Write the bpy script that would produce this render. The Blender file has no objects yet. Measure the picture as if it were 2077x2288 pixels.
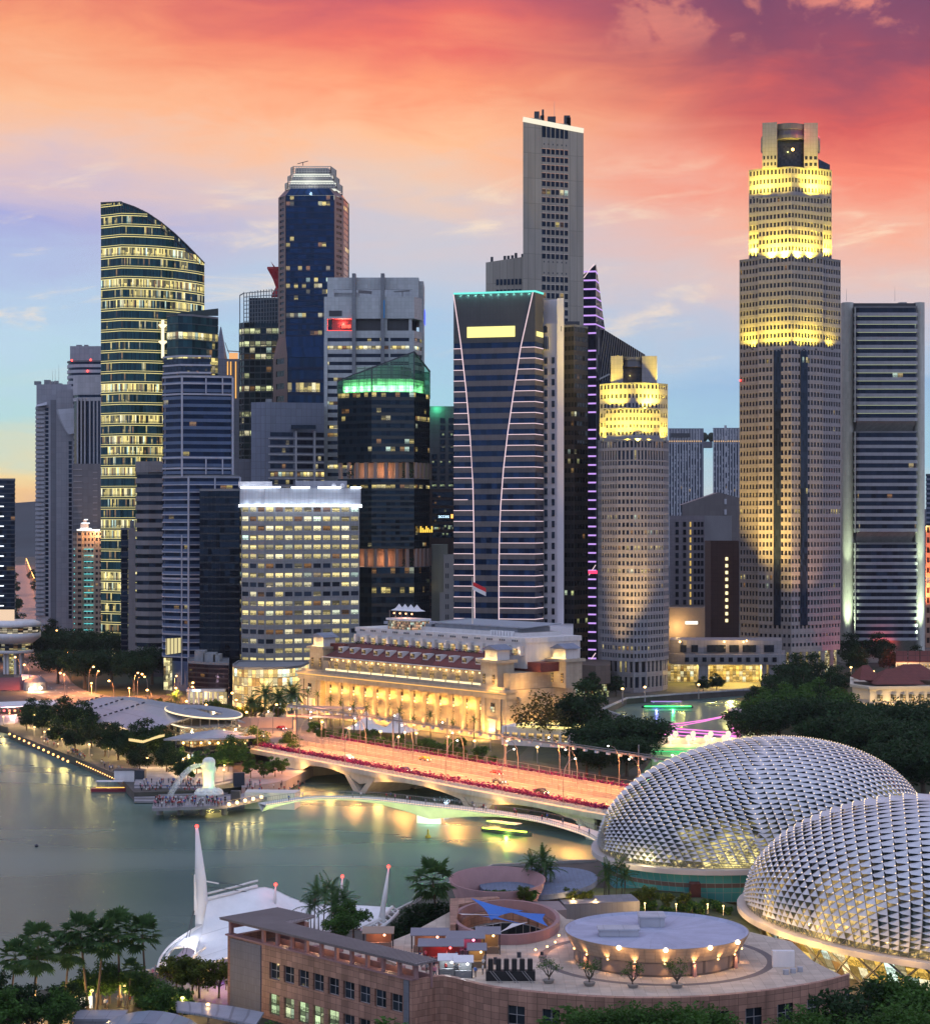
import bpy, bmesh, math, random
from mathutils import Vector, Matrix, noise
from mathutils.geometry import tessellate_polygon
random.seed(7)
R = math.radians
sc = bpy.context.scene
COL = sc.collection
# ------------------------------------------------------------------ camera
# measured on the photograph (2077 px wide): focal length in px, horizon row; eye 80 m above the bay
F, CX, HY, CH = 4400.0, 1038.5, 1165.0, 80.0
camd = bpy.data.cameras.new('camera'); cam = bpy.data.objects.new('camera', camd); COL.objects.link(cam)
cam.location = (0, 0, CH); cam.rotation_euler = (R(90), 0, 0)
camd.sensor_fit = 'VERTICAL'; camd.sensor_height = 36; camd.lens = 36*F/2288
camd.shift_y = (HY-1144.0)/2288
camd.clip_start = 1; camd.clip_end = 40000
sc.camera = cam
sc.render.engine = 'CYCLES'
cy = sc.cycles
cy.use_denoising = True; cy.max_bounces = 5; cy.diffuse_bounces = 2; cy.glossy_bounces = 3
cy.transmission_bounces = 4; cy.transparent_max_bounces = 6; cy.volume_bounces = 0
cy.caustics_reflective = False; cy.caustics_refractive = False
cy.sample_clamp_indirect = 6; cy.sample_clamp_direct = 0; cy.use_light_tree = True
cy.use_adaptive_sampling = True; cy.adaptive_threshold = 0.015
vs = sc.view_settings; vs.view_transform = 'Standard'; vs.look = 'None'; vs.exposure = 0.12; vs.gamma = 1

def lin(c):
 return tuple(((v/255)/12.92 if v/255 <= .04045 else ((v/255+.055)/1.055)**2.4) for v in c[:3]) + (1,)

# ------------------------------------------------------------------ node helper
class NT:
 def __init__(s, tree): s.t = tree; s.n = tree.nodes; s.l = tree.links
 def node(s, typ, **kw):
  o = s.n.new(typ)
  for k, v in kw.items():
   if isinstance(k, str) and hasattr(o, k) and not k.startswith('i_'): setattr(o, k, v)
  return o
 def put(s, sock, v):
  if v is None: return
  if hasattr(v, 'links'): s.l.new(v, sock)
  else:
   try: sock.default_value = v
   except Exception: sock.default_value = (v, v, v)
 def math(s, op, a, b=None, c=None, clamp=False):
  o = s.n.new('ShaderNodeMath'); o.operation = op; o.use_clamp = clamp
  for i, v in enumerate((a, b, c)): s.put(o.inputs[i], v)
  return o.outputs[0]
 def vec(s, op, a, b=None, out=0):
  o = s.n.new('ShaderNodeVectorMath'); o.operation = op
  s.put(o.inputs[0], a); s.put(o.inputs[1], b)
  return o.outputs[out]
 def mix(s, f, a, b, blend='MIX'):
  o = s.n.new('ShaderNodeMix'); o.data_type = 'RGBA'; o.blend_type = blend
  s.put(o.inputs[0], f); s.put(o.inputs[6], a); s.put(o.inputs[7], b)
  return o.outputs[2]
 def sep(s, v):
  o = s.n.new('ShaderNodeSeparateXYZ'); s.put(o.inputs[0], v); return o.outputs
 def comb(s, x, y, z=0.0):
  o = s.n.new('ShaderNodeCombineXYZ')
  for i, v in enumerate((x, y, z)): s.put(o.inputs[i], v)
  return o.outputs[0]
 def noise(s, v, scale=1.0, detail=3.0, rough=.5, dist=0.0):
  o = s.n.new('ShaderNodeTexNoise'); s.put(o.inputs['Vector'], v)
  o.inputs['Scale'].default_value = scale; o.inputs['Detail'].default_value = detail
  o.inputs['Roughness'].default_value = rough; o.inputs['Distortion'].default_value = dist
  return o.outputs
 def white(s, v):
  o = s.n.new('ShaderNodeTexWhiteNoise'); o.noise_dimensions = '3D'; s.put(o.inputs['Vector'], v); return o.outputs
 def ramp(s, f, stops, interp='LINEAR'):
  o = s.n.new('ShaderNodeValToRGB'); s.put(o.inputs[0], f); cr = o.color_ramp; cr.interpolation = interp
  while len(cr.elements) > 1: cr.elements.remove(cr.elements[-1])
  cr.elements[0].position = stops[0][0]; cr.elements[0].color = stops[0][1]
  for p, c in stops[1:]:
   e = cr.elements.new(p); e.color = c
  return o.outputs[0]
 def mrange(s, v, a, b, c=0.0, d=1.0, smooth=True):
  o = s.n.new('ShaderNodeMapRange'); o.interpolation_type = 'SMOOTHSTEP' if smooth else 'LINEAR'
  for i, x in enumerate((v, a, b, c, d)): s.put(o.inputs[i], x)
  return o.outputs[0]

# ------------------------------------------------------------------ sky
world = bpy.data.worlds.new('World'); sc.world = world; world.use_nodes = True
def build_sky():
 w = NT(world.node_tree); w.n.clear()
 d = w.n.new('ShaderNodeTexCoord').outputs['Generated']
 x, y, z = w.sep(d)
 az = w.math('ARCTAN2', x, y)
 el = w.math('ARCSINE', z)
 q = w.comb(w.math('MULTIPLY', az, 6.0), w.math('MULTIPLY', el, 15.0), 0.0)
 n1 = w.noise(q, 1.1, 5, .55, .6)[0]
 q2 = w.comb(w.math('ADD', w.math('MULTIPLY', az, 14.0), w.math('MULTIPLY', el, 9.0)), w.math('MULTIPLY', el, 60.0), 3.0)
 n2 = w.noise(q2, 1.0, 6, .6, .8)[0]
 e = w.math('ADD', el, w.math('MULTIPLY', w.math('SUBTRACT', n1, .5), .055))
 e = w.math('ADD', e, w.math('MULTIPLY', w.math('SUBTRACT', n2, .5), .036))
 t = w.math('DIVIDE', e, .34)
 def P(py): return max(0, (HY-py/0.881)/F/.34)
 def ramp(cols, top):
  st = [(P(p), lin(c)) for p, c in cols]; st.sort(key=lambda a: a[0])
  st.append((.93, lin(top)))
  return w.ramp(t, st)
 L = ramp([(1010, (222,178,140)), (960, (240,196,140)), (915, (238,212,156)), (870, (212,214,186)), (800, (178,214,216)), (690, (182,210,228)), (560, (174,192,224)),
              (450, (164,168,216)), (385, (200,184,204)), (310, (226,192,184)), (220, (246,186,146)), (110, (244,160,118)), (20, (226,122,102))], (130,84,112))
 C = ramp([(1010, (196,206,204)), (900, (170,208,218)), (780, (164,206,224)), (640, (166,196,224)), (540, (190,196,212)), (450, (206,196,202)), (370, (230,198,180)),
              (270, (250,188,146)), (180, (248,152,114)), (80, (232,112,100)), (0, (200,94,104))], (110,74,112))
 Rr = ramp([(1010, (190,204,210)), (880, (160,200,220)), (780, (152,184,218)), (740, (172,194,220)), (660, (192,192,208)), (570, (222,192,186)), (450, (242,174,150)),
               (345, (242,132,110)), (230, (214,94,90)), (130, (150,76,98)), (0, (126,74,106))], (96,70,108))
 f1 = w.mrange(az, -.24, -.02)
 f2 = w.mrange(az, -.02, .17)
 c = w.mix(f2, w.mix(f1, L, C), Rr)
 # thin pale wisps low down, pink puffs high on the right
 q3 = w.comb(w.math('ADD', w.math('MULTIPLY', az, 9.0), w.math('MULTIPLY', el, 22.0)), w.math('SUBTRACT', w.math('MULTIPLY', el, 52.0), w.math('MULTIPLY', az, 9.0)), 9.0)
 n3 = w.noise(q3, 1.0, 7, .62, .5)[0]
 wis = w.math('MULTIPLY', w.mrange(n3, .52, .78), w.math('MULTIPLY', w.mrange(el, .06, .10), w.mrange(el, .20, .15)))
 c = w.mix(w.math('MULTIPLY', wis, .85), c, lin((250, 226, 196)))
 n4 = w.noise(w.comb(w.math('MULTIPLY', az, 26.0), w.math('MULTIPLY', el, 36.0), 5.3), 1.0, 6, .6, .2)[0]
 puff = w.math('MULTIPLY', w.mrange(n4, .50, .63), w.math('MULTIPLY', w.mrange(el, .226, .25), w.mrange(az, .04, .10)))
 c = w.mix(w.math('MULTIPLY', puff, .75), c, lin((250, 150, 125)))
 n5 = w.noise(w.comb(w.math('MULTIPLY', az, 9.0), w.math('MULTIPLY', el, 16.0), 2.2), 1.0, 6, .6, .4)[0]
 dark = w.math('MULTIPLY', w.mrange(n5, .40, .68), w.math('MULTIPLY', w.mrange(el, .17, .24), w.mrange(az, .0, .14)))
 c = w.mix(w.math('MULTIPLY', dark, .5), c, lin((112, 66, 96)))
 # dusk dome overhead and behind the viewer
 zen = w.mix(w.mrange(el, .3, .9), lin((176, 136, 160)), lin((206, 208, 236)))
 c = w.mix(w.mrange(el, .27, .42), c, zen)
 back = w.mix(w.mrange(el, -.05, .7), lin((206, 218, 246)), lin((200, 214, 252)))
 c = w.mix(w.mrange(y, .75, .1), c, back)
 c = w.mix(w.mrange(el, .0, -.03), c, lin((90, 96, 104)))
 bg = w.n.new('ShaderNodeBackground'); w.put(bg.inputs[0], c); bg.inputs[1].default_value = 1.0
 # a little physical dusk sky underneath
 sk = w.n.new('ShaderNodeTexSky'); sk.sky_type = 'NISHITA'; sk.sun_disc = False
 sk.sun_elevation = R(1.5); sk.sun_rotation = R(60)
 bg2 = w.n.new('ShaderNodeBackground'); w.l.new(sk.outputs[0], bg2.inputs[0]); bg2.inputs[1].default_value = .004
 add = w.n.new('ShaderNodeAddShader'); w.l.new(bg.outputs[0], add.inputs[0]); w.l.new(bg2.outputs[0], add.inputs[1])
 out = w.n.new('ShaderNodeOutputWorld'); w.l.new(add.outputs[0], out.inputs[0])
 world.cycles.sampling_method = 'MANUAL'; world.cycles.sample_map_resolution = 512
build_sky()
sund = bpy.data.lights.new('sun', 'SUN'); sund.energy = .2; sund.angle = R(25); sund.color = (1, .62, .5)
sun = bpy.data.objects.new('sun', sund); COL.objects.link(sun)
sun.rotation_euler = (R(74), 0, R(-60+180))   # last glow from beyond the right of the skyline

# ------------------------------------------------------------------ measuring helpers
ZG = 2.5
def gx(px, Y): return (px-CX)/F*Y
def gz(py, Y): return CH-(py-HY)/F*Y
def pt(px, py, Y): return Vector((gx(px, Y), Y, gz(py, Y)))
def gnd(px, py, z=2.5):
 Y = (CH-z)*F/(py-HY); return Vector((gx(px, Y), Y, z))
def FP(*c): return [(gx(px, Y), Y) for px, Y in c]

# ------------------------------------------------------------------ mesh collector
class MB:
 def __init__(s): s.v = []; s.f = []; s.uv = []
 def face(s, pts, uv=None):
  i = len(s.v); s.v.extend([tuple(p) for p in pts]); s.f.append(tuple(range(i, i+len(pts))))
  if uv is None:
   uv = [(p[0]+p[1]*.7, p[2]) for p in pts] if abs(pts[0][2]-pts[2][2]) > 1e-4 else [(p[0], p[1]) for p in pts]
  s.uv.append(uv)
 def box(s, x0, y0, z0, x1, y1, z1):
  s.prism([(x0, y0), (x1, y0), (x1, y1), (x0, y1)], z0, z1)
 def prism(s, poly, z0, z1, top=True, bottom=True, off=0.0):
  n = len(poly); L = off
  for i in range(n):
   a, b = poly[i], poly[(i+1) % n]; d = math.hypot(b[0]-a[0], b[1]-a[1])
   s.face([(a[0], a[1], z0), (b[0], b[1], z0), (b[0], b[1], z1), (a[0], a[1], z1)], [(L, z0), (L+d, z0), (L+d, z1), (L, z1)])
   L += d
  if top: s.cap(poly, z1)
  if bottom: s.cap(poly[::-1], z0)
 def cap(s, poly, z):
  if len(poly) <= 4: s.face([(p[0], p[1], z) for p in poly]); return
  pv = [Vector((p[0], p[1], 0)) for p in poly]
  for t in tessellate_polygon([pv]):
   a, b, c = [poly[k] for k in t]
   if (b[0]-a[0])*(c[1]-a[1])-(b[1]-a[1])*(c[0]-a[0]) < 0: b, c = c, b
   up = area2(poly) > 0
   tri = [a, b, c] if up else [a, c, b]
   s.face([(p[0], p[1], z) for p in tri])
 def ring(s, outer, inner, z0, z1):          # hollow band: outer wall, inner wall, lips
  n = len(outer); L = 0
  for i in range(n):
   j = (i+1) % n; a, b, c, d = outer[i], outer[j], inner[j], inner[i]; w = math.hypot(b[0]-a[0], b[1]-a[1])
   s.face([(a[0], a[1], z0), (b[0], b[1], z0), (b[0], b[1], z1), (a[0], a[1], z1)], [(L, z0), (L+w, z0), (L+w, z1), (L, z1)])
   s.face([(c[0], c[1], z0), (d[0], d[1], z0), (d[0], d[1], z1), (c[0], c[1], z1)])
   s.face([(a[0], a[1], z1), (b[0], b[1], z1), (c[0], c[1], z1), (d[0], d[1], z1)])
   s.face([(d[0], d[1], z0), (c[0], c[1], z0), (b[0], b[1], z0), (a[0], a[1], z0)])
   L += w
 def tube(s, pts, r, n=6, cap=True):
  pts = [Vector(p) for p in pts]; rings = []
  for i, p in enumerate(pts):
   d = (pts[min(i+1, len(pts)-1)]-pts[max(i-1, 0)])
   if d.length < 1e-9: d = Vector((0, 0, 1))
   d.normalize(); u = d.cross(Vector((0, 0, 1)))
   if u.length < .05: u = Vector((1, 0, 0))
   u.normalize(); v = d.cross(u); rr = r[i] if isinstance(r, (list, tuple)) else r
   i0 = len(s.v)
   for k in range(n):
    a = 2*math.pi*k/n; s.v.append(tuple(p+u*(rr*math.cos(a))+v*(rr*math.sin(a))))
   rings.append(i0)
  for a, b in zip(rings, rings[1:]):
   for k in range(n):
    s.f.append((a+k, b+k, b+(k+1) % n, a+(k+1) % n)); s.uv.append([(0, 0)]*4)
  if cap:
   s.f.append(tuple(rings[0]+k for k in range(n))); s.uv.append([(0, 0)]*n)
   s.f.append(tuple(rings[-1]+k for k in reversed(range(n)))); s.uv.append([(0, 0)]*n)
 def bar(s, a, b, w, h):                     # square bar from a to b (upright)
  a, b = Vector(a), Vector(b); d = (b-a).normalized(); u = d.cross(Vector((0, 0, 1)))
  if u.length < .02: u = Vector((1, 0, 0))
  u.normalize(); v = u.cross(d).normalized(); u *= w/2; v *= h/2
  A = [a-u-v, a+u-v, a+u+v, a-u+v]; B = [p+(b-a) for p in A]
  for i in range(4):
   j = (i+1) % 4; s.face([A[i], B[i], B[j], A[j]][::-1])
  s.face(A[::-1][::-1]); s.face(B[::-1])
 def lathe(s, c, prof, n=12, a0=0.0, sx=1.0, sy=1.0, cap=True):
  c = Vector(c); i0 = len(s.v)
  for r, z in prof:
   for k in range(n):
    a = a0+2*math.pi*k/n; s.v.append((c.x+r*math.cos(a)*sx, c.y+r*math.sin(a)*sy, c.z+z))
  for m in range(len(prof)-1):
   for k in range(n):
    A = i0+m*n+k; B = i0+m*n+(k+1) % n
    s.f.append((A, B, B+n, A+n)); s.uv.append([(k, prof[m][1]), (k+1, prof[m][1]), (k+1, prof[m+1][1]), (k, prof[m+1][1])])
  for m, rev in ((0, True), (len(prof)-1, False)):
   if cap and prof[m][0] > 1e-4:
    ix = [i0+m*n+k for k in range(n)]
    s.f.append(tuple(ix[::-1] if rev else ix)); s.uv.append([(0, 0)]*n)
 def ball(s, c, r, n=8, m=5, sz=1.0):
  s.lathe(c, [(r*math.sin(math.pi*i/m), -r*sz*math.cos(math.pi*i/m)) for i in range(m+1)], n)
 def sheet(s, grid):                          # rows of points
  h, w = len(grid), len(grid[0]); i0 = len(s.v)
  for row in grid: s.v.extend(tuple(p) for p in row)
  for i in range(h-1):
   for j in range(w-1):
    s.f.append((i0+i*w+j, i0+i*w+j+1, i0+(i+1)*w+j+1, i0+(i+1)*w+j))
    s.uv.append([(j, i), (j+1, i), (j+1, i+1), (j, i+1)])
 def slab(s, grid, th):                       # sheet with thickness downwards
  dn = [[Vector(p)-Vector((0, 0, th)) for p in row] for row in grid]
  s.sheet(grid); s.sheet([r[::-1] for r in dn])
  def edge(a, b):
   for i in range(len(a)-1): s.face([b[i], b[i+1], a[i+1], a[i]])
  edge(grid[0], dn[0]); edge(grid[-1][::-1], dn[-1][::-1])
  edge([r[-1] for r in grid], [r[-1] for r in dn]); edge([r[0] for r in grid][::-1], [r[0] for r in dn][::-1])
 def mesh(s, name, mat=None, origin=None, smooth=False):
  m = bpy.data.meshes.new(name)
  v = s.v if origin is None else [(p[0]-origin[0], p[1]-origin[1], p[2]-origin[2]) for p in s.v]
  m.from_pydata(v, [], s.f)
  uvl = m.uv_layers.new(name='UVMap'); flat = []
  for u in s.uv:
   for q in u: flat.extend((q[0], q[1]))
  uvl.data.foreach_set('uv', flat)
  if mat is not None: m.materials.append(mat)
  if smooth: m.polygons.foreach_set('use_smooth', [True]*len(m.polygons))
  m.validate(); m.update()
  return m
def area2(p): return sum(p[i][0]*p[(i+1) % len(p)][1]-p[(i+1) % len(p)][0]*p[i][1] for i in range(len(p)))
def inset(poly, d):
 n = len(poly); out = []
 for i in range(n):
  p0, p1, p2 = Vector(poly[i-1]), Vector(poly[i]), Vector(poly[(i+1) % n])
  e1, e2 = (p1-p0).normalized(), (p2-p1).normalized()
  n1, n2 = Vector((-e1.y, e1.x)), Vector((-e2.y, e2.x))
  b = n1+n2
  if b.length < 1e-6: b = n1
  else: b = b/(max(.25, 1+n1.dot(n2)))
  q = p1+b*d; out.append((q.x, q.y))
 return out

# ------------------------------------------------------------------ object helpers
def tag(o, label=None, cat=None, group=None, kind=None):
 if label: o['label'] = label
 if cat: o['category'] = cat
 if group: o['group'] = group
 if kind: o['kind'] = kind
 return o
def thing(name, label, cat, loc=(0, 0, 0), group=None):
 o = bpy.data.objects.new(name, None); COL.objects.link(o); o.location = loc; o.empty_display_size = 1
 return tag(o, label, cat, group)
def wloc(o):
 v = Vector(o.location)
 while o.parent: o = o.parent; v += Vector(o.location)
 return v
def part(name, mb, mat, parent=None, smooth=False, label=None):
 o = bpy.data.objects.new(name, mb.mesh(name, mat, wloc(parent) if parent else None, smooth)); COL.objects.link(o)
 if parent: o.parent = parent
 if label: o['label'] = label
 return o
def solo(name, mb, mat, label, cat, loc=None, group=None, smooth=False):
 o = bpy.data.objects.new(name, mb.mesh(name, mat, loc, smooth)); COL.objects.link(o)
 if loc is not None: o.location = loc
 return tag(o, label, cat, group)
def struct(name, mb, mat, kind='structure', smooth=False):
 o = bpy.data.objects.new(name, mb.mesh(name, mat, None, smooth)); COL.objects.link(o); o['kind'] = kind; return o
KIDS = {}
def copy_tree(o, loc, rz=0.0, s=None, label=None, group=None):
 if o.name not in KIDS: KIDS[o.name] = [(c, list(c.children)) for c in o.children]
 r = o.copy(); COL.objects.link(r); r.location = loc; r.rotation_euler = (0, 0, rz)
 if s is not None: r.scale = (s, s, s) if not isinstance(s, (tuple, list)) else s
 for c, sub in KIDS[o.name]:
  k = c.copy(); COL.objects.link(k); k.parent = r
  for g in sub:
   h = g.copy(); COL.objects.link(h); h.parent = k
 if label: r['label'] = label
 if group: r['group'] = group
 return r
def lamp(typ, loc, power, color, size=.3, parent=None, rot=None, spot=None, blend=.6, name='lamp_light'):
 l = bpy.data.lights.new(name, typ); l.energy = power; l.color = color
 if typ == 'AREA': l.shape = 'RECTANGLE'; l.size, l.size_y = size
 else: l.shadow_soft_size = size
 if typ == 'SPOT': l.spot_size = spot or R(100); l.spot_blend = blend
 o = bpy.data.objects.new(name, l); COL.objects.link(o)
 o.location = Vector(loc)-(wloc(parent) if parent else Vector((0, 0, 0)))
 if rot is not None: o.rotation_euler = rot
 if parent: o.parent = parent
 return o
def aim(o, d):
 o.rotation_euler = Vector(d).to_track_quat('-Z', 'Y').to_euler(); return o

# ------------------------------------------------------------------ materials
def newmat(name):
 m = bpy.data.materials.new(name); m.use_nodes = True; t = NT(m.node_tree); t.n.clear()
 out = t.n.new('ShaderNodeOutputMaterial'); b = t.n.new('ShaderNodeBsdfPrincipled'); t.l.new(b.outputs[0], out.inputs[0])
 return m, t, b, out
def mat_plain(name, col, rough=.7, var=.12, scale=.15, metal=0.0, spec=.4, streak=0.0):
 m, t, b, out = newmat(name); c = tuple(col)[:3]+(1,)
 p = t.n.new('ShaderNodeNewGeometry').outputs['Position']
 n = t.noise(t.vec('MULTIPLY', p, (1, 1, .35)), scale, 6, .62)[0]
 f = t.mrange(n, .3, .7, 1-var, 1+var, False)
 if streak:
  n2 = t.noise(t.vec('MULTIPLY', p, (1, 1, .04)), .9, 4, .6)[0]
  f = t.math('MULTIPLY', f, t.mrange(n2, .35, .7, 1+streak*.3, 1-streak, False))
 t.put(b.inputs['Base Color'], t.mix(1.0, c, t.comb(f, f, f), 'MULTIPLY'))
 b.inputs['Roughness'].default_value = rough; b.inputs['Metallic'].default_value = metal; b.inputs['Specular IOR Level'].default_value = spec
 return m
def mat_panel(name, col, pw=3.0, ph=3.6, jw=.12, dark=.55, rough=.6, var=.07, streak=.12, spec=.4, z0=0.0):
 """clad wall: joints from the mesh UVs (metres), each panel a slightly different tone"""
 m, t, b, out = newmat(name); c = tuple(col)[:3]+(1,)
 u, v, _ = t.sep(t.n.new('ShaderNodeUVMap').outputs[0])
 us, vs_ = t.math('DIVIDE', u, pw), t.math('DIVIDE', t.math('SUBTRACT', v, z0), ph)
 ju = t.math('LESS_THAN', t.math('FRACT', us), jw/pw); jv = t.math('LESS_THAN', t.math('FRACT', vs_), jw/ph)
 j = t.math('MAXIMUM', ju, jv)
 r = t.white(t.comb(t.math('FLOOR', us), t.math('FLOOR', vs_), 1.0))[0]
 p = t.n.new('ShaderNodeNewGeometry').outputs['Position']
 n = t.noise(t.vec('MULTIPLY', p, (1, 1, .06)), .5, 5, .6)[0]
 f = t.math('MULTIPLY', t.math('ADD', 1-var, t.math('MULTIPLY', r, 2*var)), t.mrange(n, .35, .7, 1+streak*.3, 1-streak, False))
 f = t.math('MULTIPLY', f, t.math('SUBTRACT', 1.0, t.math('MULTIPLY', j, dark)))
 t.put(b.inputs['Base Color'], t.mix(1.0, c, t.comb(f, f, f), 'MULTIPLY'))
 b.inputs['Roughness'].default_value = rough; b.inputs['Specular IOR Level'].default_value = spec
 return m
def mat_emit(name, col, strength, light=False):
 m = bpy.data.materials.new(name); m.use_nodes = True; t = NT(m.node_tree); t.n.clear()
 out = t.n.new('ShaderNodeOutputMaterial'); e = t.n.new('ShaderNodeEmission')
 e.inputs[0].default_value = col if len(col) == 4 else col+(1,); e.inputs[1].default_value = strength
 t.l.new(e.outputs[0], out.inputs[0])
 m.cycles.emission_sampling = 'AUTO' if light else 'NONE'
 return m
def mat_glass(name, base, lit=.2, warm=(1.0, .78, .32), strength=1.3, rowp=.5, rough=.06, ior=1.5, seed=0.0, mull=.06, hm=0.0, tint2=None, fill=.55, jitter=.02, mcol=None, glow=0.0):
 """office glazing: cells from UVs (bay, storey); some rooms lit, furniture and blinds inside; mullions"""
 m, t, b, out = newmat(name)
 u, v, _ = t.sep(t.n.new('ShaderNodeUVMap').outputs[0])
 cu, cv = t.math('FLOOR', u), t.math('FLOOR', v); fu, fv = t.math('FRACT', u), t.math('FRACT', v)
 cell = t.comb(cu, cv, seed)
 w1 = t.white(cell); r1 = w1[0]; rc = w1[1]
 wr = t.white(t.comb(0.0, cv, seed+5.0))[0]
 # neighbouring rooms tend to be lit together
 nn = t.noise(t.comb(t.math('MULTIPLY', cu, .22), t.math('MULTIPLY', cv, 3.7), seed+2.0), 1.0, 2, .5)[0]
 pr = t.math('ADD', t.math('MULTIPLY', r1, .45), t.math('MULTIPLY', t.mrange(nn, .25, .75, 0, 1, False), .55))
 thr = t.math('ADD', lit*(1-rowp), t.math('MULTIPLY', t.math('POWER', wr, 2.2), lit*rowp*3.2))
 on = t.math('LESS_THAN', pr, thr)
 # what is seen inside: bright ceiling, dark desks, blinds drawn part way
 fine = t.noise(t.comb(t.math('MULTIPLY', u, 5.0), t.math('MULTIPLY', v, 5.0), seed), 1.0, 3, .7)[0]
 desk = t.math('MULTIPLY', t.math('LESS_THAN', fv, t.math('ADD', .18, t.math('MULTIPLY', fine, .5))), t.math('GREATER_THAN', fine, .47))
 br = t.mrange(fine, .25, .75, .45, 1.25, False)
 br = t.math('MULTIPLY', br, t.math('SUBTRACT', 1.0, t.math('MULTIPLY', desk, .75)))
 r3 = t.sep(rc)
 blind = t.math('MULTIPLY', t.math('GREATER_THAN', fv, t.math('SUBTRACT', 1.0, t.math('MULTIPLY', r3[1], .9))), t.math('LESS_THAN', r3[2], 1-fill))
 br = t.math('MULTIPLY', br, t.math('SUBTRACT', 1.0, t.math('MULTIPLY', blind, .8)))
 br = t.math('MULTIPLY', br, t.math('ADD', .18, t.math('MULTIPLY', r3[0], 1.15)))
 mu = t.math('MAXIMUM', t.math('LESS_THAN', fu, mull), t.math('LESS_THAN', fv, hm) if hm else 0.0)
 br = t.math('MULTIPLY', br, t.math('SUBTRACT', 1.0, t.math('MULTIPLY', mu, .85)))
 e = t.math('MULTIPLY', t.math('MULTIPLY', on, br), strength)
 if glow: e = t.math('ADD', e, t.math('MULTIPLY', t.math('MULTIPLY', t.math('SUBTRACT', 1.0, mu), t.mrange(fine, .3, .7, .5, 1.3, False)), glow))
 warmv = warm if len(warm) == 4 else warm+(1,)
 col2 = t.mix(t.mrange(r3[1], .5, .9), warmv, (1.0, .90, .55, 1)); col2 = t.mix(t.mrange(r3[0], .12, .04), col2, (1, .5, .16, 1)); col2 = t.mix(t.mrange(r3[2], .9, .97), col2, (.75, 1, .85, 1))
 t.put(b.inputs['Emission Color'], col2); t.put(b.inputs['Emission Strength'], e)
 bc = base if len(base) == 4 else base+(1,)
 tone = t.mrange(r3[2], 0, 1, .55, 1.6, False)
 bcv = t.mix(1.0, bc, t.comb(tone, tone, tone), 'MULTIPLY')
 t.put(b.inputs['Base Color'], t.mix(mu, bcv, mcol or tuple(x*.6 for x in bc[:3])+(1,)))
 t.put(b.inputs['Roughness'], t.math('ADD', rough, t.math('MULTIPLY', mu, .3)))
 b.inputs['IOR'].default_value = ior; b.inputs['Specular Tint'].default_value = (.32, .60, 1, 1); b.inputs['Specular IOR Level'].default_value = .27
 if jitter:
  g = t.n.new('ShaderNodeNewGeometry').outputs['Normal']
  off = t.vec('MULTIPLY', t.vec('SUBTRACT', rc, (.5, .5, .5)), (jitter*2, jitter*2, jitter*2))
  t.put(b.inputs['Normal'], t.vec('NORMALIZE', t.vec('ADD', g, off)))
 m.cycles.emission_sampling = 'NONE'
 return m

WARM = (1.0, .66, .28); YEL = (1.0, .80, .26); SOD = (1.0, .42, .10)
M = {}
def get(key, fn, *a, **k):
 if key not in M: M[key] = fn(key, *a, **k)
 return M[key]
# ================================================================== ground, water, hills
def W(px, py): g = gnd(px, py, 0.0); return (g.x, g.y)
far_shore = [(-4000, 1100), (-900, 900), (-300, 775), W(-60, 1620), W(18, 1640), W(20, 1650), W(262, 1748), W(300, 1790), W(450, 1786), W(560, 1775), W(640, 1735), W(690, 1722),
             (-22.1, 624.8), (10.8, 579.5), (41.4, 537.4), W(1470, 1695), W(1478, 1660), W(1400, 1620), W(1345, 1600), W(1400, 1574), W(1500, 1566), W(1640, 1556), W(1760, 1550)]
near_shore = [W(1760, 1566), W(1690, 1592), W(1690, 1640), (98, 670), (85, 590), (64, 507), (38, 490), W(1345, 1925), W(1330, 1950), W(1100, 1962), W(1010, 2000), W(860, 2080), W(700, 2140), W(380, 2182), W(340, 2205), W(150, 2235), W(-30, 2268), (-120, 300), (-500, 240), (-4000, 100)]
land = far_shore+near_shore+[(-4000, -400), (9000, -400), (9000, 20000), (-9000, 20000), (-9000, 1100)]
SHORE = far_shore+near_shore
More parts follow.
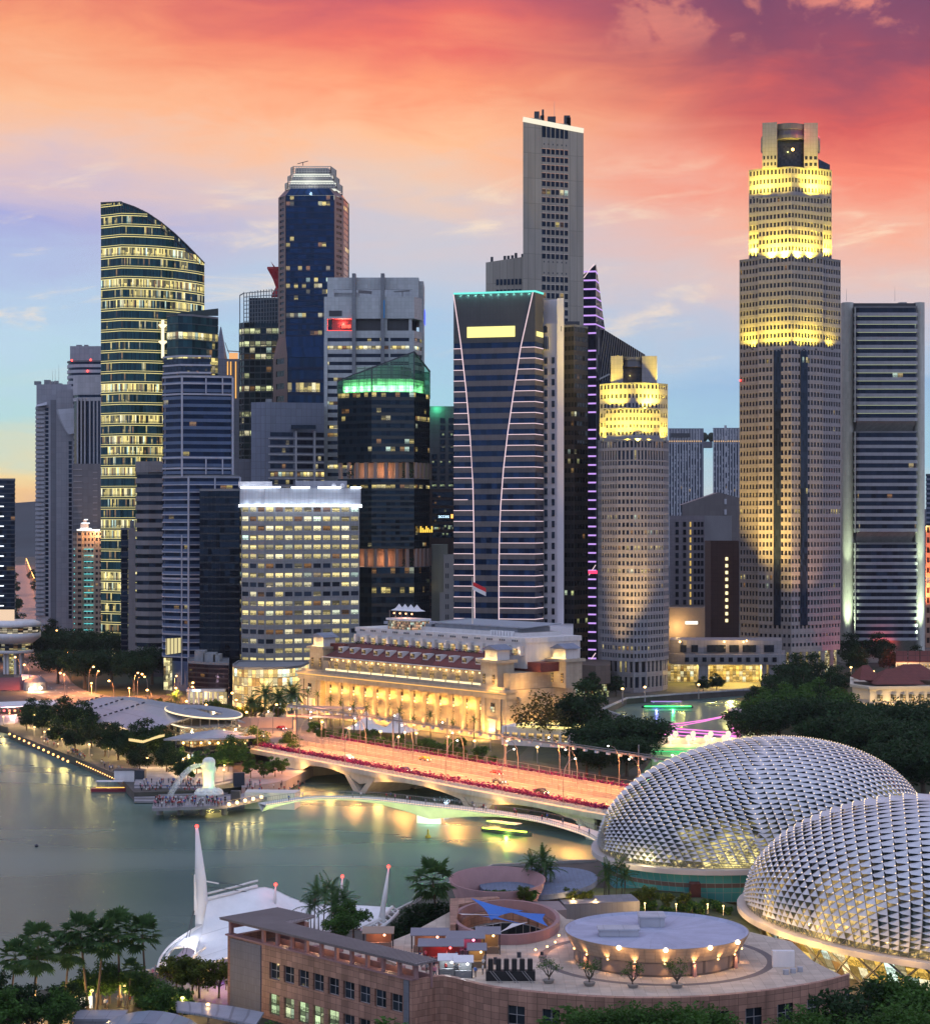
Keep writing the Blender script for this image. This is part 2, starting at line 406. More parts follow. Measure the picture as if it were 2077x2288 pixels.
def build_ground():
 b = MB(); b.cap(land[::-1], ZG)
 n = len(SHORE)
 for i in range(n-1):
  a, c = SHORE[i], SHORE[i+1]
  b.face([(a[0], a[1], ZG), (c[0], c[1], ZG), (c[0], c[1], -1.5), (a[0], a[1], -1.5)])
 m, t, bs, out = newmat('ground_paving')
 p = t.n.new('ShaderNodeNewGeometry').outputs['Position']
 n1 = t.noise(p, .012, 5, .6)[0]; n2 = t.noise(p, .25, 4, .6)[0]
 c = t.mix(t.mrange(n1, .42, .58), (.065, .056, .05, 1), (.032, .040, .025, 1))
 f = t.mrange(n2, .3, .7, .75, 1.25, False)
 t.put(bs.inputs['Base Color'], t.mix(1.0, c, t.comb(f, f, f), 'MULTIPLY')); bs.inputs['Roughness'].default_value = .8
 struct('ground', b, m)
 for pts in ([(1640, 1560), (1900, 1530), (2200, 1560), (2200, 1880), (1700, 1770), (1700, 1690), (1700, 1640), (1695, 1594)], [(80, 1440), (360, 1440), (372, 1552), (240, 1556), (90, 1530)], [(700, 1622), (1180, 1668), (1150, 1700), (740, 1664)], [(1190, 1700), (1200, 1630), (1330, 1612), (1460, 1668), (1440, 1700), (1380, 1735)]):
  b = MB(); b.cap([gnd(x, y)[:2] for x, y in pts][::-1], ZG+.006); struct('lawn', b, mat_plain('lawn_green', (.022, .034, .014), .9, .4, .25))
 b = MB(); b.face([(-9000, -400, 0), (9000, -400, 0), (9000, 6000, 0), (-9000, 6000, 0)])
 m, t, bs, out = newmat('bay_water')
 p = t.n.new('ShaderNodeNewGeometry').outputs['Position']
 w1 = t.noise(t.vec('MULTIPLY', p, (.10, .30, 1)), 1.0, 4, .6, .3)[0]
 w2 = t.noise(t.vec('MULTIPLY', p, (.5, 1.1, 1)), 1.0, 3, .6)[0]
 h = t.math('ADD', w1, t.math('MULTIPLY', w2, .25))
 bp = t.n.new('ShaderNodeBump'); bp.inputs['Strength'].default_value = .09; bp.inputs['Distance'].default_value = 1.0; t.put(bp.inputs['Height'], h)
 t.l.new(bp.outputs[0], bs.inputs['Normal'])
 n3 = t.noise(t.vec('MULTIPLY', p, (.006, .02, 1)), 1.0, 3, .5)[0]
 df = t.n.new('ShaderNodeBsdfDiffuse'); t.put(df.inputs[0], t.mix(t.mrange(n3, .35, .65), (.075, .128, .116, 1), (.112, .165, .150, 1)))
 gs = t.n.new('ShaderNodeBsdfGlossy'); gs.inputs[0].default_value = (.50, .67, .62, 1); t.put(gs.inputs[1], t.mrange(n3, .35, .65, .24, .32, False)); t.l.new(bp.outputs[0], gs.inputs['Normal'])
 fr = t.n.new('ShaderNodeFresnel'); fr.inputs[0].default_value = 1.33; mx = t.n.new('ShaderNodeMixShader'); t.put(mx.inputs[0], t.math('ADD', .16, t.math('MULTIPLY', fr.outputs[0], .7))); t.l.new(df.outputs[0], mx.inputs[1]); t.l.new(gs.outputs[0], mx.inputs[2]); t.l.new(mx.outputs[0], out.inputs[0])
 struct('water', b, m)
 # distant hills
 b = MB(); rows = []
 rnd = random.Random(3); xs = [-3200+i*80 for i in range(82)]
 hz = [30+60*noise.noise((x*.0016, .3, 0))+14*noise.noise((x*.008, 1.3, 0)) for x in xs]
 Yh = 5200
 rows.append([(x, Yh-900, 2) for x in xs]); rows.append([(x, Yh-300, max(6, h*.6)+CH*.45) for x, h in zip(xs, hz)]); rows.append([(x, Yh, max(10, h)+CH) for x, h in zip(xs, hz)]); rows.append([(x, Yh+900, 0) for x in xs])
 b.sheet(rows); struct('hills', b, mat_plain('hill_green', (.035, .05, .06), .9, .3, .004), smooth=True)
build_ground()
# ================================================================== towers
def banded(root, poly, z0, z1, nf, glass, wall, sp=.42, rec=.4, bay=3.0, pier=0.0, name='window_band', wname='wall', ustart=0, roof=True, par=1.0, lo=0.0, seedv=0, skip=()):
 """storeys: recessed glazing bands between projecting spandrel rings (and piers)"""
 inn = inset(poly, rec); n = len(poly); fh = (z1-z0)/nf; w = MB()
 for k in range(nf):
  za = z0+k*fh
  w.ring(poly, inset(poly, rec+.25), za, za+fh*sp)
  if k in skip:
   w.ring(poly, inset(poly, rec+.25), za+fh*sp, za+fh); continue
  b = MB()
  for i in range(n):
   p, q = inn[i], inn[(i+1) % n]; d = math.hypot(q[0]-p[0], q[1]-p[1]); nb = max(1, round(d/bay)); u0 = ustart+i*64
   b.face([(p[0], p[1], za+fh*sp-.02), (q[0], q[1], za+fh*sp-.02), (q[0], q[1], za+fh+.02), (p[0], p[1], za+fh+.02)],
                   [(u0, k+seedv+.02), (u0+nb, k+seedv+.02), (u0+nb, k+seedv+.98), (u0, k+seedv+.98)])
  part(name, b, glass, root)
 if pier:
  pin = inset(poly, .03)
  for i in range(n):
   p, q = Vector(pin[i]), Vector(pin[(i+1) % n]); e = q-p; d = e.length
   if d < .5: continue
   e.normalize(); nrm = Vector((e.y, -e.x))
   if nrm.y > .35: continue
   nb = max(1, round(d/bay)); hw = pier/2
   for k in range(nb+1):
    c = p+e*(d*k/nb); a = max(-hw, -d*k/nb) if k == 0 else -hw; bb = 0 if k == nb else hw
    if k == 0: a = 0
    s0 = c+e*a; s1 = c+e*bb; t0 = s0-nrm*(rec+.1); t1 = s1-nrm*(rec+.1)
    L = d*k/nb
    w.face([(s0.x, s0.y, z0), (s1.x, s1.y, z0), (s1.x, s1.y, z1), (s0.x, s0.y, z1)], [(L, z0), (L+pier, z0), (L+pier, z1), (L, z1)])
    w.face([(t0.x, t0.y, z0), (s0.x, s0.y, z0), (s0.x, s0.y, z1), (t0.x, t0.y, z1)])
    w.face([(s1.x, s1.y, z0), (t1.x, t1.y, z0), (t1.x, t1.y, z1), (s1.x, s1.y, z1)])
 part(wname, w, wall, root)
 if roof:
  r = MB(); r.prism(inset(poly, .02), z1, z1+.3, bottom=False)
  if par: r.ring(poly, inset(poly, .4), z1+.0, z1+par)
  part('roof', r, M_roof, root)
def block(root, poly, z0, z1, mat, name='wall', par=.0):
 b = MB(); b.prism(poly, z0, z1)
 if par: b.ring(poly, inset(poly, .35), z1+.01, z1+par)
 return part(name, b, mat, root)
def plant(root, poly, z, n=4, seed=0, hmax=4, mat=None, name='roof_plant'):
 rnd = random.Random(seed); xs = [p[0] for p in poly]; ys = [p[1] for p in poly]; b = MB()
 for _ in range(n):
  fx, fy = rnd.uniform(.15, .75), rnd.uniform(.12, .7); x = min(xs)+fx*(max(xs)-min(xs)); y = min(ys)+fy*(max(ys)-min(ys))
  b.box(x, y, z, x+rnd.uniform(2, 6), y+rnd.uniform(2, 6), z+rnd.uniform(1.2, hmax))
 part(name, b, mat or M_plant, root)
def mast(root, p, h, r=.12):
 m = MB(); m.tube([p, (p[0], p[1], p[2]+h)], [r, r*.4], 5); part('roof_mast', m, M_steel, root)
def flood(root, p, d, power, col=(1.0, .72, .10), ang=115, size=.6):
 o = lamp('SPOT', p, power, col, size, root, spot=R(ang), blend=.9, name='floodlight_beam'); aim(o, d); return o
def redlight(root, p, r=.5):
 b = MB(); b.ball(p, r, 8, 5); part('warning_light', b, E_red, root)
def ytop(py, Y): return gz(py, Y)

M_roof = mat_plain('roof_grey', (.16, .165, .18), .85, .2, .08)
M_plant = mat_plain('plant_metal', (.22, .23, .25), .6, .25, .3)
M_steel = mat_plain('steel', (.30, .31, .33), .4, .1, .5, metal=.6)
E_red = mat_emit('red_beacon', (1, .05, .04), 6)
M_greyc = mat_panel('grey_concrete', (.30, .30, .345), 3.2, 3.4, .1, .35)
M_pale = mat_panel('pale_panel', (.42, .42, .47), 3.0, 3.2, .1, .3)
M_white = mat_plain('white_paint', (.66, .64, .66), .6, .08, .2, streak=.08)
M_mid = mat_panel('mid_grey_cladding', (.16, .165, .20), 3.0, 3.8, .1, .35)
M_blueg = mat_panel('blue_grey_cladding', (.17, .19, .26), 2.6, 3.8, .12, .45)
M_darkg = mat_panel('dark_metal_panel', (.035, .04, .055), 2.6, 3.6, .1, .4, rough=.35)


# ---- far left: dark glass tower at the picture edge
def tower_far_left():
 Y = 1085; poly = FP((-70, Y), (35, Y), (35, Y+40), (-70, Y+40)); z1 = gz(1073, Y)
 t = thing('office_tower', 'dark glass tower with short white light strips, cut off by the left edge', 'tower', (gx(-10, Y), Y, ZG))
 g = mat_glass('edge_tower_glass', (.008, .011, .022), .16, YEL, 1.2, .8, seed=1, mull=.05)
 banded(t, poly, ZG, z1, 40, g, M_darkg, .22, .25, 2.4)
 for k in range(13):
  y = 1087+k*22.2; b = MB(); b.box(gx(-20, Y), Y-.6, gz(y, Y)-.25, gx(9, Y), Y-.05, gz(y, Y)+.25); part('light_strip', b, E_white, t)
E_white = mat_emit('white_led', (.85, .92, 1), 2.2)
E_pink = mat_emit('pale_pink_led', (1.0, .74, .80), .95)
E_yel = mat_emit('yellow_led', (1.0, .82, .28), 1.5)
E_cyan = mat_emit('cyan_led', (.16, .85, .85), 1.1)
E_warm = mat_emit('warm_lamp', (1.0, .62, .22), 5)
tower_far_left()

# ---- left cluster
def left_cluster():
 Y = 1240
 t = thing('office_tower', 'grey stepped tower with a zigzag of balconies down its left edge', 'tower', (gx(115, Y), Y, ZG))
 g = mat_glass('balcony_glass', (.012, .015, .03), .10, YEL, 1.1, .4, seed=3)
 zt = gz(858, Y)
 block(t, FP((81, Y), (128, Y-1), (128, Y+30), (81, Y+30)), ZG, gz(905, Y), M_pale, 'wall')
 block(t, FP((82, Y+3), (160, Y+3), (160, Y+34), (82, Y+34)), gz(905, Y), zt, M_greyc, 'crown_wall')
 gb = MB(); gb.face([pt(81, 905, Y), pt(105, 903, Y-.5), pt(105, 905, Y-6), pt(81, 908, Y-6)]); gb.face([pt(81, 908, Y-6), pt(105, 905, Y-6), pt(105, 898, Y), pt(81, 905, Y)]); part('sloped_cap', gb, M_pale, t)
 for k in range(48):
  z = gz(909, Y)-k*(gz(909, Y)-20)/48; b = MB(); b.prism(FP((79.5, Y-2.0), (100, Y-2.0), (100, Y-.02), (79.5, Y-.02)), z-1.9, z-.3); part('balcony', b, M_pale, t)
  if k % 1 == 0:
   b = MB()
   for i, x in enumerate((102, 113)): b.face([pt(x, 0, Y-.5)[:2]+(z-2.6,), pt(x+7, 0, Y-.6)[:2]+(z-2.6,), pt(x+7, 0, Y-.6)[:2]+(z-.6,), pt(x, 0, Y-.5)[:2]+(z-.6,)], [(i, k), (i+1, k), (i+1, k+1), (i, k+1)])
   part('window', b, g, t)
 plant(t, FP((84, Y+3), (126, Y+3), (126, Y+30), (84, Y+30)), zt, 5, 2)
 for x, h in ((132, 12), (118, 8), (124, 9)): mast(t, pt(x, 856, Y+10), h)
 # curved-screen tower
 Y = 1215
 t = thing('office_tower', 'grey tower with a concave swept screen above blank grey walls', 'tower', (gx(140, Y), Y, ZG))
 block(t, FP((126, Y), (165, Y), (165, Y+36), (126, Y+36)), ZG, gz(870, Y), M_greyc)
 b = MB(); grid = []
 for i in range(13):
  a = i/12; grid.append([pt(127+26*(a**1.6), 915+56*a, Y-.4-5*a), pt(166, 912+58*a*.98, Y-.4-5*a)])
 b.sheet(grid[::-1]); part('curved_screen', b, M_pale, t)
 b = MB(); b.box(gx(112, Y), Y+2, ZG, gx(126, Y)-.05, Y+30, gz(893, Y)); part('side_wall', b, M_mid, t)
 gl = mat_glass('slot_glass', (.010, .014, .03), .08, YEL, 1, seed=5)
 b = MB()
 for k in range(60):
  z = 20+k*2.9
  if z > gz(985, Y): break
  b.face([(gx(154, Y), Y-.1, z), (gx(161, Y), Y-.1, z), (gx(161, Y), Y-.1, z+2.2), (gx(154, Y), Y-.1, z+2.2)], [(0, k), (1, k), (1, k+1), (0, k+1)])
 part('window_strip', b, gl, t)
 # rounded white-banded tower
 Y = 1330
 pts = []
 for i in range(9):
  a = math.pi/2*i/8; pts.append((gx(142, Y)+14*(1-math.cos(math.pi/2-a)) if 0 else gx(142, Y)+14*(1-math.sin(a)), Y+14*(1-math.cos(a))))
 poly = pts[::-1][0:0]+[(gx(142, Y), Y+40)]+[(gx(142, Y)+14*(1-math.cos(math.pi/2*i/8)), Y+14*(1-math.sin(math.pi/2*i/8))) for i in range(9)]+[(gx(250, Y), Y), (gx(250, Y), Y+40)]
 t = thing('office_tower', 'pale round-cornered tower with white bands and a plain box on top, behind the others', 'tower', (gx(190, Y), Y, ZG))
 banded(t, poly, ZG, gz(808, Y), 50, mat_glass('band_glass', (.014, .018, .035), .06, YEL, 1, seed=8), M_pale, .55, .6, 3)
 block(t, FP((157, Y+8), (250, Y+8), (250, Y+36), (157, Y+36)), gz(808, Y)+.35, gz(771, Y), M_greyc, 'crown_wall')
 for x, y in ((161, 805), (203, 804), (196, 829)): redlight(t, pt(x, y, Y-.8), .7)
 plant(t, FP((160, Y+8), (230, Y+8), (230, Y+36), (160, Y+36)), gz(771, Y), 4, 4, 3)
 # striped tower in front
 Y = 1180
 t = thing('office_tower', 'grey tower with tall dark vertical window stripes under a blank grey top', 'tower', (gx(195, Y), Y, ZG))
 w = MB(); x0, x1 = 164, 232
 poly = FP((164, Y+6), (174, Y), (240, Y-3), (240, Y+34), (164, Y+34))
 block(t, inset(poly, .5), ZG, gz(838, Y)-1, mat_glass('stripe_glass', (.010, .016, .034), .05, (.4, .9, .8), .8, .9, seed=11, jitter=.01), 'glass_core')
 w.prism(poly, gz(873, Y), gz(838, Y)); w.ring(poly, inset(poly, .7), gz(896, Y), gz(888, Y)); w.ring(poly, inset(poly, .7), gz(882, Y), gz(873, Y)-.01)
 for x in (174.5, 183, 191, 202, 211, 219, 228, 236):
  w.box(gx(x, Y)-.45, Y-3.2 if x > 220 else Y-1.6, ZG, gx(x, Y)+.45, Y+1, gz(890, Y))
 part('wall', w, M_pale, t)
 b = MB(); b.box(gx(163.5, Y), Y+6.2, gz(880, Y), gx(164.5, Y)+.2, Y+8, gz(842, Y)); part('light_strip', b, mat_emit('amber_strip', (1, .5, .12), 1.6), t)
 # blank slotted block
 Y = 1165
 t = thing('office_block', 'dark grey blank block with thin horizontal slots below the striped tower', 'office block', (gx(195, Y), Y, ZG))
 block(t, FP((163, Y), (228, Y), (228, Y+12), (163, Y+12)), ZG, gz(1036, Y), M_mid)
 sl = MB()
 for k in range(36):
  z = gz(1050, Y)-k*3.6
  if z < 10: break
  sl.box(gx(164, Y), Y-.35, z, gx(184, Y), Y+.02, z+.6); sl.box(gx(208, Y), Y-.35, z-1.8, gx(218, Y), Y+.02, z-1.2)
 part('sun_louvre', sl, M_greyc, t)
left_cluster()

def hotel_cyan():
 Y = 1130; zt = gz(1190, Y); nf = 16; fh = 14.2*Y/F
 t = thing('hotel_tower', 'cream hotel tower with short cyan light lines under a white lit cap', 'hotel', (gx(197, Y), Y, ZG))
 cream = mat_panel('cream_render', (.46, .36, .30), 3, 3.6, .1, .3)
 poly = FP((163, Y+4), (172, Y), (184, Y), (187, Y+1.5), (211, Y+1.5), (212, Y), (230, Y), (230, Y+26), (163, Y+26))
 g = mat_glass('hotel_glass', (.03, .025, .03), .34, (1, .62, .26), .9, .2, seed=14)
 banded(t, poly, ZG, zt, 22, g, cream, .5, .4, 2.3, .9)
 for k in range(15):
  z = gz(1227+k*13.9, Y); b = MB(); b.box(gx(187.5, Y), Y+.6, z-.16, gx(208, Y), Y+1.2, z+.16); part('light_line', b, E_cyan, t)
  b = MB(); b.box(gx(164, Y), Y+2.0, z-.25, gx(172, Y), Y+2.4, z+.25); part('light_line', b, E_cyan, t)
 block(t, FP((172, Y+1), (224, Y+1), (224, Y+20), (172, Y+20)), zt+1.1, gz(1191-2, Y)+1.6, mat_emit('cap_light', (1, .95, .9), 1.6), 'lit_cap')
 for i, (x0, x1, y0, y1) in enumerate(((177, 202, 1188, 1180), (180, 198, 1180, 1168), (186, 194, 1168, 1160))):
  block(t, FP((x0, Y+4), (x1, Y+4), (x1, Y+14), (x0, Y+14)), gz(y0, Y), gz(y1, Y)-.05, M_pale, 'stepped_crown')
  b = MB(); b.box(gx(x0, Y), Y+3.6, gz(y1, Y)-.5, gx(x1, Y), Y+3.98, gz(y1, Y)); part('light_line', b, E_white, t)
 lamp('POINT', pt(212, 1184, Y-3), 9000, (1, .5, .2), .5, t)
hotel_cyan()

# ---- tall green-black glass tower with the swept top
def swept_tower():
 Y = 1050; z0 = ZG
 t = thing('office_tower', 'tall dark teal glass tower with a swept curving top and pale yellow floor lines', 'tower', (gx(330, Y), Y, z0))
 g = mat_glass('swept_glass', (.010, .042, .046), .52, YEL, 1.2, .5, seed=21, mull=.10, fill=.6, ior=1.6)
 def topy(px):                                   # skyline of the sweep
  ks = [(226, 453), (268, 451), (290, 458), (316, 468), (345, 485), (375, 508), (402, 532), (430, 560), (457, 588)]
  for (a, b), (c, d) in zip(ks, ks[1:]):
   if px <= c: return b+(d-b)*(px-a)/(c-a)
  return 588
 front = [(226, Y+8), (250, Y+4), (272, Y), (300, Y+1), (330, Y+3), (360, Y+6), (390, Y+11), (415, Y+17), (440, Y+24), (457, Y+31)]
 nf = 58; ztop = gz(453, Y); fh = (gz(482, Y)-z0)/43.0
 fin = MB()
 for k in range(48):
  za = z0+k*fh
  if za > ztop: break
  gb, ln, sp = MB(), MB(), MB()
  for (a, ya), (b, yb) in zip(front, front[1:]):
   ta, tb = gz(topy(a), ya), gz(topy(b), yb)
   if za > max(ta, tb)-.5: continue
   h1a, h1b = min(za+fh, ta), min(za+fh, tb); la, lb = min(za, ta), min(za, tb)
   d = math.hypot(gx(b, yb)-gx(a, ya), yb-ya); u0 = (a-226)*.33; u1 = (b-226)*.33
   A, B = (gx(a, ya), ya), (gx(b, yb), yb)
   gb.face([(*A, la), (*B, lb), (*B, h1b), (*A, h1a)], [(u0, k+.02), (u1, k+.02), (u1, k+.98), (u0, k+.98)])
   for dz, hh in ((.0, .22), (1.15, .16)):
    if za+dz > min(ta, tb)-.4: continue
    zz = za+dz
    ln.face([(A[0], A[1]-.75, zz), (B[0], B[1]-.75, zz), (B[0], B[1]-.75, zz+hh), (A[0], A[1]-.75, zz+hh)])
    ln.face([(A[0], A[1]-.75, zz+hh), (B[0], B[1]-.75, zz+hh), (B[0], B[1]-.02, zz+hh), (A[0], A[1]-.02, zz+hh)])
    ln.face([(A[0], A[1]-.02, zz), (B[0], B[1]-.02, zz), (B[0], B[1]-.75, zz), (A[0], A[1]-.75, zz)])
   if za+1.2 < min(ta, tb)-.5:
    sp.face([(A[0], A[1]-.3, za+.22), (B[0], B[1]-.3, za+.22), (B[0], B[1]-.3, za+1.15), (A[0], A[1]-.3, za+1.15)])
  if gb.f: part('window_band', gb, g, t)
  if ln.f: part('light_line', ln, E_line, t)
  if sp.f: part('spandrel', sp, M_spd, t)
 # solid body behind, sides, and the swept glazed roof edge
 b = MB()
 for (a, ya), (c, yc) in zip(front, front[1:]):
  A, B = pt(a, topy(a), ya), pt(c, topy(c), yc)
  b.face([A, B, B+Vector((0, 26, 0)), A+Vector((0, 26, 0))])
 P = pt(226, 453, Y+8); b.face([(P.x, P.y+40, z0), (P.x, P.y, z0), (P.x, P.y, P.z), (P.x, P.y+40, P.z)])
 P = pt(457, 588, Y+31); b.face([(P.x, P.y, z0), (P.x-9, P.y+30, z0), (P.x-9, P.y+30, P.z), (P.x, P.y, P.z)])
 part('side_wall', b, M_darkg, t)
 fr = MB()
 for (a, ya), (c, yc) in zip(front[2:], front[3:]):
  for f in (0, .33, .66):
   px = a+(c-a)*f; yy = ya+(yc-ya)*f; Pp = pt(px, topy(px), yy); fr.bar((Pp.x, Pp.y-.3, Pp.z-7), (Pp.x, Pp.y-.3, Pp.z+.3), .25, .25)
  fr.bar(pt(a, topy(a), ya-.4), pt(c, topy(c), yc-.4), .5, .6)
  fr.bar(pt(a, topy(a)+13, ya-.4), pt(c, topy(c)+13, yc-.4), .3, .3)
 fr.bar(pt(226, 453, Y+7.6), pt(272, 451, Y-.4), .5, .6)
 for i in range(9): fr.bar(pt(226+i*5.6, 478, Y+7.6-i*.97), pt(226+i*5.6, 453, Y+7.6-i*.97), .22, .22)
 part('screen_frame', fr, M_darkg, t)
 # lower wing on its right
 Yw = 1043; t2z = gz(690, Yw)
 poly = FP((372, Yw+4), (398, Yw-2), (430, Yw+1), (488, Yw+16), (488, Yw+50), (372, Yw+50))
 g2 = mat_glass('wing_glass', (.010, .040, .044), .45, YEL, 1.2, .6, seed=25, mull=.08)
 banded(t, poly, z0, gz(706, Yw), 44, g2, M_spd, .12, .3, 2.2, name='wing_window_band', wname='wing_wall')
 b = MB(); A, B, C, D = pt(372, 700, Yw+4), pt(398, 699, Yw-2), pt(488, 689, Yw+16), pt(488, 706, Yw+16)
 b.face([pt(372, 706, Yw+4), pt(398, 706, Yw-2), B, A]); b.face([pt(398, 706, Yw-2), D, C, B]); part('sloped_parapet', b, M_spd, t)
 m = MB(); m.tube([pt(364, 800, Yw-3), pt(364, 715, Yw-3)], .8, 6)
 for yy in (728, 765): m.lathe(pt(364, yy, Yw-3), [(.8, -1.2), (2.2, .2), (2.2, .7), (.8, .8)], 10)
 part('lit_mast', m, mat_emit('mast_glow', (1, .88, .55), 1.5), t)
E_line = mat_emit('pale_yellow_line', (1.0, .86, .36), 1.05)
M_spd = mat_panel('teal_spandrel', (.03, .055, .06), 2.2, 4, .1, .3, rough=.3)
swept_tower()

# ---- grey banded tower and its neighbours
def grey_banded():
 Y = 985
 t = thing('office_tower', 'squat grey faceted tower of alternating concrete and dark bands', 'tower', (gx(335, Y), Y, ZG))
 poly = FP((303, Y), (332, Y-3), (363, Y-3), (385, Y+2), (385, Y+30), (303, Y+30))
 gl = mat_glass('banded_glass', (.010, .012, .022), .035, YEL, 1, .5, seed=31)
 z1 = gz(1060, Y); banded(t, poly, ZG+8, z1, 21, gl, mat_panel('brown_grey_concrete', (.205, .19, .20), 3, 2.2, .08, .3), .55, .7, 3)
 block(t, poly, z1+.35, gz(1031, Y), mat_panel('brown_grey_top', (.205, .19, .20), 3, 2.2, .08, .3), 'crown_wall')
 block(t, inset(poly, .5), ZG, ZG+8, M_darkg, 'base')
 Y = 995
 t = thing('office_tower', 'narrow plain grey slab standing left of the faceted banded tower', 'tower', (gx(290, Y), Y, ZG))
 block(t, FP((287, Y), (303, Y), (303, Y+20), (287, Y+20)), ZG, gz(1180, Y), mat_panel('slab_concrete', (.22, .20, .21), 3, 3.6, .08, .3))
 block(t, FP((291, Y+2), (300, Y+2), (300, Y+14), (291, Y+14)), gz(1180, Y), gz(1163, Y), M_mid, 'lift_tower')
 b = MB(); b.face([pt(294, 1176, Y-.1), pt(301, 1182, Y-.1), pt(301, 1182, Y+4), pt(297, 1165, Y+4)]); part('sloped_cap', b, M_pale, t)
 Y = 1000
 t = thing('office_tower', 'thin black glass tower squeezed beside the yellow-lined tower', 'tower', (gx(280, Y), Y, ZG))
 banded(t, FP((270, Y), (287, Y), (287, Y+18), (270, Y+18)), ZG, gz(1184, Y), 26, mat_glass('thin_glass', (.006, .008, .018), .02, YEL, .6, seed=33), M_darkg, .2, .2, 2.5)
grey_banded()

def blue_banded():
 Y = 900
 t = thing('office_tower', 'blue glass banded tower framed in pale grid lines with a stepped right side', 'tower', (gx(440, Y), Y, ZG))
 g = mat_glass('blue_band_glass', (.004, .010, .034), .14, YEL, 1.1, .7, seed=41, mull=.05, ior=1.4)
 fr = mat_panel('pale_frame', (.40, .40, .47), 3, 3, .05, .2); blue = mat_panel('blue_spandrel', (.065, .105, .20), 3, 3, .05, .3, rough=.3, spec=.4)
 p1 = FP((364, Y+8), (407, Y), (518, Y+5), (518, Y+40), (364, Y+40))
 p2 = FP((364, Y+7.7), (423, Y-2), (535, Y+4), (535, Y+44), (364, Y+44))
 zs = gz(1066, Y); zt = gz(842, Y)
 banded(t, p2, ZG+12, zs, 25, g, blue, .42, .35, 3.0)
 banded(t, p1, zs+1.4, zt, 13, g, blue, .42, .35, 3.0, seedv=40)
 block(t, FP((366, Y+9), (405, Y+1), (470, Y+3), (470, Y+30), (366, Y+30)), zt+1, gz(800, Y), mat_glass('plant_glass', (.02, .03, .05), .25, YEL, 1, .2, seed=43), 'roof_pavilion')
 f = MB()
 def hl(poly, z, h=.75):
  o = inset(poly, -.35)
  f.ring(o, inset(poly, .1), z, z+h)
 for z in (gz(1068, Y), gz(1420, Y), gz(1295, Y), gz(1250, Y)): hl(p2, z)
 nfl = 25; fh = (zs-ZG-12)/nfl
 for k in range(nfl): hl(p2, ZG+12+k*fh+fh*.93, .42)
 for z in (zt-.2, gz(882, Y), gz(858, Y), gz(1048, Y), gz(1024, Y)): hl(p1, z)
 for y in (795, 815, 832): f.ring(inset(FP((366, Y+9), (405, Y+1), (470, Y+3), (470, Y+30), (366, Y+30)), -.5), FP((366, Y+9), (405, Y+1), (470, Y+3), (470, Y+30), (366, Y+30)), gz(y, Y)-.4, gz(y, Y)+.4)
 def vl(px, yy, y0, y1, w=.8): f.box(gx(px, Y)-w/2, yy-.6, gz(y1, Y), gx(px, Y)+w/2, yy+.3, gz(y0, Y))
 for px, yy in ((423, Y-2),): vl(px, yy, 1066, 1530)
 vl(406, Y+.8, 1195, 1530, .6); vl(407, Y, 842, 1066); vl(364.5, Y+8, 842, 1530, .7)
 for px in (460, 497): vl(px, Y+1, 845, 882, .5); vl(px, Y+1, 1025, 1060, .5)
 vl(517.5, Y+5, 842, 1066); vl(480, Y+1, 1066, 1100, .6); vl(534.5, Y+4, 1066, 1110)
 part('pale_frame', f, fr, t)
 b = MB(); poly = FP((366, Y+7), (423, Y-1), (423, Y+20), (366, Y+20)); b.prism(inset(p2, .4), ZG, ZG+12); part('base_wall', b, blue, t)
 b = MB()
 for i in range(6):
  for j in range(5):
   b.box(gx(376+i*4.6, Y)-.35, Y+2.6-i*.8, gz(1460-j*7.4, Y)-.5, gx(376+i*4.6, Y)+.35, Y+3.6-i*.8, gz(1460-j*7.4, Y)+.55)
 lp = MB(); lp.face([pt(371, 1463, Y+5.9), pt(406, 1458, Y-.05), pt(406, 1425, Y-.05), pt(371, 1427, Y+5.9)]); part('lit_screen', lp, mat_emit('screen_glow', (1, .85, .42), .75), t)
 for i in range(5):
  q = MB()
  q.bar(pt(373+i*8, 1462, Y+5.4-i*1.4), pt(373+i*8, 1426, Y+5.4-i*1.4), .35, .35); part('screen_mullion', q, M_darkg, t)
 lob = MB(); lob.face([pt(366, 1560, Y+6.5), pt(385, 1552, Y+3), pt(385, 1470, Y+3), pt(366, 1470, Y+6.5)], [(0, 0), (4, 0), (4, 5), (0, 5)])
 part('lit_lobby', lob, mat_glass('lobby_glass', (.05, .05, .04), 1.6, (1, .86, .4), 1.1, 0, seed=44), t)
blue_banded()

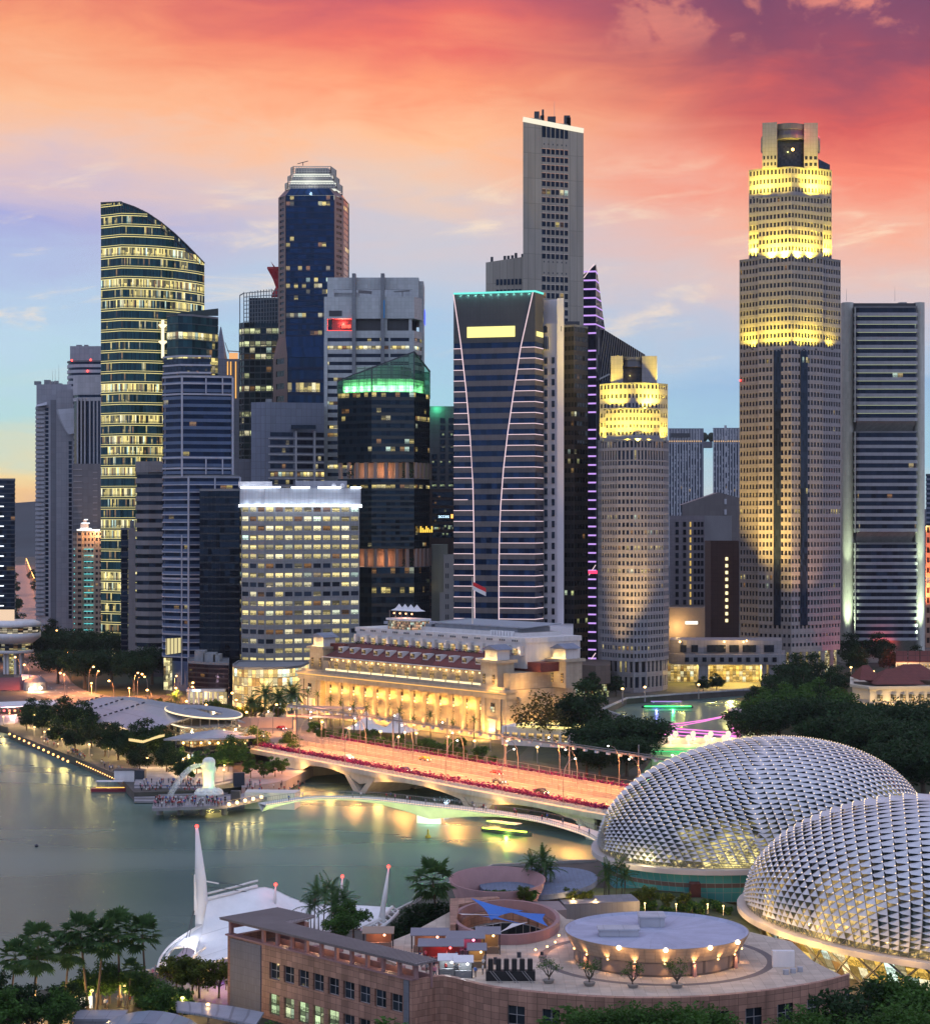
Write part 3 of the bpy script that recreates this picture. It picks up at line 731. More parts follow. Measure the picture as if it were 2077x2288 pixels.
def black_tower():
 Y = 885
 t = thing('office_tower', 'black glass tower with faint scattered reflections, between the blue tower and the white-crowned block', 'tower', (gx(490, Y), Y, ZG))
 g = mat_glass('black_glass', (.004, .007, .014), .03, (.9, .75, .3), .7, .8, seed=51, mull=.05, jitter=.015, rough=.06)
 banded(t, FP((446, Y+1), (491, Y-2), (536, Y-2), (542, Y+4), (542, Y+34), (446, Y+34)), ZG, gz(1097, Y), 28, g, mat_panel('black_panel', (.008, .011, .02), 2, 2.4, .08, .3, rough=.2), .25, .08, 2.0)
 # dark brown podium
 Y = 850
 t = thing('office_block', 'low dark brown glass podium with a few lit rooms below the black tower', 'office block', (gx(465, Y), Y, ZG))
 g = mat_glass('brown_glass', (.020, .010, .010), .22, (1, .72, .25), .9, .4, seed=53)
 banded(t, FP((420, Y), (466, Y-8), (512, Y-12), (512, Y+20), (420, Y+24)), ZG, gz(1482, Y), 8, g, mat_panel('brown_panel', (.035, .018, .016), 2.4, 2.6, .08, .3, rough=.3), .3, .15, 2.4)
 for i, (x, w, h) in enumerate(((432, 22, 4), (452, 26, 3), (474, 14, 2.4))):
  b = MB(); b.box(gx(x, Y), Y+4, gz(1482, Y)+.3, gx(x+w, Y), Y+14, gz(1482, Y)+h+1); part('roof_plant', b, M_plant, t)
 b = MB()
 for i in range(7): b.box(gx(428+i*11.2, Y-4), Y-14-i*.9, ZG, gx(428+i*11.2, Y-4)+.7, Y-13-i*.9, ZG+5.2)
 b.box(gx(424, Y-4), Y-14.5, ZG+5.2, gx(509, Y-4), Y-11, ZG+6.2); part('shopfront_colonnade', b, M_white, t)
 b = MB(); b.face([(gx(424, Y), Y-9.5, ZG), (gx(510, Y-8), Y-13, ZG), (gx(510, Y-8), Y-13, ZG+5), (gx(424, Y), Y-9.5, ZG+5)], [(0, 0), (12, 0), (12, 1), (0, 1)]); part('shopfront', b, mat_glass('shop_glass', (.1, .08, .05), 1.5, (1, .75, .35), 2.4, 0, seed=54), t)
 b = MB(); b.box(gx(430, Y-14), Y-14.6, ZG+5.4, gx(449, Y-14), Y-14.52, ZG+6.1); part('shop_sign', b, mat_emit('sign_blue_white', (.7, .9, 1), 2), t)
black_tower()

def white_crown():
 Y = 860; zt = gz(1090, Y)
 t = thing('office_block', 'grey office block with two bright white light bars round its parapet and many lit windows', 'office block', (gx(670, Y), Y, ZG))
 poly = FP((539, Y+8), (592, Y), (803, Y+14), (803, Y+50), (539, Y+50))
 zw = gz(1133, Y); z0 = gz(1492, Y)
 g = mat_glass('crown_block_glass', (.016, .020, .030), .78, (1, .82, .34), 1.15, .3, seed=61, mull=.10, fill=.75)
 w = mat_panel('grey_green_panel', (.20, .205, .22), 1.5, 1.6, .1, .35, rough=.35)
 banded(t, poly, z0, zw, 17, g, w, .52, .3, 4.3, .9, par=0)
 gp = mat_panel('crown_panel', (.40, .42, .48), 1.8, 2.2, .12, .35, rough=.4)
 block(t, inset(poly, -.6), zw+.4, zt, gp, 'parapet_wall')
 b = MB(); o = inset(poly, -1.1); b.ring(o, inset(poly, -.65), zw+.2, zw+1.1); part('light_bar', b, mat_emit('cool_bar', (.82, .90, 1), 6), t)
 for a, c in ((539, 560), (561, 627), (650, 690), (708, 758), (780, 803)):
  b = MB()
  if a < 592: b.bar((gx(a, Y+8), Y+6.8 if a < 560 else Y-.9, zt+.3), (gx(592 if a < 560 else c, Y), Y-1.1, zt+.3), .5, .6)
  else: b.bar((gx(a, Y), Y-1.2+14*(a-592)/211, zt+.3), (gx(c, Y), Y-1.2+14*(c-592)/211, zt+.3), .5, .6)
  part('light_bar', b, mat_emit('cool_bar2', (.82, .90, 1), 6) if 'cool_bar2' not in bpy.data.materials else bpy.data.materials['cool_bar2'], t)
 block(t, FP((533, Y+8), (608, Y+6), (608, Y+26), (533, Y+26)), zt+.6, gz(1076, Y+8), M_white, 'roof_box')
 block(t, FP((660, Y+16), (775, Y+20), (775, Y+36), (660, Y+34)), zt+.1, gz(1074, Y+16), M_greyc, 'roof_plant')
 for x in (746, 765):
  b = MB(); b.ball(pt(x, 1085, Y+10), 1.0, 8, 5); part('dome_vent', b, M_white, t)
 for x in range(545, 803, 26): lamp('POINT', (gx(x, Y), Y+(14*(x-592)/211 if x > 592 else 8*(592-x)/53)-2.6, zw+.6), 420, (.8, .9, 1), .4, t)
 # podium storey of columns
 block(t, inset(poly, 1.6), ZG, z0-.05, mat_panel('podium_pink', (.30, .20, .17), 3, 3, .1, .3), 'base_wall')
 # curved lit glass drum at the foot
 Yd = 800; c = [(gx(508, Yd), Yd+18), (gx(520, Yd), Yd+6), (gx(545, Yd), Yd), (gx(590, Yd), Yd-2), (gx(640, Yd), Yd+2), (gx(668, Yd), Yd+10), (gx(680, Yd), Yd+40), (gx(508, Yd), Yd+40)]
 t2 = thing('glass_pavilion', 'curved glass pavilion glowing amber at the foot of the white-crowned block', 'pavilion', (gx(590, Yd), Yd, ZG))
 gg = mat_glass('amber_glass', (.10, .08, .045), .65, (1, .70, .24), 1.3, .5, seed=64, mull=.07, hm=.05, glow=.30)
 banded(t2, c, ZG, gz(1496, Yd), 5, gg, mat_panel('amber_frame', (.22, .18, .13), 1.6, 3, .1, .2), .07, .05, 1.8)
 lamp('POINT', (gx(560, Yd), Yd-10, 8), 20000, (1, .6, .2), 1, t2)
white_crown()

# ---- second row
def second_row():
 Y = 990
 t = thing('office_block', 'broad blue-grey clad block with half its windows lit, behind the white-crowned block', 'office block', (gx(640, Y), Y, ZG))
 zt = gz(902, Y); blk = FP((561, Y+2), (590, Y), (724, Y+8), (724, Y+50), (561, Y+50))
 block(t, blk, ZG, zt, M_blueg, par=.8)
 g = mat_glass('blue_block_glass', (.012, .015, .028), .50, YEL, 1.15, .5, seed=71, mull=.14)
 for k in range(9):
  z = gz(975+k*17.8, Y)
  for x0, x1, nb in ((604, 655, 6), (663, 699, 5), (703, 724, 3)):
   y0, y1 = Y+8*(x0-590)/134, Y+8*(x1-590)/134
   b = MB(); b.face([(gx(x0, y0), y0-.15, z), (gx(x1, y1), y1-.15, z), (gx(x1, y1), y1-.15, z+2.2), (gx(x0, y0), y0-.15, z+2.2)], [(x0, k), (x0+nb, k), (x0+nb, k+1), (x0, k+1)]); part('window_band', b, g, t)
  b = MB(); b.bar((gx(600, Y), Y-.2, z-1.0), (gx(724, Y+8), Y+7.6, z-1.0), .5, .7); part('ledge', b, M_pale, t)
 for px in (660, 701):
  b = MB(); yy = Y+8*(px-590)/134; b.box(gx(px, Y)-.5, yy-.7, gz(1140, Y), gx(px, Y)+.5, yy+.2, gz(962, Y)); part('pale_fin', b, M_pale, t)
 b = MB(); b.box(gx(650, Y), Y+2, gz(958, Y), gx(705, Y), Y+3.5, gz(949, Y)); part('window_strip', b, mat_glass('slot2', (.01, .012, .02), .1, (.5, 1, .6), 1, seed=72), t)
 plant(t, blk, zt, 4, 8, 3)
 # grey link block left
 Y = 1010
 t = thing('office_block', 'low dark grey roof block between the lattice tower and the blue-grey block', 'office block', (gx(545, Y), Y, ZG))
 block(t, FP((520, Y), (561, Y), (561, Y+20), (520, Y+20)), ZG, gz(1030, Y), M_mid, par=1)
 # slim tower with amber vertical strips
 Y = 1200
 t = thing('office_tower', 'slim grey tower with orange vertical light strips and an unfinished glowing top', 'tower', (gx(520, Y), Y, ZG))
 block(t, FP((488, Y), (536, Y), (536, Y+26), (488, Y+26)), ZG, gz(802, Y), M_blueg)
 for x, y0, y1 in ((509, 808, 838), (516, 808, 838), (527, 808, 890)):
  b = MB(); b.box(gx(x, Y)-.3, Y-.5, gz(y1, Y), gx(x, Y)+.3, Y-.05, gz(y0, Y)); part('light_strip', b, mat_emit('orange_strip%d' % x, (1, .5, .12), 1.2), t)
 b = MB(); b.prism(FP((512, Y+4), (532, Y+4), (532, Y+16), (512, Y+16)), gz(802, Y), gz(787, Y)); part('lit_top', b, mat_emit('orange_top', (1, .50, .20), .9), t)
 b = MB(); b.bar(pt(508, 784, Y+6), pt(536, 786, Y+6), .5, .6); b.bar(pt(512, 790, Y+6), pt(503, 765, Y+6), .4, .4); part('crane', b, M_steel, t)
 cone = MB(); cone.lathe((gx(489, Y), Y+10, gz(800, Y)), [(5, -8), (4, 0), (2.5, 8), (.3, 20)], 8); part('spire', cone, M_blueg, t)
 # lattice tower with curved top and red sail
 Y = 1150
 t = thing('office_tower', 'pale lattice glass tower with a curved open top and a red sail fin', 'tower', (gx(578, Y), Y, ZG))
 poly = FP((534, Y+6), (545, Y), (632, Y-2), (632, Y+36), (534, Y+36))
 g = mat_glass('lattice_glass', (.016, .030, .034), .30, (.85, .9, .45), .9, .85, seed=75, mull=.08)
 lat = mat_panel('lattice_metal', (.20, .23, .25), 3, 3, .1, .2)
 banded(t, poly, ZG, gz(720, Y), 52, g, mat_panel('lattice_spandrel', (.055, .075, .085), 3, 3, .1, .2), .22, .3, 3.2, .35, roof=False)
 fr = MB()
 for i in range(14):
  px = 545+i*6.3; yy = Y-2*(px-545)/87-.2; top = 655-10*math.sin(min(1, (px-545)/80)*math.pi/2)
  fr.bar(pt(px, 722, yy), pt(px, top, yy), .45, .45)
 for j in range(8):
  fr.bar(pt(545, 655+j*9, Y-.3), pt(632, 648+j*9.5, Y-2.3), .4, .4)
 fr.bar(pt(536, 660, Y+5), pt(536, 722, Y+5), .5, .5); fr.bar(pt(545, 655, Y), pt(536, 660, Y+6), .5, .5)
 for i in range(6): fr.bar(pt(545+i*15, 653-i*1.6, Y), pt(545+i*15, 653-i*1.6, Y+26), .4, .4)
 part('open_frame', fr, lat, t)
 block(t, FP((556, Y+8), (632, Y+8), (632, Y+30), (556, Y+30)), gz(722, Y), gz(662, Y), mat_glass('inner_glass', (.03, .045, .06), .12, YEL, .8, seed=76), 'inner_core')
 red = mat_plain('red_sail', (.42, .02, .03), .45)
 b = MB()
 def sail(cv, off, th=1.2):
  g0 = [[pt(a, y, Y+off), pt(c, y, Y+off-5)] for a, c, y in cv]
  b.slab(g0[::-1], th)
 sail([(606, 634, 660), (603, 634, 640), (600, 634, 620), (598, 634, 600)][:1]+[(617, 634, 640), (610, 634, 620), (606, 634, 612), (597, 622, 596)], 6)
 part('red_sail', b, red, t)
 b = MB(); b.face([pt(605, 584, Y+2), pt(625, 625, Y+2), pt(634, 665, Y+2), pt(634, 640, Y-3), pt(622, 605, Y-3)]); b.face([pt(605, 584, Y+3), pt(622, 605, Y-2), pt(634, 640, Y-2), pt(634, 665, Y+3), pt(625, 625, Y+3)]); part('red_sail', b, red, t)
second_row()

def blue_giant():
 Y = 1107
 t = thing('office_tower', 'very tall dark blue glass tower with brown stone corners and white-lit lattice rings on top', 'tower', (gx(700, Y), Y, ZG))
 g = mat_glass('giant_glass', (.004, .018, .065), .20, YEL, 1.2, .85, seed=81, mull=.06, hm=.06, ior=1.6)
 g2 = mat_glass('giant_stone_glass', (.010, .012, .02), .08, YEL, 1.1, .5, seed=83)
 st = mat_panel('rose_stone', (.145, .095, .095), 2.4, 3.9, .1, .25, rough=.4); sp = mat_panel('blue_spandrel2', (.006, .022, .072), 2.4, 1.9, .08, .3, rough=.3, spec=.2)
 zt = gz(437, Y); zk = gz(752, Y); zk2 = gz(800, Y)
 nf = 50
 # stone corner piers (left and right) around the glass shaft
 glass = FP((639, Y), (745, Y-1), (745, Y+1), (639, Y+2))
 up = FP((622, Y+8), (638, Y), (747, Y-1), (768, Y+10), (780, Y+30), (780, Y+44), (622, Y+44))
 dn = FP((610, Y+10), (642, Y-4), (760, Y-4), (779, Y+8), (790, Y+24), (790, Y+52), (610, Y+52))
 def bands(poly, za, zb, n, s):
  inn = inset(poly, .3); fh = (zb-za)/n; w = W0 = MB(); w2 = MB(); sw = MB()
  for k in range(n):
   z = za+k*fh; b = MB(); b2 = MB()
   for i in range(len(poly)):
    p, q = inn[i], inn[(i+1) % len(poly)]; P, Q = poly[i], poly[(i+1) % len(poly)]
    d = math.hypot(q[0]-p[0], q[1]-p[1]); main = i == 1 or i == 3
    if main:
     nb = max(1, round(d/2.3))
     b.face([(*p, z), (*q, z), (*q, z+fh), (*p, z+fh)], [(i*64, s+k+.02), (i*64+nb, s+k+.02), (i*64+nb, s+k+.98), (i*64, s+k+.98)])
     sw.face([(p[0], p[1]-.12, z), (q[0], q[1]-.12, z), (q[0], q[1]-.12, z+fh*.26), (p[0], p[1]-.12, z+fh*.26)])
    elif i in (0, 2):
     w = w2 if i == 2 else W0
     P, Q, a, c = Vector(P), Vector(Q), .22, .78
     w.face([(*P, z), (*Q, z), (*Q, z+fh*.55), (*P, z+fh*.55)])
     for u, v in ((0, a), (c, 1)):
      A, B = P.lerp(Q, u), P.lerp(Q, v); w.face([(*A, z+fh*.55), (*B, z+fh*.55), (*B, z+fh), (*A, z+fh)])
     b2.face([(*Vector(p).lerp(Vector(q), .15), z+fh*.5), (*Vector(p).lerp(Vector(q), .85), z+fh*.5), (*Vector(p).lerp(Vector(q), .85), z+fh), (*Vector(p).lerp(Vector(q), .15), z+fh)], [(0, s+k), (2, s+k), (2, s+k+1), (0, s+k+1)])
    else: W0.face([(*P, z), (*Q, z), (*Q, z+fh), (*P, z+fh)])
   w = W0
   part('window_band', b, g, t); part('corner_window', b2, g2, t)
  part('corner_stone', w, st, t); part('corner_stone', w2, st, t); part('spandrel', sw, sp, t)
 bands(up, zk, zt, 24, 100); bands(dn, ZG, zk2, 24, 0)
 n = len(up); w = MB(); gb = MB()
 for i in range(n):
  (gb if i in (1, 3) else w).face([(*dn[i], zk2), (*dn[(i+1) % n], zk2), (*up[(i+1) % n], zk), (*up[i], zk)], [(i*64, 80), (i*64+20, 80), (i*64+20, 82), (i*64, 82)])
 part('tapered_stone', w, st, t); part('tapered_glass', gb, g, t)
 cr = FP((638, Y+9), (650, Y+3), (735, Y+2), (752, Y+10), (765, Y+26), (765, Y+40), (638, Y+40)); zc = gz(419, Y); w = MB(); gb = MB()
 for i in range(n):
  (gb if i in (1, 3) else w).face([(*up[i], zt), (*up[(i+1) % n], zt), (*cr[(i+1) % n], zc), (*cr[i], zc)], [(i*64, 130), (i*64+18, 130), (i*64+18, 131), (i*64, 131)])
 w.cap(cr, zc); part('sloped_shoulder', w, st, t); part('shoulder_glass', gb, g, t)
 lat = mat_plain('lattice_pale', (.42, .42, .40), .5)
 for x0, x1, xr, ya, yb in ((637, 752, 765, 418, 405), (643, 746, 758, 400, 389), (650, 739, 751, 385, 369)):
  yo = (Y+6, Y+4, Y+9, Y+24)
  poly = FP((x0, Y+8), (x0+6, Y+4), (x1, Y+4), (xr, Y+16), (xr, Y+38), (x0, Y+38)); za, zb = gz(ya, Y), gz(yb, Y); f = MB()
  for e in range(4):
   p, q = Vector(poly[e]), Vector(poly[e+1]); m = max(2, round((q-p).length/1.5))
   for k in range(m+1):
    c = p.lerp(q, k/m); f.box(c.x-.17, c.y-.17, za, c.x+.17, c.y+.17, zb)
  for k in range(4): z = za+(zb-za)*k/3; f.ring(poly, inset(poly, .4), z-.17, z+.17)
  lr = part('lattice_ring', f, lat, t)
  b = MB(); b.prism(inset(poly, 1.6), za-1.2, za+.25); part('light_ring', b, mat_emit('ring_light%d' % x0, (.95, .98, .85), .9), lr)
  b = MB(); b.prism(inset(poly, 2.5), za+.3, zb-.4); part('inner_drum', b, M_mid, lr)
 lamp('POINT', pt(690, 402, Y-2), 1500, (1, 1, .9), 1, t)
 b = MB(); b.bar(pt(665, 366, Y+10), pt(688, 360, Y+10), .35, .35); b.bar(pt(677, 370, Y+10), pt(677, 363, Y+10), .4, .4); part('roof_crane', b, M_darkg, t)
blue_giant()

def fin_tower():
 Y = 1020
 t = thing('office_tower', 'pale grey banded tower with two full-height fins and one red-lit terrace', 'tower', (gx(830, Y), Y, ZG))
 pan = mat_panel('pale_grey_panel', (.46, .48, .50), 1.9, 1.9, .1, .25)
 base = FP((724, Y), (925, Y-1), (933, Y+4), (947, Y+12), (947, Y+46), (724, Y+46)); z_s = gz(755, Y); zt = gz(663, Y)
 g = mat_glass('fin_glass', (.012, .014, .026), .32, YEL, 1.2, .85, seed=91, mull=.1)
 banded(t, base, ZG, z_s, 42, g, pan, .55, .5, 2.2, .0, roof=False)
 # solid piers at the ends of every band
 b = MB()
 for a, c in ((724, 732), (787, 790), (868, 872), (914, 925)): b.box(gx(a, Y)+.01, Y-1.02, ZG, gx(c, Y), Y+.6, z_s)
 b.prism(base, gz(712, Y), zt); b.prism(inset(base, .02), z_s, gz(739, Y)); part('upper_wall', b, pan, t)
 op = MB()
 b = MB(); b.prism(inset(base, 4), gz(739, Y), gz(712, Y)); part('terrace_wall', b, M_darkg, t)
 b = MB()
 for px in (724.3, 786, 858, 913):
  b.box(gx(px, Y), Y-.2, gz(739, Y), gx(px, Y)+1.6, Y+4.5, gz(712, Y))
 part('terrace_pier', b, pan, t)
 b = MB(); b.prism(FP((733, Y+2.2), (786, Y+2.2), (786, Y+3.9), (733, Y+3.9)), gz(738.5, Y), gz(737, Y)); part('red_light', b, mat_emit('red_glow', (1, .04, .03), 3), t)
 for i in range(7):
  q = MB(); q.box(gx(763+i*3, Y), Y+2, gz(732, Y), gx(764.6+i*3, Y), Y+2.4, gz(725, Y)); part('red_lamp', q, mat_emit('red_lamp', (1, .08, .05), 4) if 'red_lamp' not in bpy.data.materials else bpy.data.materials['red_lamp'], t)
 lamp('POINT', pt(765, 722, Y+1), 9000, (1, .05, .03), .6, t)
 b = MB(); b.prism(FP((735, Y-.2), (785, Y-.2), (785, Y+.2), (735, Y+.2)), gz(707, Y), gz(694, Y)); part('dark_opening', b, M_darkg, t)
 # top frame
 b = MB(); zt2 = gz(618, Y)
 b.box(gx(730, Y)+.03, Y+3.9, gz(645, Y), gx(935, Y)-.03, Y+6, zt2); b.box(gx(730, Y), Y+4, zt, gx(745, Y), Y+8, gz(645, Y)); b.box(gx(920, Y), Y+4, zt, gx(935, Y), Y+30, zt2-.05)
 b.box(gx(935, Y)+.02, Y+10, zt-60, gx(945, Y), Y+34, gz(623, Y)); b.box(gx(730, Y), Y+36, zt, gx(945, Y), Y+38, zt2-1)
 b.box(gx(745, Y), Y+8.05, zt, gx(800, Y), Y+16, gz(650, Y)); part('top_frame', b, pan, t)
 for px in (791, 855):
  b = MB(); b.box(gx(px-4, Y), Y-2.5, gz(1080, Y), gx(px+4, Y), Y+4.02, gz(612, Y)); part('fin', b, mat_panel('fin_panel%d' % px, (.20, .21, .235), 2, 2.4, .08, .25), t)
 b = MB(); b.bar(pt(800, 652, Y+12), pt(830, 654, Y+14), 1.5, 1.5); b.bar(pt(880, 652, Y+8), pt(915, 650, Y+8), .6, .6); b.bar(pt(899, 663, Y+8), pt(899, 650, Y+8), .8, .8); part('roof_gantry', b, M_steel, t)
 b = MB(); b.box(gx(857, Y), Y-2.7, gz(712, Y), gx(860, Y), Y-2.55, gz(672, Y)); part('blue_banner', b, mat_plain('blue_banner', (.04, .25, .55)), t)
 b = MB(); b.box(gx(946.6, Y), Y+14, gz(715, Y), gx(948, Y), Y+30, gz(685, Y)); part('blue_sign', b, mat_emit('blue_sign', (.1, .15, 1), 1.5), t)
fin_tower()

def green_crown():
 Y = 930
 t = thing('office_tower', 'dark glass tower with a slanted green-lit glass crown and two open sky gardens', 'tower', (gx(860, Y), Y, ZG))
 g = mat_glass('garden_tower_glass', (.006, .013, .020), .20, YEL, 1.15, .85, seed=101, mull=.07, hm=.05)
 dk = mat_panel('black_green_panel', (.014, .022, .028), 2, 2, .08, .3, rough=.2)
 p = FP((754, Y+10), (830, Y-2), (925, Y), (960, Y+18), (960, Y+50), (754, Y+50))
 zs = [(ZG, gz(1357, Y), 8, 0), (gz(1357, Y), gz(1268, Y), 0, 0)]
 banded(t, p, ZG, gz(1268, Y), 12, g, dk, .4, .15, 2.2, roof=True, par=0)
 banded(t, p, gz(1226, Y), gz(1070, Y), 12, g, dk, .4, .15, 2.2, seedv=20, par=0)
 banded(t, p, gz(1033, Y), gz(877, Y), 9, g, dk, .42, .15, 2.2, seedv=40, roof=False)
 pink = mat_panel('garden_stone', (.28, .20, .18), 2, 2, .05, .2)
 for za, zb, nm in ((gz(1268, Y)+.35, gz(1226, Y), 1), (gz(1070, Y)+.35, gz(1033, Y), 2)):
  block(t, inset(p, 8), za, zb, pink, 'garden_wall')
  for i in range(5):
   P, Q = Vector(p[i]), Vector(p[(i+1) % 6])
   if i == 4: continue
   m = 4 if i in (0, 1, 2) else 3
   for k in range(m):
    c = P.lerp(Q, (k+.35)/m)+Vector((0, 1.2)); b = MB(); b.tube([(c.x, c.y, za), (c.x, c.y, zb)], 1.0, 8); part('column', b, pink, t)
  lamp('POINT', (gx(860, Y), Y+3, za+3), 1500, (1, .45, .18), .5, t); lamp('POINT', (gx(800, Y), Y+7, za+3), 1200, (1, .5, .25), .5, t)
  for x in (905, 918, 780):
   s = MB(); c = Vector((gx(x, Y), Y+2.5, za)); rnd = random.Random(x)
   for _ in range(60):
    o = Vector((rnd.gauss(0, .8), rnd.gauss(0, .5), rnd.uniform(0, 4))); a = Vector((rnd.gauss(0, 1), rnd.gauss(0, 1), rnd.gauss(0, 1))).normalized()*.7; d = Vector((rnd.gauss(0, 1), rnd.gauss(0, 1), rnd.gauss(0, 1))).normalized()*.7
    s.face([c+o, c+o+a, c+o+a+d, c+o+d])
   part('garden_plant', s, M_leaf_dark, t)
 # crown
 cg = mat_glass('green_crown_glass', (.03, .10, .07), .0, (.3, 1, .5), 1, 0, seed=105, mull=.09, hm=.09, glow=.0)
 zb = gz(877, Y)
 tops = {0: 852, 1: 822, 2: 786, 3: 830, 4: 830, 5: 852}
 b = MB(); n = 6
 for i in range(n):
  a, c = p[i], p[(i+1) % n]; nb = max(2, round(math.dist(a, c)/2.4)); A = gz(tops[i], a[1]); C = gz(tops[(i+1) % n], c[1])
  b.face([(*a, zb), (*c, zb), (*c, C), (*a, A)], [(i*32, 0), (i*32+nb, 0), (i*32+nb, (C-zb)/3.4), (i*32, (A-zb)/3.4)])
 # translucent green glazing
 m, tt, bs, out = newmat('crown_glazing'); tr = tt.n.new('ShaderNodeBsdfTransparent'); tr.inputs[0].default_value = (.5, .85, .65, 1)
 u, v, _ = tt.sep(tt.n.new('ShaderNodeUVMap').outputs[0]); mu = tt.math('MAXIMUM', tt.math('LESS_THAN', tt.math('FRACT', u), .09), tt.math('LESS_THAN', tt.math('FRACT', v), .10))
 rr = tt.white(tt.comb(tt.math('FLOOR', u), tt.math('FLOOR', v), 0))[0]
 bs.inputs['Base Color'].default_value = (.05, .12, .09, 1); bs.inputs['Roughness'].default_value = .15
 mx = tt.n.new('ShaderNodeMixShader'); tt.put(mx.inputs[0], tt.math('MAXIMUM', tt.math('MULTIPLY', mu, .95), tt.math('ADD', .3, tt.math('MULTIPLY', rr, .25)))); tt.l.new(tr.outputs[0], mx.inputs[1]); tt.l.new(bs.outputs[0], mx.inputs[2]); tt.l.new(mx.outputs[0], out.inputs[0])
 part('crown_glazing', b, m, t)
 b = MB(); q = inset(p, 2.5); b.prism(q, zb, gz(846, Y)); b.prism(inset(p, 9), gz(846, Y), gz(815, Y)); part('crown_inner_wall', b, mat_panel('crown_inner', (.34, .44, .36), 4.8, 3.4, .5, .6), t)
 for x, yy, pw in ((768, 9, 1), (785, 6.4, 1), (802, 3.7, 1), (818, 1.2, 1), (838, -.6, 1), (858, -.2, 1), (878, .2, 1.2), (898, .5, 1.2), (918, 1, 1.4), (932, 5, 1.4), (948, 13, 1.2)):
  o = lamp('POINT', (gx(x, Y), Y+yy, zb+2.0), 2300*pw, (.50, 1, .50), .5, t)
 fr = MB()
 for i in range(4): fr.bar((*p[i], gz(tops[i], p[i][1])), (*p[i+1], gz(tops[i+1], p[i+1][1])), .6, .6)
 for i in range(5): fr.bar((*p[i], zb), (*p[i], gz(tops[i], p[i][1])), .5, .5)
 part('crown_frame', fr, M_darkg, t)
 b = MB()
 for k in range(7):
  b.box(gx(938+k*4, Y), Y+5+k*2, gz(1190, Y), gx(940.5+k*4, Y), Y+5.5+k*2, gz(1176, Y)-((k % 3)*.8))
 part('amber_sign', b, mat_emit('amber_sign', (1, .6, .08), 1.6), t)
M_leaf_dark = mat_plain('leaf_dark', (.018, .032, .014), .7, .4, .8)
green_crown()

def behind_green():
 Y = 1010
 t = thing('office_tower', 'plain grey tower with a brown foot, half hidden behind the green-crowned tower', 'tower', (gx(990, Y), Y, ZG))
 block(t, FP((955, Y), (1030, Y), (1030, Y+30), (955, Y+30)), gz(1093, Y)+.02, gz(912, Y), M_mid, par=1)
 block(t, FP((952, Y-1), (1030, Y-1), (1030, Y+30), (952, Y+30)), ZG, gz(1093, Y), mat_panel('brown_block', (.13, .09, .09), 3, 3, .1, .3), 'brown_wall')
 g = mat_glass('behind_glass', (.012, .014, .022), .25, (.8, 1, .5), .9, .4, seed=111)
 for k in range(13):
  z = gz(940+k*16, Y)
  for x in (965, 983, 1002):
   if k < 5 and x == 965: continue
   b = MB(); b.box(gx(x, Y), Y-.25, z-1.3, gx(x+11, Y), Y-.02, z+1.3); part('window', b, g, t)
 for k in range(6):
  z = gz(1105+k*18, Y); b = MB(); b.box(gx(966, Y), Y-1.3, z-1.4, gx(1012, Y), Y-1.02, z+1.2); part('window_band', b, g, t)
 lamp('POINT', pt(975, 914, Y-3), 1500, (.1, 1, .4), .5, t)
 # sign panel with white and orange letters
 b = MB(); b.box(gx(976, Y), Y-1.5, gz(1162, Y), gx(1014, Y), Y-1.32, gz(1146, Y)); part('sign_panel', b, mat_plain('sign_dark', (.008, .012, .03)), t)
 txt(t, 'acces', 'sign_lettering', (gx(979, Y), Y-1.6, gz(1157, Y)), 2.6, mat_emit('sign_white', (.55, .8, 1), 2.2))
 b = MB(); b.prism(FP((1007, Y-1.75), (1012, Y-1.75), (1012, Y-1.55), (1007, Y-1.55)), gz(1158, Y), gz(1149, Y)); part('sign_emblem', b, mat_emit('sign_orange', (1, .45, .1), 2), t)
 # cream slab and white stepped house
 Y = 975
 t = thing('office_block', 'pale green-white slab with a column of dark notches down its left side', 'office block', (gx(978, Y), Y, ZG))
 block(t, FP((964, Y), (1000, Y), (1000, Y+20), (964, Y+20)), ZG, gz(1217, Y), mat_plain('pale_green_render', (.44, .47, .43), .7, .06, .1, streak=.1))
 for k in range(14):
  b = MB(); b.box(gx(960.5, Y), Y+.3, gz(1233+k*15, Y)-2, gx(966, Y), Y+3, gz(1233+k*15, Y)); part('balcony', b, M_darkg, t)
 Y = 965
 t = thing('apartment_block', 'white stepped block with small paired windows, left of the tower with curved light lines', 'apartment block', (gx(1003, Y), Y, ZG))
 block(t, FP((991, Y), (1016, Y), (1016, Y+15), (991, Y+15)), ZG, gz(1243, Y), M_white, par=.8)
 block(t, FP((982, Y+1), (991, Y+1), (991, Y+14), (982, Y+14)), ZG, gz(1325, Y), M_white, 'lower_wall')
 for k in range(7):
  for x in (995, 999.5):
   b = MB(); b.box(gx(x, Y), Y-.25, gz(1262+k*23, Y)-1.5, gx(x+2.6, Y), Y-.02, gz(1262+k*23, Y)+.8); part('window', b, M_mid, t)
def txt(parent, s, name, loc, size, mat, rot=(math.pi/2, 0, 0), ext=.05, align='LEFT'):
 c = bpy.data.curves.new(name, 'FONT'); c.body = s; c.size = size; c.extrude = ext; c.align_x = align
 o = bpy.data.objects.new(name+'_tmp', c); COL.objects.link(o)
 dg = bpy.context.evaluated_depsgraph_get(); me = bpy.data.meshes.new_from_object(o.evaluated_get(dg)); bpy.data.objects.remove(o)
 me.materials.clear(); me.materials.append(mat)
 k = bpy.data.objects.new(name, me); COL.objects.link(k); k.location = Vector(loc)-(wloc(parent) if parent else Vector((0, 0, 0))); k.rotation_euler = rot
 if parent: k.parent = parent
 return k
behind_green()

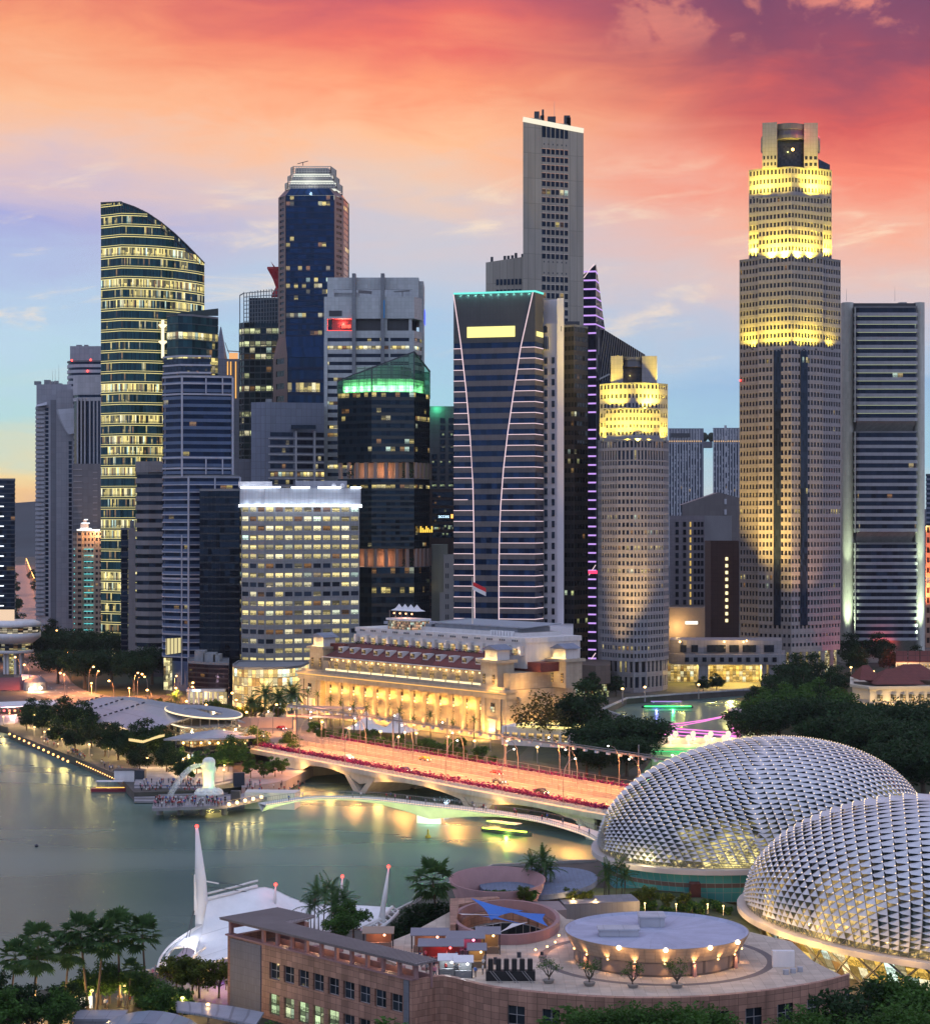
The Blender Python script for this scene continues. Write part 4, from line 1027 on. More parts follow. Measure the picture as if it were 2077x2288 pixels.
def curve_lit():
 Y = 920
 t = thing('office_tower', 'dark banded tower with two curving pink-white light lines and a blank yellow lit panel', 'tower', (gx(1110, Y), Y, ZG))
 p = FP((1013, Y+6), (1195, Y-4), (1213, Y+6), (1213, Y+44), (1013, Y+44)); zt = gz(655, Y); zb = gz(765, Y)
 g = mat_glass('curve_glass', (.005, .014, .048), .07, (.9, 1, .5), .8, .8, seed=121, mull=.06, ior=1.6)
 w = mat_panel('brown_grey_band', (.115, .10, .105), 1.5, 2.2, .08, .25, rough=.35)
 nf = 26; z0 = gz(1395, Y); fh = (zb-z0)/nf
 banded(t, p, z0, zb, nf, g, w, .5, .2, 2.6, roof=False)
 block(t, p, zb+.02, zt, mat_panel('dark_top_panel', (.045, .045, .052), 1.6, 3.4, .08, .35, rough=.35), 'crown_wall', par=.8)
 block(t, inset(p, .4), ZG, z0-.02, M_darkg, 'base_wall')
 def fy(px): return Y+6-10*(px-1013)/182 if px <= 1195 else Y-4+10*(px-1195)/18
 b = MB(); b.prism([(gx(1043, 0+fy(1043)), fy(1043)-.7), (gx(1150, fy(1150)), fy(1150)-.7), (gx(1150, fy(1150)), fy(1150)-.05), (gx(1043, fy(1043)), fy(1043)-.05)], gz(753, Y), gz(729, Y)); part('lit_panel', b, mat_emit('yellow_panel', (1.0, .88, .30), 1.25), t)
 b = MB(); b.prism([(gx(1198, fy(1198)), fy(1198)-.7), (gx(1213, fy(1213)), fy(1213)-.7), (gx(1213, fy(1213)), fy(1213)-.05), (gx(1198, fy(1198)), fy(1198)-.05)], gz(752, Y), gz(741, Y)); part('lit_panel', b, bpy.data.materials['yellow_panel'], t)
 b = MB()
 for a, c in ((1013, 1195), (1195, 1213)):
  b.bar((gx(a, fy(a)), fy(a)-.5, zt+.4), (gx(c, fy(c)), fy(c)-.5, zt+.4), .5, .8)
 part('cyan_light_line', b, mat_emit('cyan_top', (.15, .75, .65), 1.3), t)
 for x in range(1025, 1195, 17): lamp('POINT', (gx(x, Y), fy(x)-1.6, zt-.5), 260, (.3, 1, .8), .3, t)
 Lc = [(1013, 655), (1029, 765), (1041, 870), (1050, 975), (1056, 1080), (1058, 1180), (1059, 1280), (1060, 1395)]
 Rc = [(1190, 655), (1163, 775), (1148, 870), (1134, 965), (1124, 1050), (1118, 1130), (1115, 1210), (1114, 1290), (1114, 1395)]
 for cv in (Lc, Rc):
  b = MB(); b.tube([(gx(x, fy(x)), fy(x)-.35, gz(y, Y)) for x, y in cv], .25, 5); part('curved_light_line', b, E_pink, t)
 def at(cv, y):
  for (a, b_), (c, d) in zip(cv, cv[1:]):
   if y <= d: return a+(c-a)*(y-b_)/(d-b_)
  return cv[-1][0]
 for k in range(nf):
  z = z0+k*fh+fh*.5; y = HY+(CH-z)*F/Y
  if y < 768: continue
  xl, xr = at(Lc, y), at(Rc, y)
  for a, c in ((1013, xl), (xr, 1195), (1195, 1213)):
   if k == 11 and a == 1013: c = xl-12
   b = MB(); b.bar((gx(a, fy(a)), fy(a)-.3, z), (gx(c, fy(c)), fy(c)-.3, z), .3, .3); part('light_line', b, E_pink, t)
 # white slim tower beside it
 Y = 930
 t = thing('office_tower', 'slim white tower with two columns of dark windows and a plain white core', 'tower', (gx(1237, Y), Y, ZG))
 wh = mat_plain('white_tower_paint', (.74, .70, .76), .6, .05, .1, streak=.05)
 z1 = gz(722, Y)
 b = MB()
 fac = FP((1213.5, Y+4), (1244, Y-1), (1244, Y+20), (1213.5, Y+24)); b.prism(fac, ZG, z1); part('wall', b, wh, t)
 b = MB(); b.prism(FP((1244, Y-2.5), (1259, Y-4), (1259, Y+22), (1244, Y+20)), ZG, gz(668, Y)); b.prism(FP((1213.5, Y+6), (1244, Y+1), (1244, Y+20), (1213.5, Y+24)), z1+.01, gz(668, Y)); part('core_wall', b, wh, t)
 g = mat_glass('white_tower_glass', (.008, .010, .018), .07, YEL, 1, .3, seed=131, mull=.0)
 for k in range(26):
  y = 798+k*24.4
  for x in (1216.5, 1232):
   b = MB(); b.box(gx(x, Y), Y-1.6+ (4.6-5*(x-1213)/30), gz(y+14, Y), gx(x+6.5, Y), Y-.5+(4.6-5*(x-1213)/30), gz(y, Y)); part('window', b, g, t)
 for x in (1215, 1219, 1223):
  b = MB(); b.box(gx(x, Y), Y+2.2, gz(780, Y), gx(x+2, Y), Y+3.4, gz(752, Y)); part('slot_window', b, g, t)
 for x, w_ in ((1214, 9), (1252, 5)):
  b = MB(); c = Vector((gx(x+w_/2, Y), Y-3.5 if x > 1240 else Y+2.4, gz(742, Y))); b.box(c.x-w_*.1, c.y, c.z, c.x+w_*.1, c.y+2, gz(730, Y)); b.lathe((c.x, c.y+1, gz(730, Y)), [(w_*.1, 0), (w_*.08, .5), (0, 1)], 8); part('arched_window', b, g, t)
 low = FP((1225, Y-26), (1280, Y-30), (1280, Y+10), (1225, Y-6)); b = MB(); b.prism(low, ZG, gz(1402, Y-30)); part('lower_wall', b, wh, t)
 for k in range(5):
  for x in (1263, 1271):
   b = MB(); b.box(gx(x, Y-29), Y-29.9, gz(1440+k*28, Y-29), gx(x+5, Y-29), Y-29.2, gz(1422+k*28, Y-29)); part('lower_window', b, g, t)
curve_lit()

def brown_panel_tower():
 Y = 974
 t = thing('office_tower', 'tallest warm grey slab tower with one central column of windows and a slanted white-lit top', 'tower', (gx(1236, Y), Y, ZG))
 wl = mat_panel('warm_grey_panel', (.31, .275, .235), 3.45, 12.5, .22, .4, rough=.4, streak=.15)
 zl, zr = gz(262, Y), gz(277, Y)
 p = FP((1168, Y), (1303, Y+12), (1285, Y+45), (1168, Y+45))
 def fy(px): return Y+12*(px-1168)/135
 # wall around the window column
 b = MB()
 def wallq(x0, x1, y0, y1):
  b.face([(gx(x0, fy(x0)), fy(x0), gz(y1, Y)), (gx(x1, fy(x1)), fy(x1), gz(y1, Y)), (gx(x1, fy(x1)), fy(x1), gz(y0, Y)), (gx(x0, fy(x0)), fy(x0), gz(y0, Y))],
               [(gx(x0, Y), gz(y1, Y)), (gx(x1, Y), gz(y1, Y)), (gx(x1, Y), gz(y0, Y)), (gx(x0, Y), gz(y0, Y))])
 def tl(px): return 262+15*(px-1168)/135
 rows = [(272+2, 300+4)]+[(328+k*18.1, 340+k*18.1) for k in range(14)]+[(614+k*18.6, 627+k*18.6) for k in range(20)]
 rows[0] = (273, 303)
 xs0, xs1 = 1210, 1268.5
 wallq(1168, xs0, 264, 1500); wallq(xs1, 1303, 275, 1500)
 y = 269
 for a, c in rows:
  wallq(xs0, xs1, y, a); y = c
 wallq(xs0, xs1, y, 1500)
 for k in range(7):
  x0 = xs0+k*9.95-1.0
  wallq(max(xs0, x0), min(xs1, x0+2.0), 271, 1000) if 0 < k < 6 else None
 b.face([(gx(1168, Y), Y, gz(264, Y)), (gx(xs0, fy(xs0)), fy(xs0), gz(264, Y)), (gx(xs0, fy(xs0)), fy(xs0), zl), (gx(1168, Y), Y, zl)])
 b.face([(p[3][0], p[3][1], ZG), (p[0][0], p[0][1], ZG), (p[0][0], p[0][1], zl), (p[3][0], p[3][1], zl)])
 b.face([(p[1][0], p[1][1], ZG), (p[2][0], p[2][1], ZG), (p[2][0], p[2][1], zr), (p[1][0], p[1][1], zr)])
 b.face([(p[0][0], p[0][1], zl), (p[1][0], p[1][1], zr), (p[2][0], p[2][1], zr), (p[3][0], p[3][1], zl)])
 part('wall', b, wl, t)
 cap = MB(); cap.bar((gx(1168, Y), Y-.1, zl-1), (gx(1303, Y+12), Y+11.9, zr-1), .5, 2.4); part('light_cap', cap, mat_emit('cap_line', (1, .92, .72), .95), t)
 g = mat_glass('panel_tower_glass', (.010, .013, .024), .16, YEL, 1.2, .95, seed=141, mull=.0)
 for k, (a, c) in enumerate(rows):
  for i in range(6):
   x0 = xs0+i*9.95+(1.0 if i else 0); x1 = xs0+(i+1)*9.95-(1.0 if i < 5 else 1.2)
   q = MB(); q.face([(gx(x0, fy(x0)), fy(x0)+.6, gz(c, Y)), (gx(x1, fy(x1)), fy(x1)+.6, gz(c, Y)), (gx(x1, fy(x1)), fy(x1)+.6, gz(a, Y)), (gx(x0, fy(x0)), fy(x0)+.6, gz(a, Y))], [(i, k), (i+1, k), (i+1, k+1), (i, k+1)])
   if (k < 15): part('window', q, g, t)
   else:
    if i == 0: mm = MB()
    mm.face(q.v, q.uv[0])
    if i == 5: part('window_row', mm, g, t)
 q = MB()
 for yy in (318, 582, 607):
  for i in range(6): x = xs0+4.5+i*9.9; q.box(gx(x, fy(x))-.35, fy(x)-.06, gz(yy, Y)-.4, gx(x, fy(x))+.35, fy(x)+.2, gz(yy, Y)+.4)
 part('vent', q, M_darkg, t)
 b = MB()
 for x, w_, h in ((1195, 5, 5), (1208, 4, 3), (1212, 2, 6), (1225, 8, 2.5), (1262, 6, 5), (1268, 4, 4)):
  b.box(gx(x, Y), Y+10, zl-4, gx(x, Y)+w_*.5, Y+14, zl+h-2*(x > 1240))
 part('roof_plant', b, M_darkg, t); mast(t, pt(1238, 262, Y+12), 8)
 # lower left wing
 Yw = 990; z1 = gz(580, Yw)
 pw = FP((1085, Yw+6), (1180, Yw), (1180, Yw+30), (1085, Yw+30)); b = MB()
 ztl, ztr = gz(583, Yw), gz(572, Yw)
 b.face([(*pw[0], ZG), (*pw[1], ZG), (*pw[1], ztr), (*pw[0], ztl)], [(0, ZG), (21, ZG), (21, ztr), (0, ztl)]); b.face([(*pw[0], ztl), (*pw[1], ztr), (*pw[2], ztr), (*pw[3], ztl)]); b.face([(*pw[3], ZG), (*pw[0], ZG), (*pw[0], ztl), (*pw[3], ztl)])
 part('wing_wall', b, wl, t)
 for yy in (622, 645):
  for i in range(7):
   x = 1108+i*8.4; yv = Yw+6*(1-(x-1085)/95); q = MB(); q.box(gx(x, yv), yv-.5, gz(yy+13, Yw), gx(x+6, yv), yv+.1, gz(yy, Yw)); part('wing_window', q, g, t)
 q = MB()
 for x, h in ((1096, 1), (1125, 1.5), (1133, 1.6), (1142, 1.8), (1150, 3), (1165, 2.5)): q.box(gx(x, Yw), Yw+6, ztl-1, gx(x+6, Yw), Yw+9, ztr+h-.6)
 part('wing_plant', q, M_darkg, t)
brown_panel_tower()

def purple_tower():
 Y = 1000
 t = thing('office_tower', 'slender dark tower edged with purple lights and a sharp peaked top', 'tower', (gx(1320, Y), Y, ZG))
 g = mat_glass('purple_glass', (.010, .012, .024), .06, (.7, 1, .7), .8, .4, seed=151, mull=.12, ior=1.7)
 A, B = (gx(1303, Y), Y), (gx(1330, Y), Y-2)
 nf = 46; zt = gz(590, Y); zr = gz(640, Y)
 dk = MB(); dk.face([(gx(1295, Y), Y+1, ZG), (*B, ZG), (*B, gz(592, Y)), (gx(1295, Y), Y+1, gz(620, Y))], [(0, 0), (6, 0), (6, 60), (0, 58)])
 right = [(1330, 592), (1336, 640), (1343, 690), (1351, 735)]
 dk.face([(*B, gz(735, Y)), (gx(1351, Y+8), Y+8, gz(735, Y)), (gx(1330.5, Y), Y-1.9, gz(590, Y))], [(0, 0), (5, 0), (0, 30)])
 dk.face([(*B, ZG), (gx(1351, Y+8), Y+8, ZG), (gx(1351, Y+8), Y+8, gz(735, Y)), (*B, gz(735, Y))], [(0, 0), (5, 0), (5, 40), (0, 40)])
 part('glass_wall', dk, g, t)
 E_p = mat_emit('purple_led', (.62, .36, .95), 1.0)
 for k in range(46):
  y = 608+k*19.6
  if y > 1490: break
  x0 = 1313 if y > 735 else 1300
  if k in (8, 17): continue
  b = MB(); b.bar((gx(x0, Y), Y-1.7, gz(y, Y)), (gx(1330, Y), Y-3, gz(y, Y)), .3, .8); part('purple_light_bar', b, E_p, t)
  if y < 735:
   xr = 1330+21*(y-592)/143; b = MB(); b.bar((gx(1330, Y), Y-2.6, gz(y, Y)), (gx(xr, Y+8), Y-1+8*(xr-1330)/21, gz(y+5, Y)), .25, .5); part('purple_light_bar', b, E_p, t)
 b = MB(); b.bar((gx(1314, Y), Y-3, gz(1285, Y)), (gx(1329, Y), Y-3.2, gz(1262, Y)), .4, .4); b.bar((gx(1314, Y), Y-3, gz(1535-55, Y)), (gx(1329, Y), Y-3.2, gz(1458, Y)), .4, .4); b.bar((gx(1303, Y), Y-2.4, gz(622, Y)), (gx(1326, Y), Y-2.6, gz(591, Y)), .4, .4); part('white_light_line', b, E_pink, t)
 b = MB(); b.bar((gx(1313, Y), Y-3.2, gz(1278, Y)), (gx(1333, Y), Y-3.2, gz(1278, Y)), .4, 1.6); part('red_light_bar', b, mat_emit('red_bar', (1, .05, .15), 1.6), t)
 # sloped ribbed roof wing to its right
 b = MB(); P = [pt(1332, 850, Y+2), pt(1349, 738, Y+8), pt(1440, 790, Y+26), pt(1440, 860, Y+26)]
 b.face([pt(1332, 850, Y+2), pt(1440, 850, Y+20), pt(1440, 792, Y+22), pt(1350, 737, Y+6)], [(0, 0), (20, 0), (20, 5), (3, 12)])
 b.face([pt(1350, 737, Y+6), pt(1440, 792, Y+22), pt(1440, 792, Y+40), pt(1350, 737, Y+40)])
 b.face([(gx(1332, Y), Y+2, ZG), (gx(1440, Y+20), Y+20, ZG), (gx(1440, Y+20), Y+20, gz(850, Y+20)), (gx(1332, Y+2), Y+2, gz(850, Y+2))], [(0, 0), (20, 0), (20, 60), (0, 60)])
 part('sloped_wing', b, mat_glass('wing_dark', (.012, .016, .032), .02, YEL, .5, seed=155, mull=.12), t)
 r = MB()
 for i in range(20):
  f = i/19; T = pt(1350+90*f, 737+55*f, Y+5.6+16*f); Bm = pt(1334+106*f, 850, Y+1.6+18*f); r.bar(T, Bm, .32, .4)
 r.bar(pt(1332, 850, Y+1.5), pt(1360, 836, Y+5), .8, .8)
 part('roof_rib', r, M_steel, t)
 # dark brown lit-window tower in front of it
 Y = 945
 t = thing('office_tower', 'dark brown tower with scattered lit windows between the white tower and the purple lights', 'tower', (gx(1287, Y), Y, ZG))
 g = mat_glass('dark_brown_glass', (.012, .015, .016), .24, (.85, .95, .42), .9, .35, seed=161, mull=.1)
 bw = mat_panel('dark_brown_panel', (.036, .032, .032), 2, 2.4, .08, .3)
 banded(t, FP((1259.5, Y-8), (1282, Y-12), (1313, Y-2), (1313, Y+30), (1259.5, Y+30)), ZG, gz(735, Y), 38, g, bw, .5, .15, 2.3, .4)
 block(t, FP((1262, Y), (1294, Y), (1294, Y+20), (1262, Y+20)), gz(735, Y)+.4, gz(718, Y), M_darkg, 'roof_plant')
 Y = 880
 t = thing('office_block', 'low brown stone block with a slanted roof between the white building and the river', 'office block', (gx(1330, Y), Y, ZG))
 b = block(t, FP((1282, Y-6), (1330, Y-16), (1363, Y-10), (1363, Y+25), (1282, Y+25)), ZG+6, gz(1482, Y), mat_panel('brown_stone', (.10, .075, .065), 2.4, 2.4, .1, .3))
 block(t, FP((1284, Y-4), (1330, Y-13), (1360, Y-8), (1360, Y+23), (1284, Y+23)), ZG, ZG+6, mat_glass('brown_base', (.02, .018, .014), .5, (.9, 1, .4), .8, 0, seed=165), 'glazed_base')
 q = MB(); q.box(gx(1284, Y-6), Y-9.4, gz(1548, Y-6), gx(1310, Y-6), Y-9, gz(1530, Y-6)); part('lit_window', q, mat_glass('b2', (.02, .02, .01), .9, (.9, 1, .45), .9, 0, seed=166), t)
purple_tower()

# ---- the two stepped towers with yellow floodlit crowns
M_uob = mat_panel('stepped_granite', (.235, .225, .245), 1.55, 2.0, .13, .28, rough=.5, streak=.08)
M_uobg = mat_glass('stepped_glass', (.008, .011, .020), .16, YEL, 1.2, .6, seed=171, mull=.0, ior=1.6)
FY = (1.0, .70, .06)
def stepped(cx, Y, s, yt, label, ridge=True):
 pass
def tall_stepped():
 Y = 985
 t = thing('office_tower', 'tallest stepped granite tower with three tiers of yellow floodlighting', 'tower', (gx(1765, Y), Y, ZG))
 p1 = FP((1651, Y+22), (1692, Y+13), (1692.5, Y+10), (1767, Y), (1837.5, Y+10), (1838, Y+13), (1877, Y+22), (1877, Y+66), (1651, Y+66))
 z_b, z1 = gz(1398, Y), gz(578, Y+8)
 banded(t, p1, z_b, gz(1100, Y), 16, M_uobg, M_uob, .45, .5, 2.05, .78, roof=False)
 banded(t, p1, gz(1100, Y)+.01, z1, 28, M_uobg, M_uob, .45, .5, 2.05, .78, seedv=20, par=1.2)
 banded(t, inset(p1, .3), ZG+12, z_b-.01, 3, M_uobg, M_uob, .62, .4, 2.4, 1.2, seedv=60, roof=False, wname='base_wall')
 block(t, inset(p1, 2.2), ZG, ZG+12, mat_glass('uob_lobby', (.03, .028, .02), .7, (1, .8, .35), .8, 0, seed=173), 'lobby_glass')
 b = MB()
 for i in (1, 2, 3, 4, 5):
  P, Q = Vector(p1[i]), Vector(p1[i+1])
  for k in range(5 if i in (2, 3) else 2):
   c = P.lerp(Q, k/5 if i in (2, 3) else k/2); b.box(c.x-.9, c.y+.6, ZG, c.x+.9, c.y+2.4, ZG+12)
 part('lobby_pier', b, M_uob, t)
 # two full-height dark glazed strips
 g = mat_glass('strip_glass', (.012, .018, .034), .12, YEL, 1.1, .6, seed=175, mull=.12, hm=.1)
 for x0, x1 in ((1727, 1743), (1787, 1803)):
  a, c = (Y+10*abs(1767-x)/74.5 for x in (x0, x1)); b = MB()
  A, C = (gx(x0, a), a-.35), (gx(x1, c), c-.35)
  for za, zb in ((gz(1398, Y), gz(783, Y)),):
   b.face([(*A, za), (*C, za), (*C, zb), (*A, zb)], [(x0, 0), (x0+4, 0), (x0+4, 46), (x0, 46)])
   b.face([(A[0], A[1]+.5, za), (*A, za), (*A, zb), (A[0], A[1]+.5, zb)]); b.face([(*C, za), (C[0], C[1]+.5, za), (C[0], C[1]+.5, zb), (*C, zb)]); b.face([(*A, zb), (*C, zb), (C[0], C[1]+.5, zb), (A[0], A[1]+.5, zb)])
  part('glazed_strip', b, g, t)
 # second tier: wings and centre
 p2 = FP((1672, Y+24), (1702, Y+19), (1736, Y+17), (1767, Y+13), (1795, Y+17), (1826, Y+19), (1857, Y+24), (1857, Y+58), (1672, Y+58))
 z2 = gz(378, Y+16)
 banded(t, p2, z1+.4, z2, 10, M_uobg, M_uob, .48, .4, 2.05, .8, seedv=80, par=1)
 p3 = FP((1692.5, Y+10.2), (1767, Y+.2), (1837.5, Y+10.2), (1837, Y+30), (1693, Y+30)); zc = gz(441, Y+4)
 banded(t, p3, z1+1.3, zc, 7, M_uobg, M_uob, .46, .5, 2.05, .8, seedv=95, par=.8, wname='centre_wall')
 # head
 zh = gz(274, Y+17); zo = gz(368, Y)
 for x0, x1 in ((1702, 1735), (1795, 1826)):
  banded(t, FP((x0, Y+17.5), (x1, Y+15.5) if x0 < 1760 else (x1, Y+17.5), (x1, Y+44), (x0, Y+44)), z2+.4, z2+7, 2, M_uobg, M_uob, .45, .4, 2.05, .9, seedv=110, roof=False, wname='pylon_wall')
  block(t, FP((x0, Y+17.5), (x1, Y+15.5) if x0 < 1760 else (x1, Y+17.5), (x1, Y+44), (x0, Y+44)), z2+7.01, zh, M_uob, 'pylon_wall')
 block(t, FP((1735.2, Y+22), (1794.8, Y+22), (1794.8, Y+42), (1735.2, Y+42)), z2+.4, zh-8.02, mat_glass('head_glass', (.018, .022, .03), .0, YEL, 1, 0, seed=177, mull=.1, hm=.1), 'recess_glass')
 dr = MB(); bp = FP((1735.1, Y+18.5), (1750, Y+16.2), (1765, Y+15.4), (1780, Y+16.2), (1794.9, Y+18.5), (1794.9, Y+42), (1735.1, Y+42)); dr.prism(bp, zh-8, zh-6.2); dr.prism(inset(bp, .6), zh-6.19, zh-3.4); dr.prism(bp, zh-3.39, zh-.4); part('top_beam', dr, mat_panel('drum_metal', (.10, .10, .12), 2, 2, .1, .3, rough=.3), t)
 for sx in (1704, 1826):
  q = MB(); q.lathe((gx(sx, Y+24), Y+24, 0), [(.9, gz(322, Y)), (1.2, gz(318, Y)), (1.2, gz(290, Y)), (.8, gz(284, Y))], 12); part('side_bay', q, mat_panel('bay_metal%d' % sx, (.16, .16, .19), 1, 2, .1, .3), t)
 lamp('POINT', pt(1765, 333, Y+18), 1600, (1, .55, .12), .4, t); lamp('POINT', pt(1800, 296, Y+12), 1500, (1, .05, .1), .4, t); lamp('POINT', pt(1832, 300, Y+22), 900, (1, .05, .1), .4, t)
 q = MB(); q.ball(pt(1770, 334, Y+17), .8, 8, 5); part('lamp', q, mat_emit('amber_lamp', (1, .6, .15), 6), t)
 for px, yy, z in ((1851, 26, 370),):
  q = MB(); q.face([pt(1827, 379, Y+20), pt(1853, 379, Y+25), pt(1853, 368, Y+26), pt(1827, 355, Y+22)]); q.face([pt(1827, 355, Y+22), pt(1853, 368, Y+26), pt(1853, 368, Y+44), pt(1827, 355, Y+44)]); part('sloped_glazing', q, g, t)
 # floodlights
 E = mat_emit('flood_lens', (1, .85, .35), 4)
 def fl(px, yoff, py, pw, d=(0, .42, 1), ang=112):
  pw *= .85 if py < 700 else .40
  P = pt(px, py, Y+yoff); q = MB(); q.box(P.x-.5, P.y-.4, P.z-.9, P.x+.5, P.y+.4, P.z-.2); part('floodlight', q, M_darkg, t)
  flood(t, P, d, pw, FY, ang)
 for px, yo in ((1676, 19), (1688, 17.5), (1842, 17.5), (1853, 19)): fl(px, yo, 575, 90000)
 for px in (1722, 1750, 1784, 1812): fl(px, Y*0+6.5-10*(1-abs(px-1767)/74.5)+1.0, 579, 150000)
 for px in (1700, 1712): fl(px, 13.0, 439, 75000)
 for px in (1815, 1828): fl(px, 13.0, 439, 110000)
 fl(1767, 3, 439, 60000); fl(1745, 8, 439, 50000); fl(1682, 18, 439, 30000); fl(1850, 18, 439, 30000)
 for px in (1662, 1680): fl(px, 13, 778, 80000)
 for px in (1712, 1745): fl(px, 1.0 if px < 1730 else -2.5, 778, 130000)
 for px in (1795, 1822): fl(px, -2 if px < 1810 else 1.5, 778, 130000)
 fl(1858, 13, 778, 60000)
 # tall wash on the lower left faces from the podium roof
 for px, pw in ((1672, 120000), (1705, 300000), (1720, 230000)):
  flood(t, pt(px, 1400, Y-20), (0, .30, 1), pw*2.1, (1, .62, .14), 58)
 flood(t, pt(1755, 1400, Y-14), (0, .3, 1), 90000, (1, .62, .14), 60); flood(t, pt(1825, 1400, Y-14), (0, .3, 1), 100000, (1, .50, .20), 70)
 redlight(t, pt(1653, 850, Y+20), .5)
tall_stepped()

def small_stepped():
 Y = 890
 t = thing('office_tower', 'shorter stepped granite tower with one yellow floodlit crown, beside the river', 'tower', (gx(1415, Y), Y, ZG))
 gg = mat_glass('stepped_glass2', (.010, .014, .024), .16, (1, .82, .34), 1.15, .75, seed=181, mull=.0, ior=1.6)
 p1 = FP((1335, Y+20), (1343, Y+14), (1378, Y+5), (1415, Y), (1446, Y+3), (1482, Y+12), (1493, Y+20), (1493, Y+55), (1335, Y+55))
 z1 = gz(985, Y); z0 = ZG+14
 banded(t, p1, z0, z1-9, 26, gg, M_uob, .45, .45, 1.95, .8, roof=False)
 banded(t, p1, z1-8.99, z1-4.2, 1, gg, M_uob, .12, .45, 1.95, .8, roof=False, seedv=40)
 banded(t, p1, z1-4.19, z1, 1, gg, M_uob, .3, .45, 1.95, .8, seedv=42, par=1)
 banded(t, inset(p1, .4), ZG, z0-.01, 2, gg, M_uob, .3, .8, 3.2, 1.4, seedv=50, roof=False, wname='base_wall')
 p2 = FP((1339, Y+18), (1362, Y+13), (1410, Y+8), (1418, Y+8), (1470, Y+13), (1491, Y+18), (1491, Y+50), (1339, Y+50)); z2 = gz(859, Y+10)
 banded(t, p2, z1+.4, z2, 6, gg, M_uob, .55, .3, 1.95, .9, seedv=60, par=.8)
 p3 = FP((1351, Y+12), (1412, Y+5), (1474, Y+12), (1473, Y+26), (1352, Y+26)); zc = gz(915, Y+6)
 banded(t, p3, z1+1.1, zc, 4, gg, M_uob, .55, .35, 1.95, .9, seedv=70, par=.7, wname='centre_wall')
 zh = gz(795, Y+12)
 for x0, x1 in ((1364, 1391), (1433, 1467)): block(t, FP((x0, Y+13), (x1, Y+11) if x0 < 1400 else (x1, Y+13), (x1, Y+38), (x0, Y+38)), z2+.4, zh, M_uob, 'pylon_wall')
 block(t, FP((1391.2, Y+17), (1432.8, Y+17), (1432.8, Y+36), (1391.2, Y+36)), z2+.4, zh-5.02, mat_glass('head_glass2', (.018, .022, .03), 0, YEL, 1, 0, seed=183, mull=.1, hm=.1), 'recess_glass')
 d = MB(); bp = FP((1391.2, Y+14), (1401, Y+12), (1423, Y+12), (1432.8, Y+14), (1432.8, Y+34), (1391.2, Y+34)); d.prism(bp, zh-5, zh-3.6); d.prism(inset(bp, .5), zh-3.59, zh-2); d.prism(bp, zh-1.99, zh-.4); part('top_beam', d, bpy.data.materials['drum_metal'], t)
 lamp('POINT', pt(1408, 838, Y+15), 700, (1, .5, .1), .3, t)
 def fl(px, yoff, py, pw, ang=112):
  pw *= .62
  P = pt(px, py, Y+yoff); q = MB(); q.box(P.x-.5, P.y-.4, P.z-.9, P.x+.5, P.y+.4, P.z-.2); part('floodlight', q, M_darkg, t); flood(t, P, (0, .36, 1), pw*1.6, FY, ang)
 for px, yo in ((1344, 12), (1485, 12)): fl(px, yo, 985, 60000)
 for px in (1372, 1398, 1425, 1452): fl(px, 1+5*abs(px-1412)/62-2, 986, 75000)
 for px in (1350, 1362, 1385): fl(px, 8, 913, 45000)
 for px in (1440, 1452, 1466): fl(px, 8, 913, 55000)
 for px, pw in ((1400, 230000), (1430, 300000)): flood(t, pt(px, 1515, Y-22), (0, .28, 1), pw, (1, .60, .18), 60)
 flood(t, pt(1365, 1515, Y-10), (0, .3, 1), 120000, (1, .6, .2), 60)
small_stepped()

def podium_bridge():
 Y = 925
 t = thing('podium_building', 'grey granite podium on tall piers over a golden lit plaza between the stepped towers', 'podium', (gx(1620, Y), Y, ZG))
 za, zb = gz(1485, Y), gz(1432, Y)
 b = MB()
 b.prism(FP((1493, Y+6), (1530, Y), (1753, Y-2), (1753, Y+30), (1493, Y+30)), za, gz(1462, Y))
 b.prism(FP((1496, Y+10), (1533, Y+5), (1745, Y+3), (1745, Y+28), (1496, Y+28)), gz(1462, Y), zb)
 for x0, x1 in ((1560, 1582), (1702, 1712), (1717, 1735)): b.box(gx(x0, Y), Y+1, ZG, gx(x1, Y), Y+8, za)
 part('wall', b, M_uob, t)
 g = mat_glass('podium_glass', (.014, .018, .026), .25, (1, .7, .25), 1.1, 0, seed=191)
 for i in range(11):
  x = 1528+i*19.5; q = MB(); q.box(gx(x, Y), Y-2.6, gz(1478, Y), gx(x+9, Y), Y-1.4, gz(1468, Y)); part('window', q, g, t)
 for x0, x1 in ((1520, 1534), (1545, 1560), (1580, 1622), (1630, 1652), (1660, 1690), (1708, 1730)):
  q = MB(); q.box(gx(x0, Y), Y+2.6, gz(1458, Y), gx(x1, Y), Y+3.4, gz(1442, Y)); part('window_strip', q, g, t)
 q = MB(); q.face([(gx(1495, Y), Y+26, ZG), (gx(1750, Y), Y+26, ZG), (gx(1750, Y), Y+26, za), (gx(1495, Y), Y+26, za)], [(0, 0), (34, 0), (34, 4), (0, 4)]); part('lobby_glass', q, mat_glass('plaza_glass', (.05, .04, .02), .9, (1, .72, .2), .8, 0, seed=193), t)
 for x, pw in ((1530, 9000), (1600, 16000), (1640, 22000), (1680, 20000), (1725, 14000)): lamp('POINT', (gx(x, Y), Y+14, za-2), pw, (1, .66, .16), .6, t)
 q = MB()
 for x in (1518, 1617, 1660, 1667): q.ball(pt(x, 1434 if x != 1667 else 1396+36, Y+4), .55, 8, 5)
 part('roof_lamp', q, E_warm, t)
 for x in (1510, 1620, 1660): lamp('POINT', pt(x, 1428, Y), 2600, (1, .6, .2), .4, t)
podium_bridge()

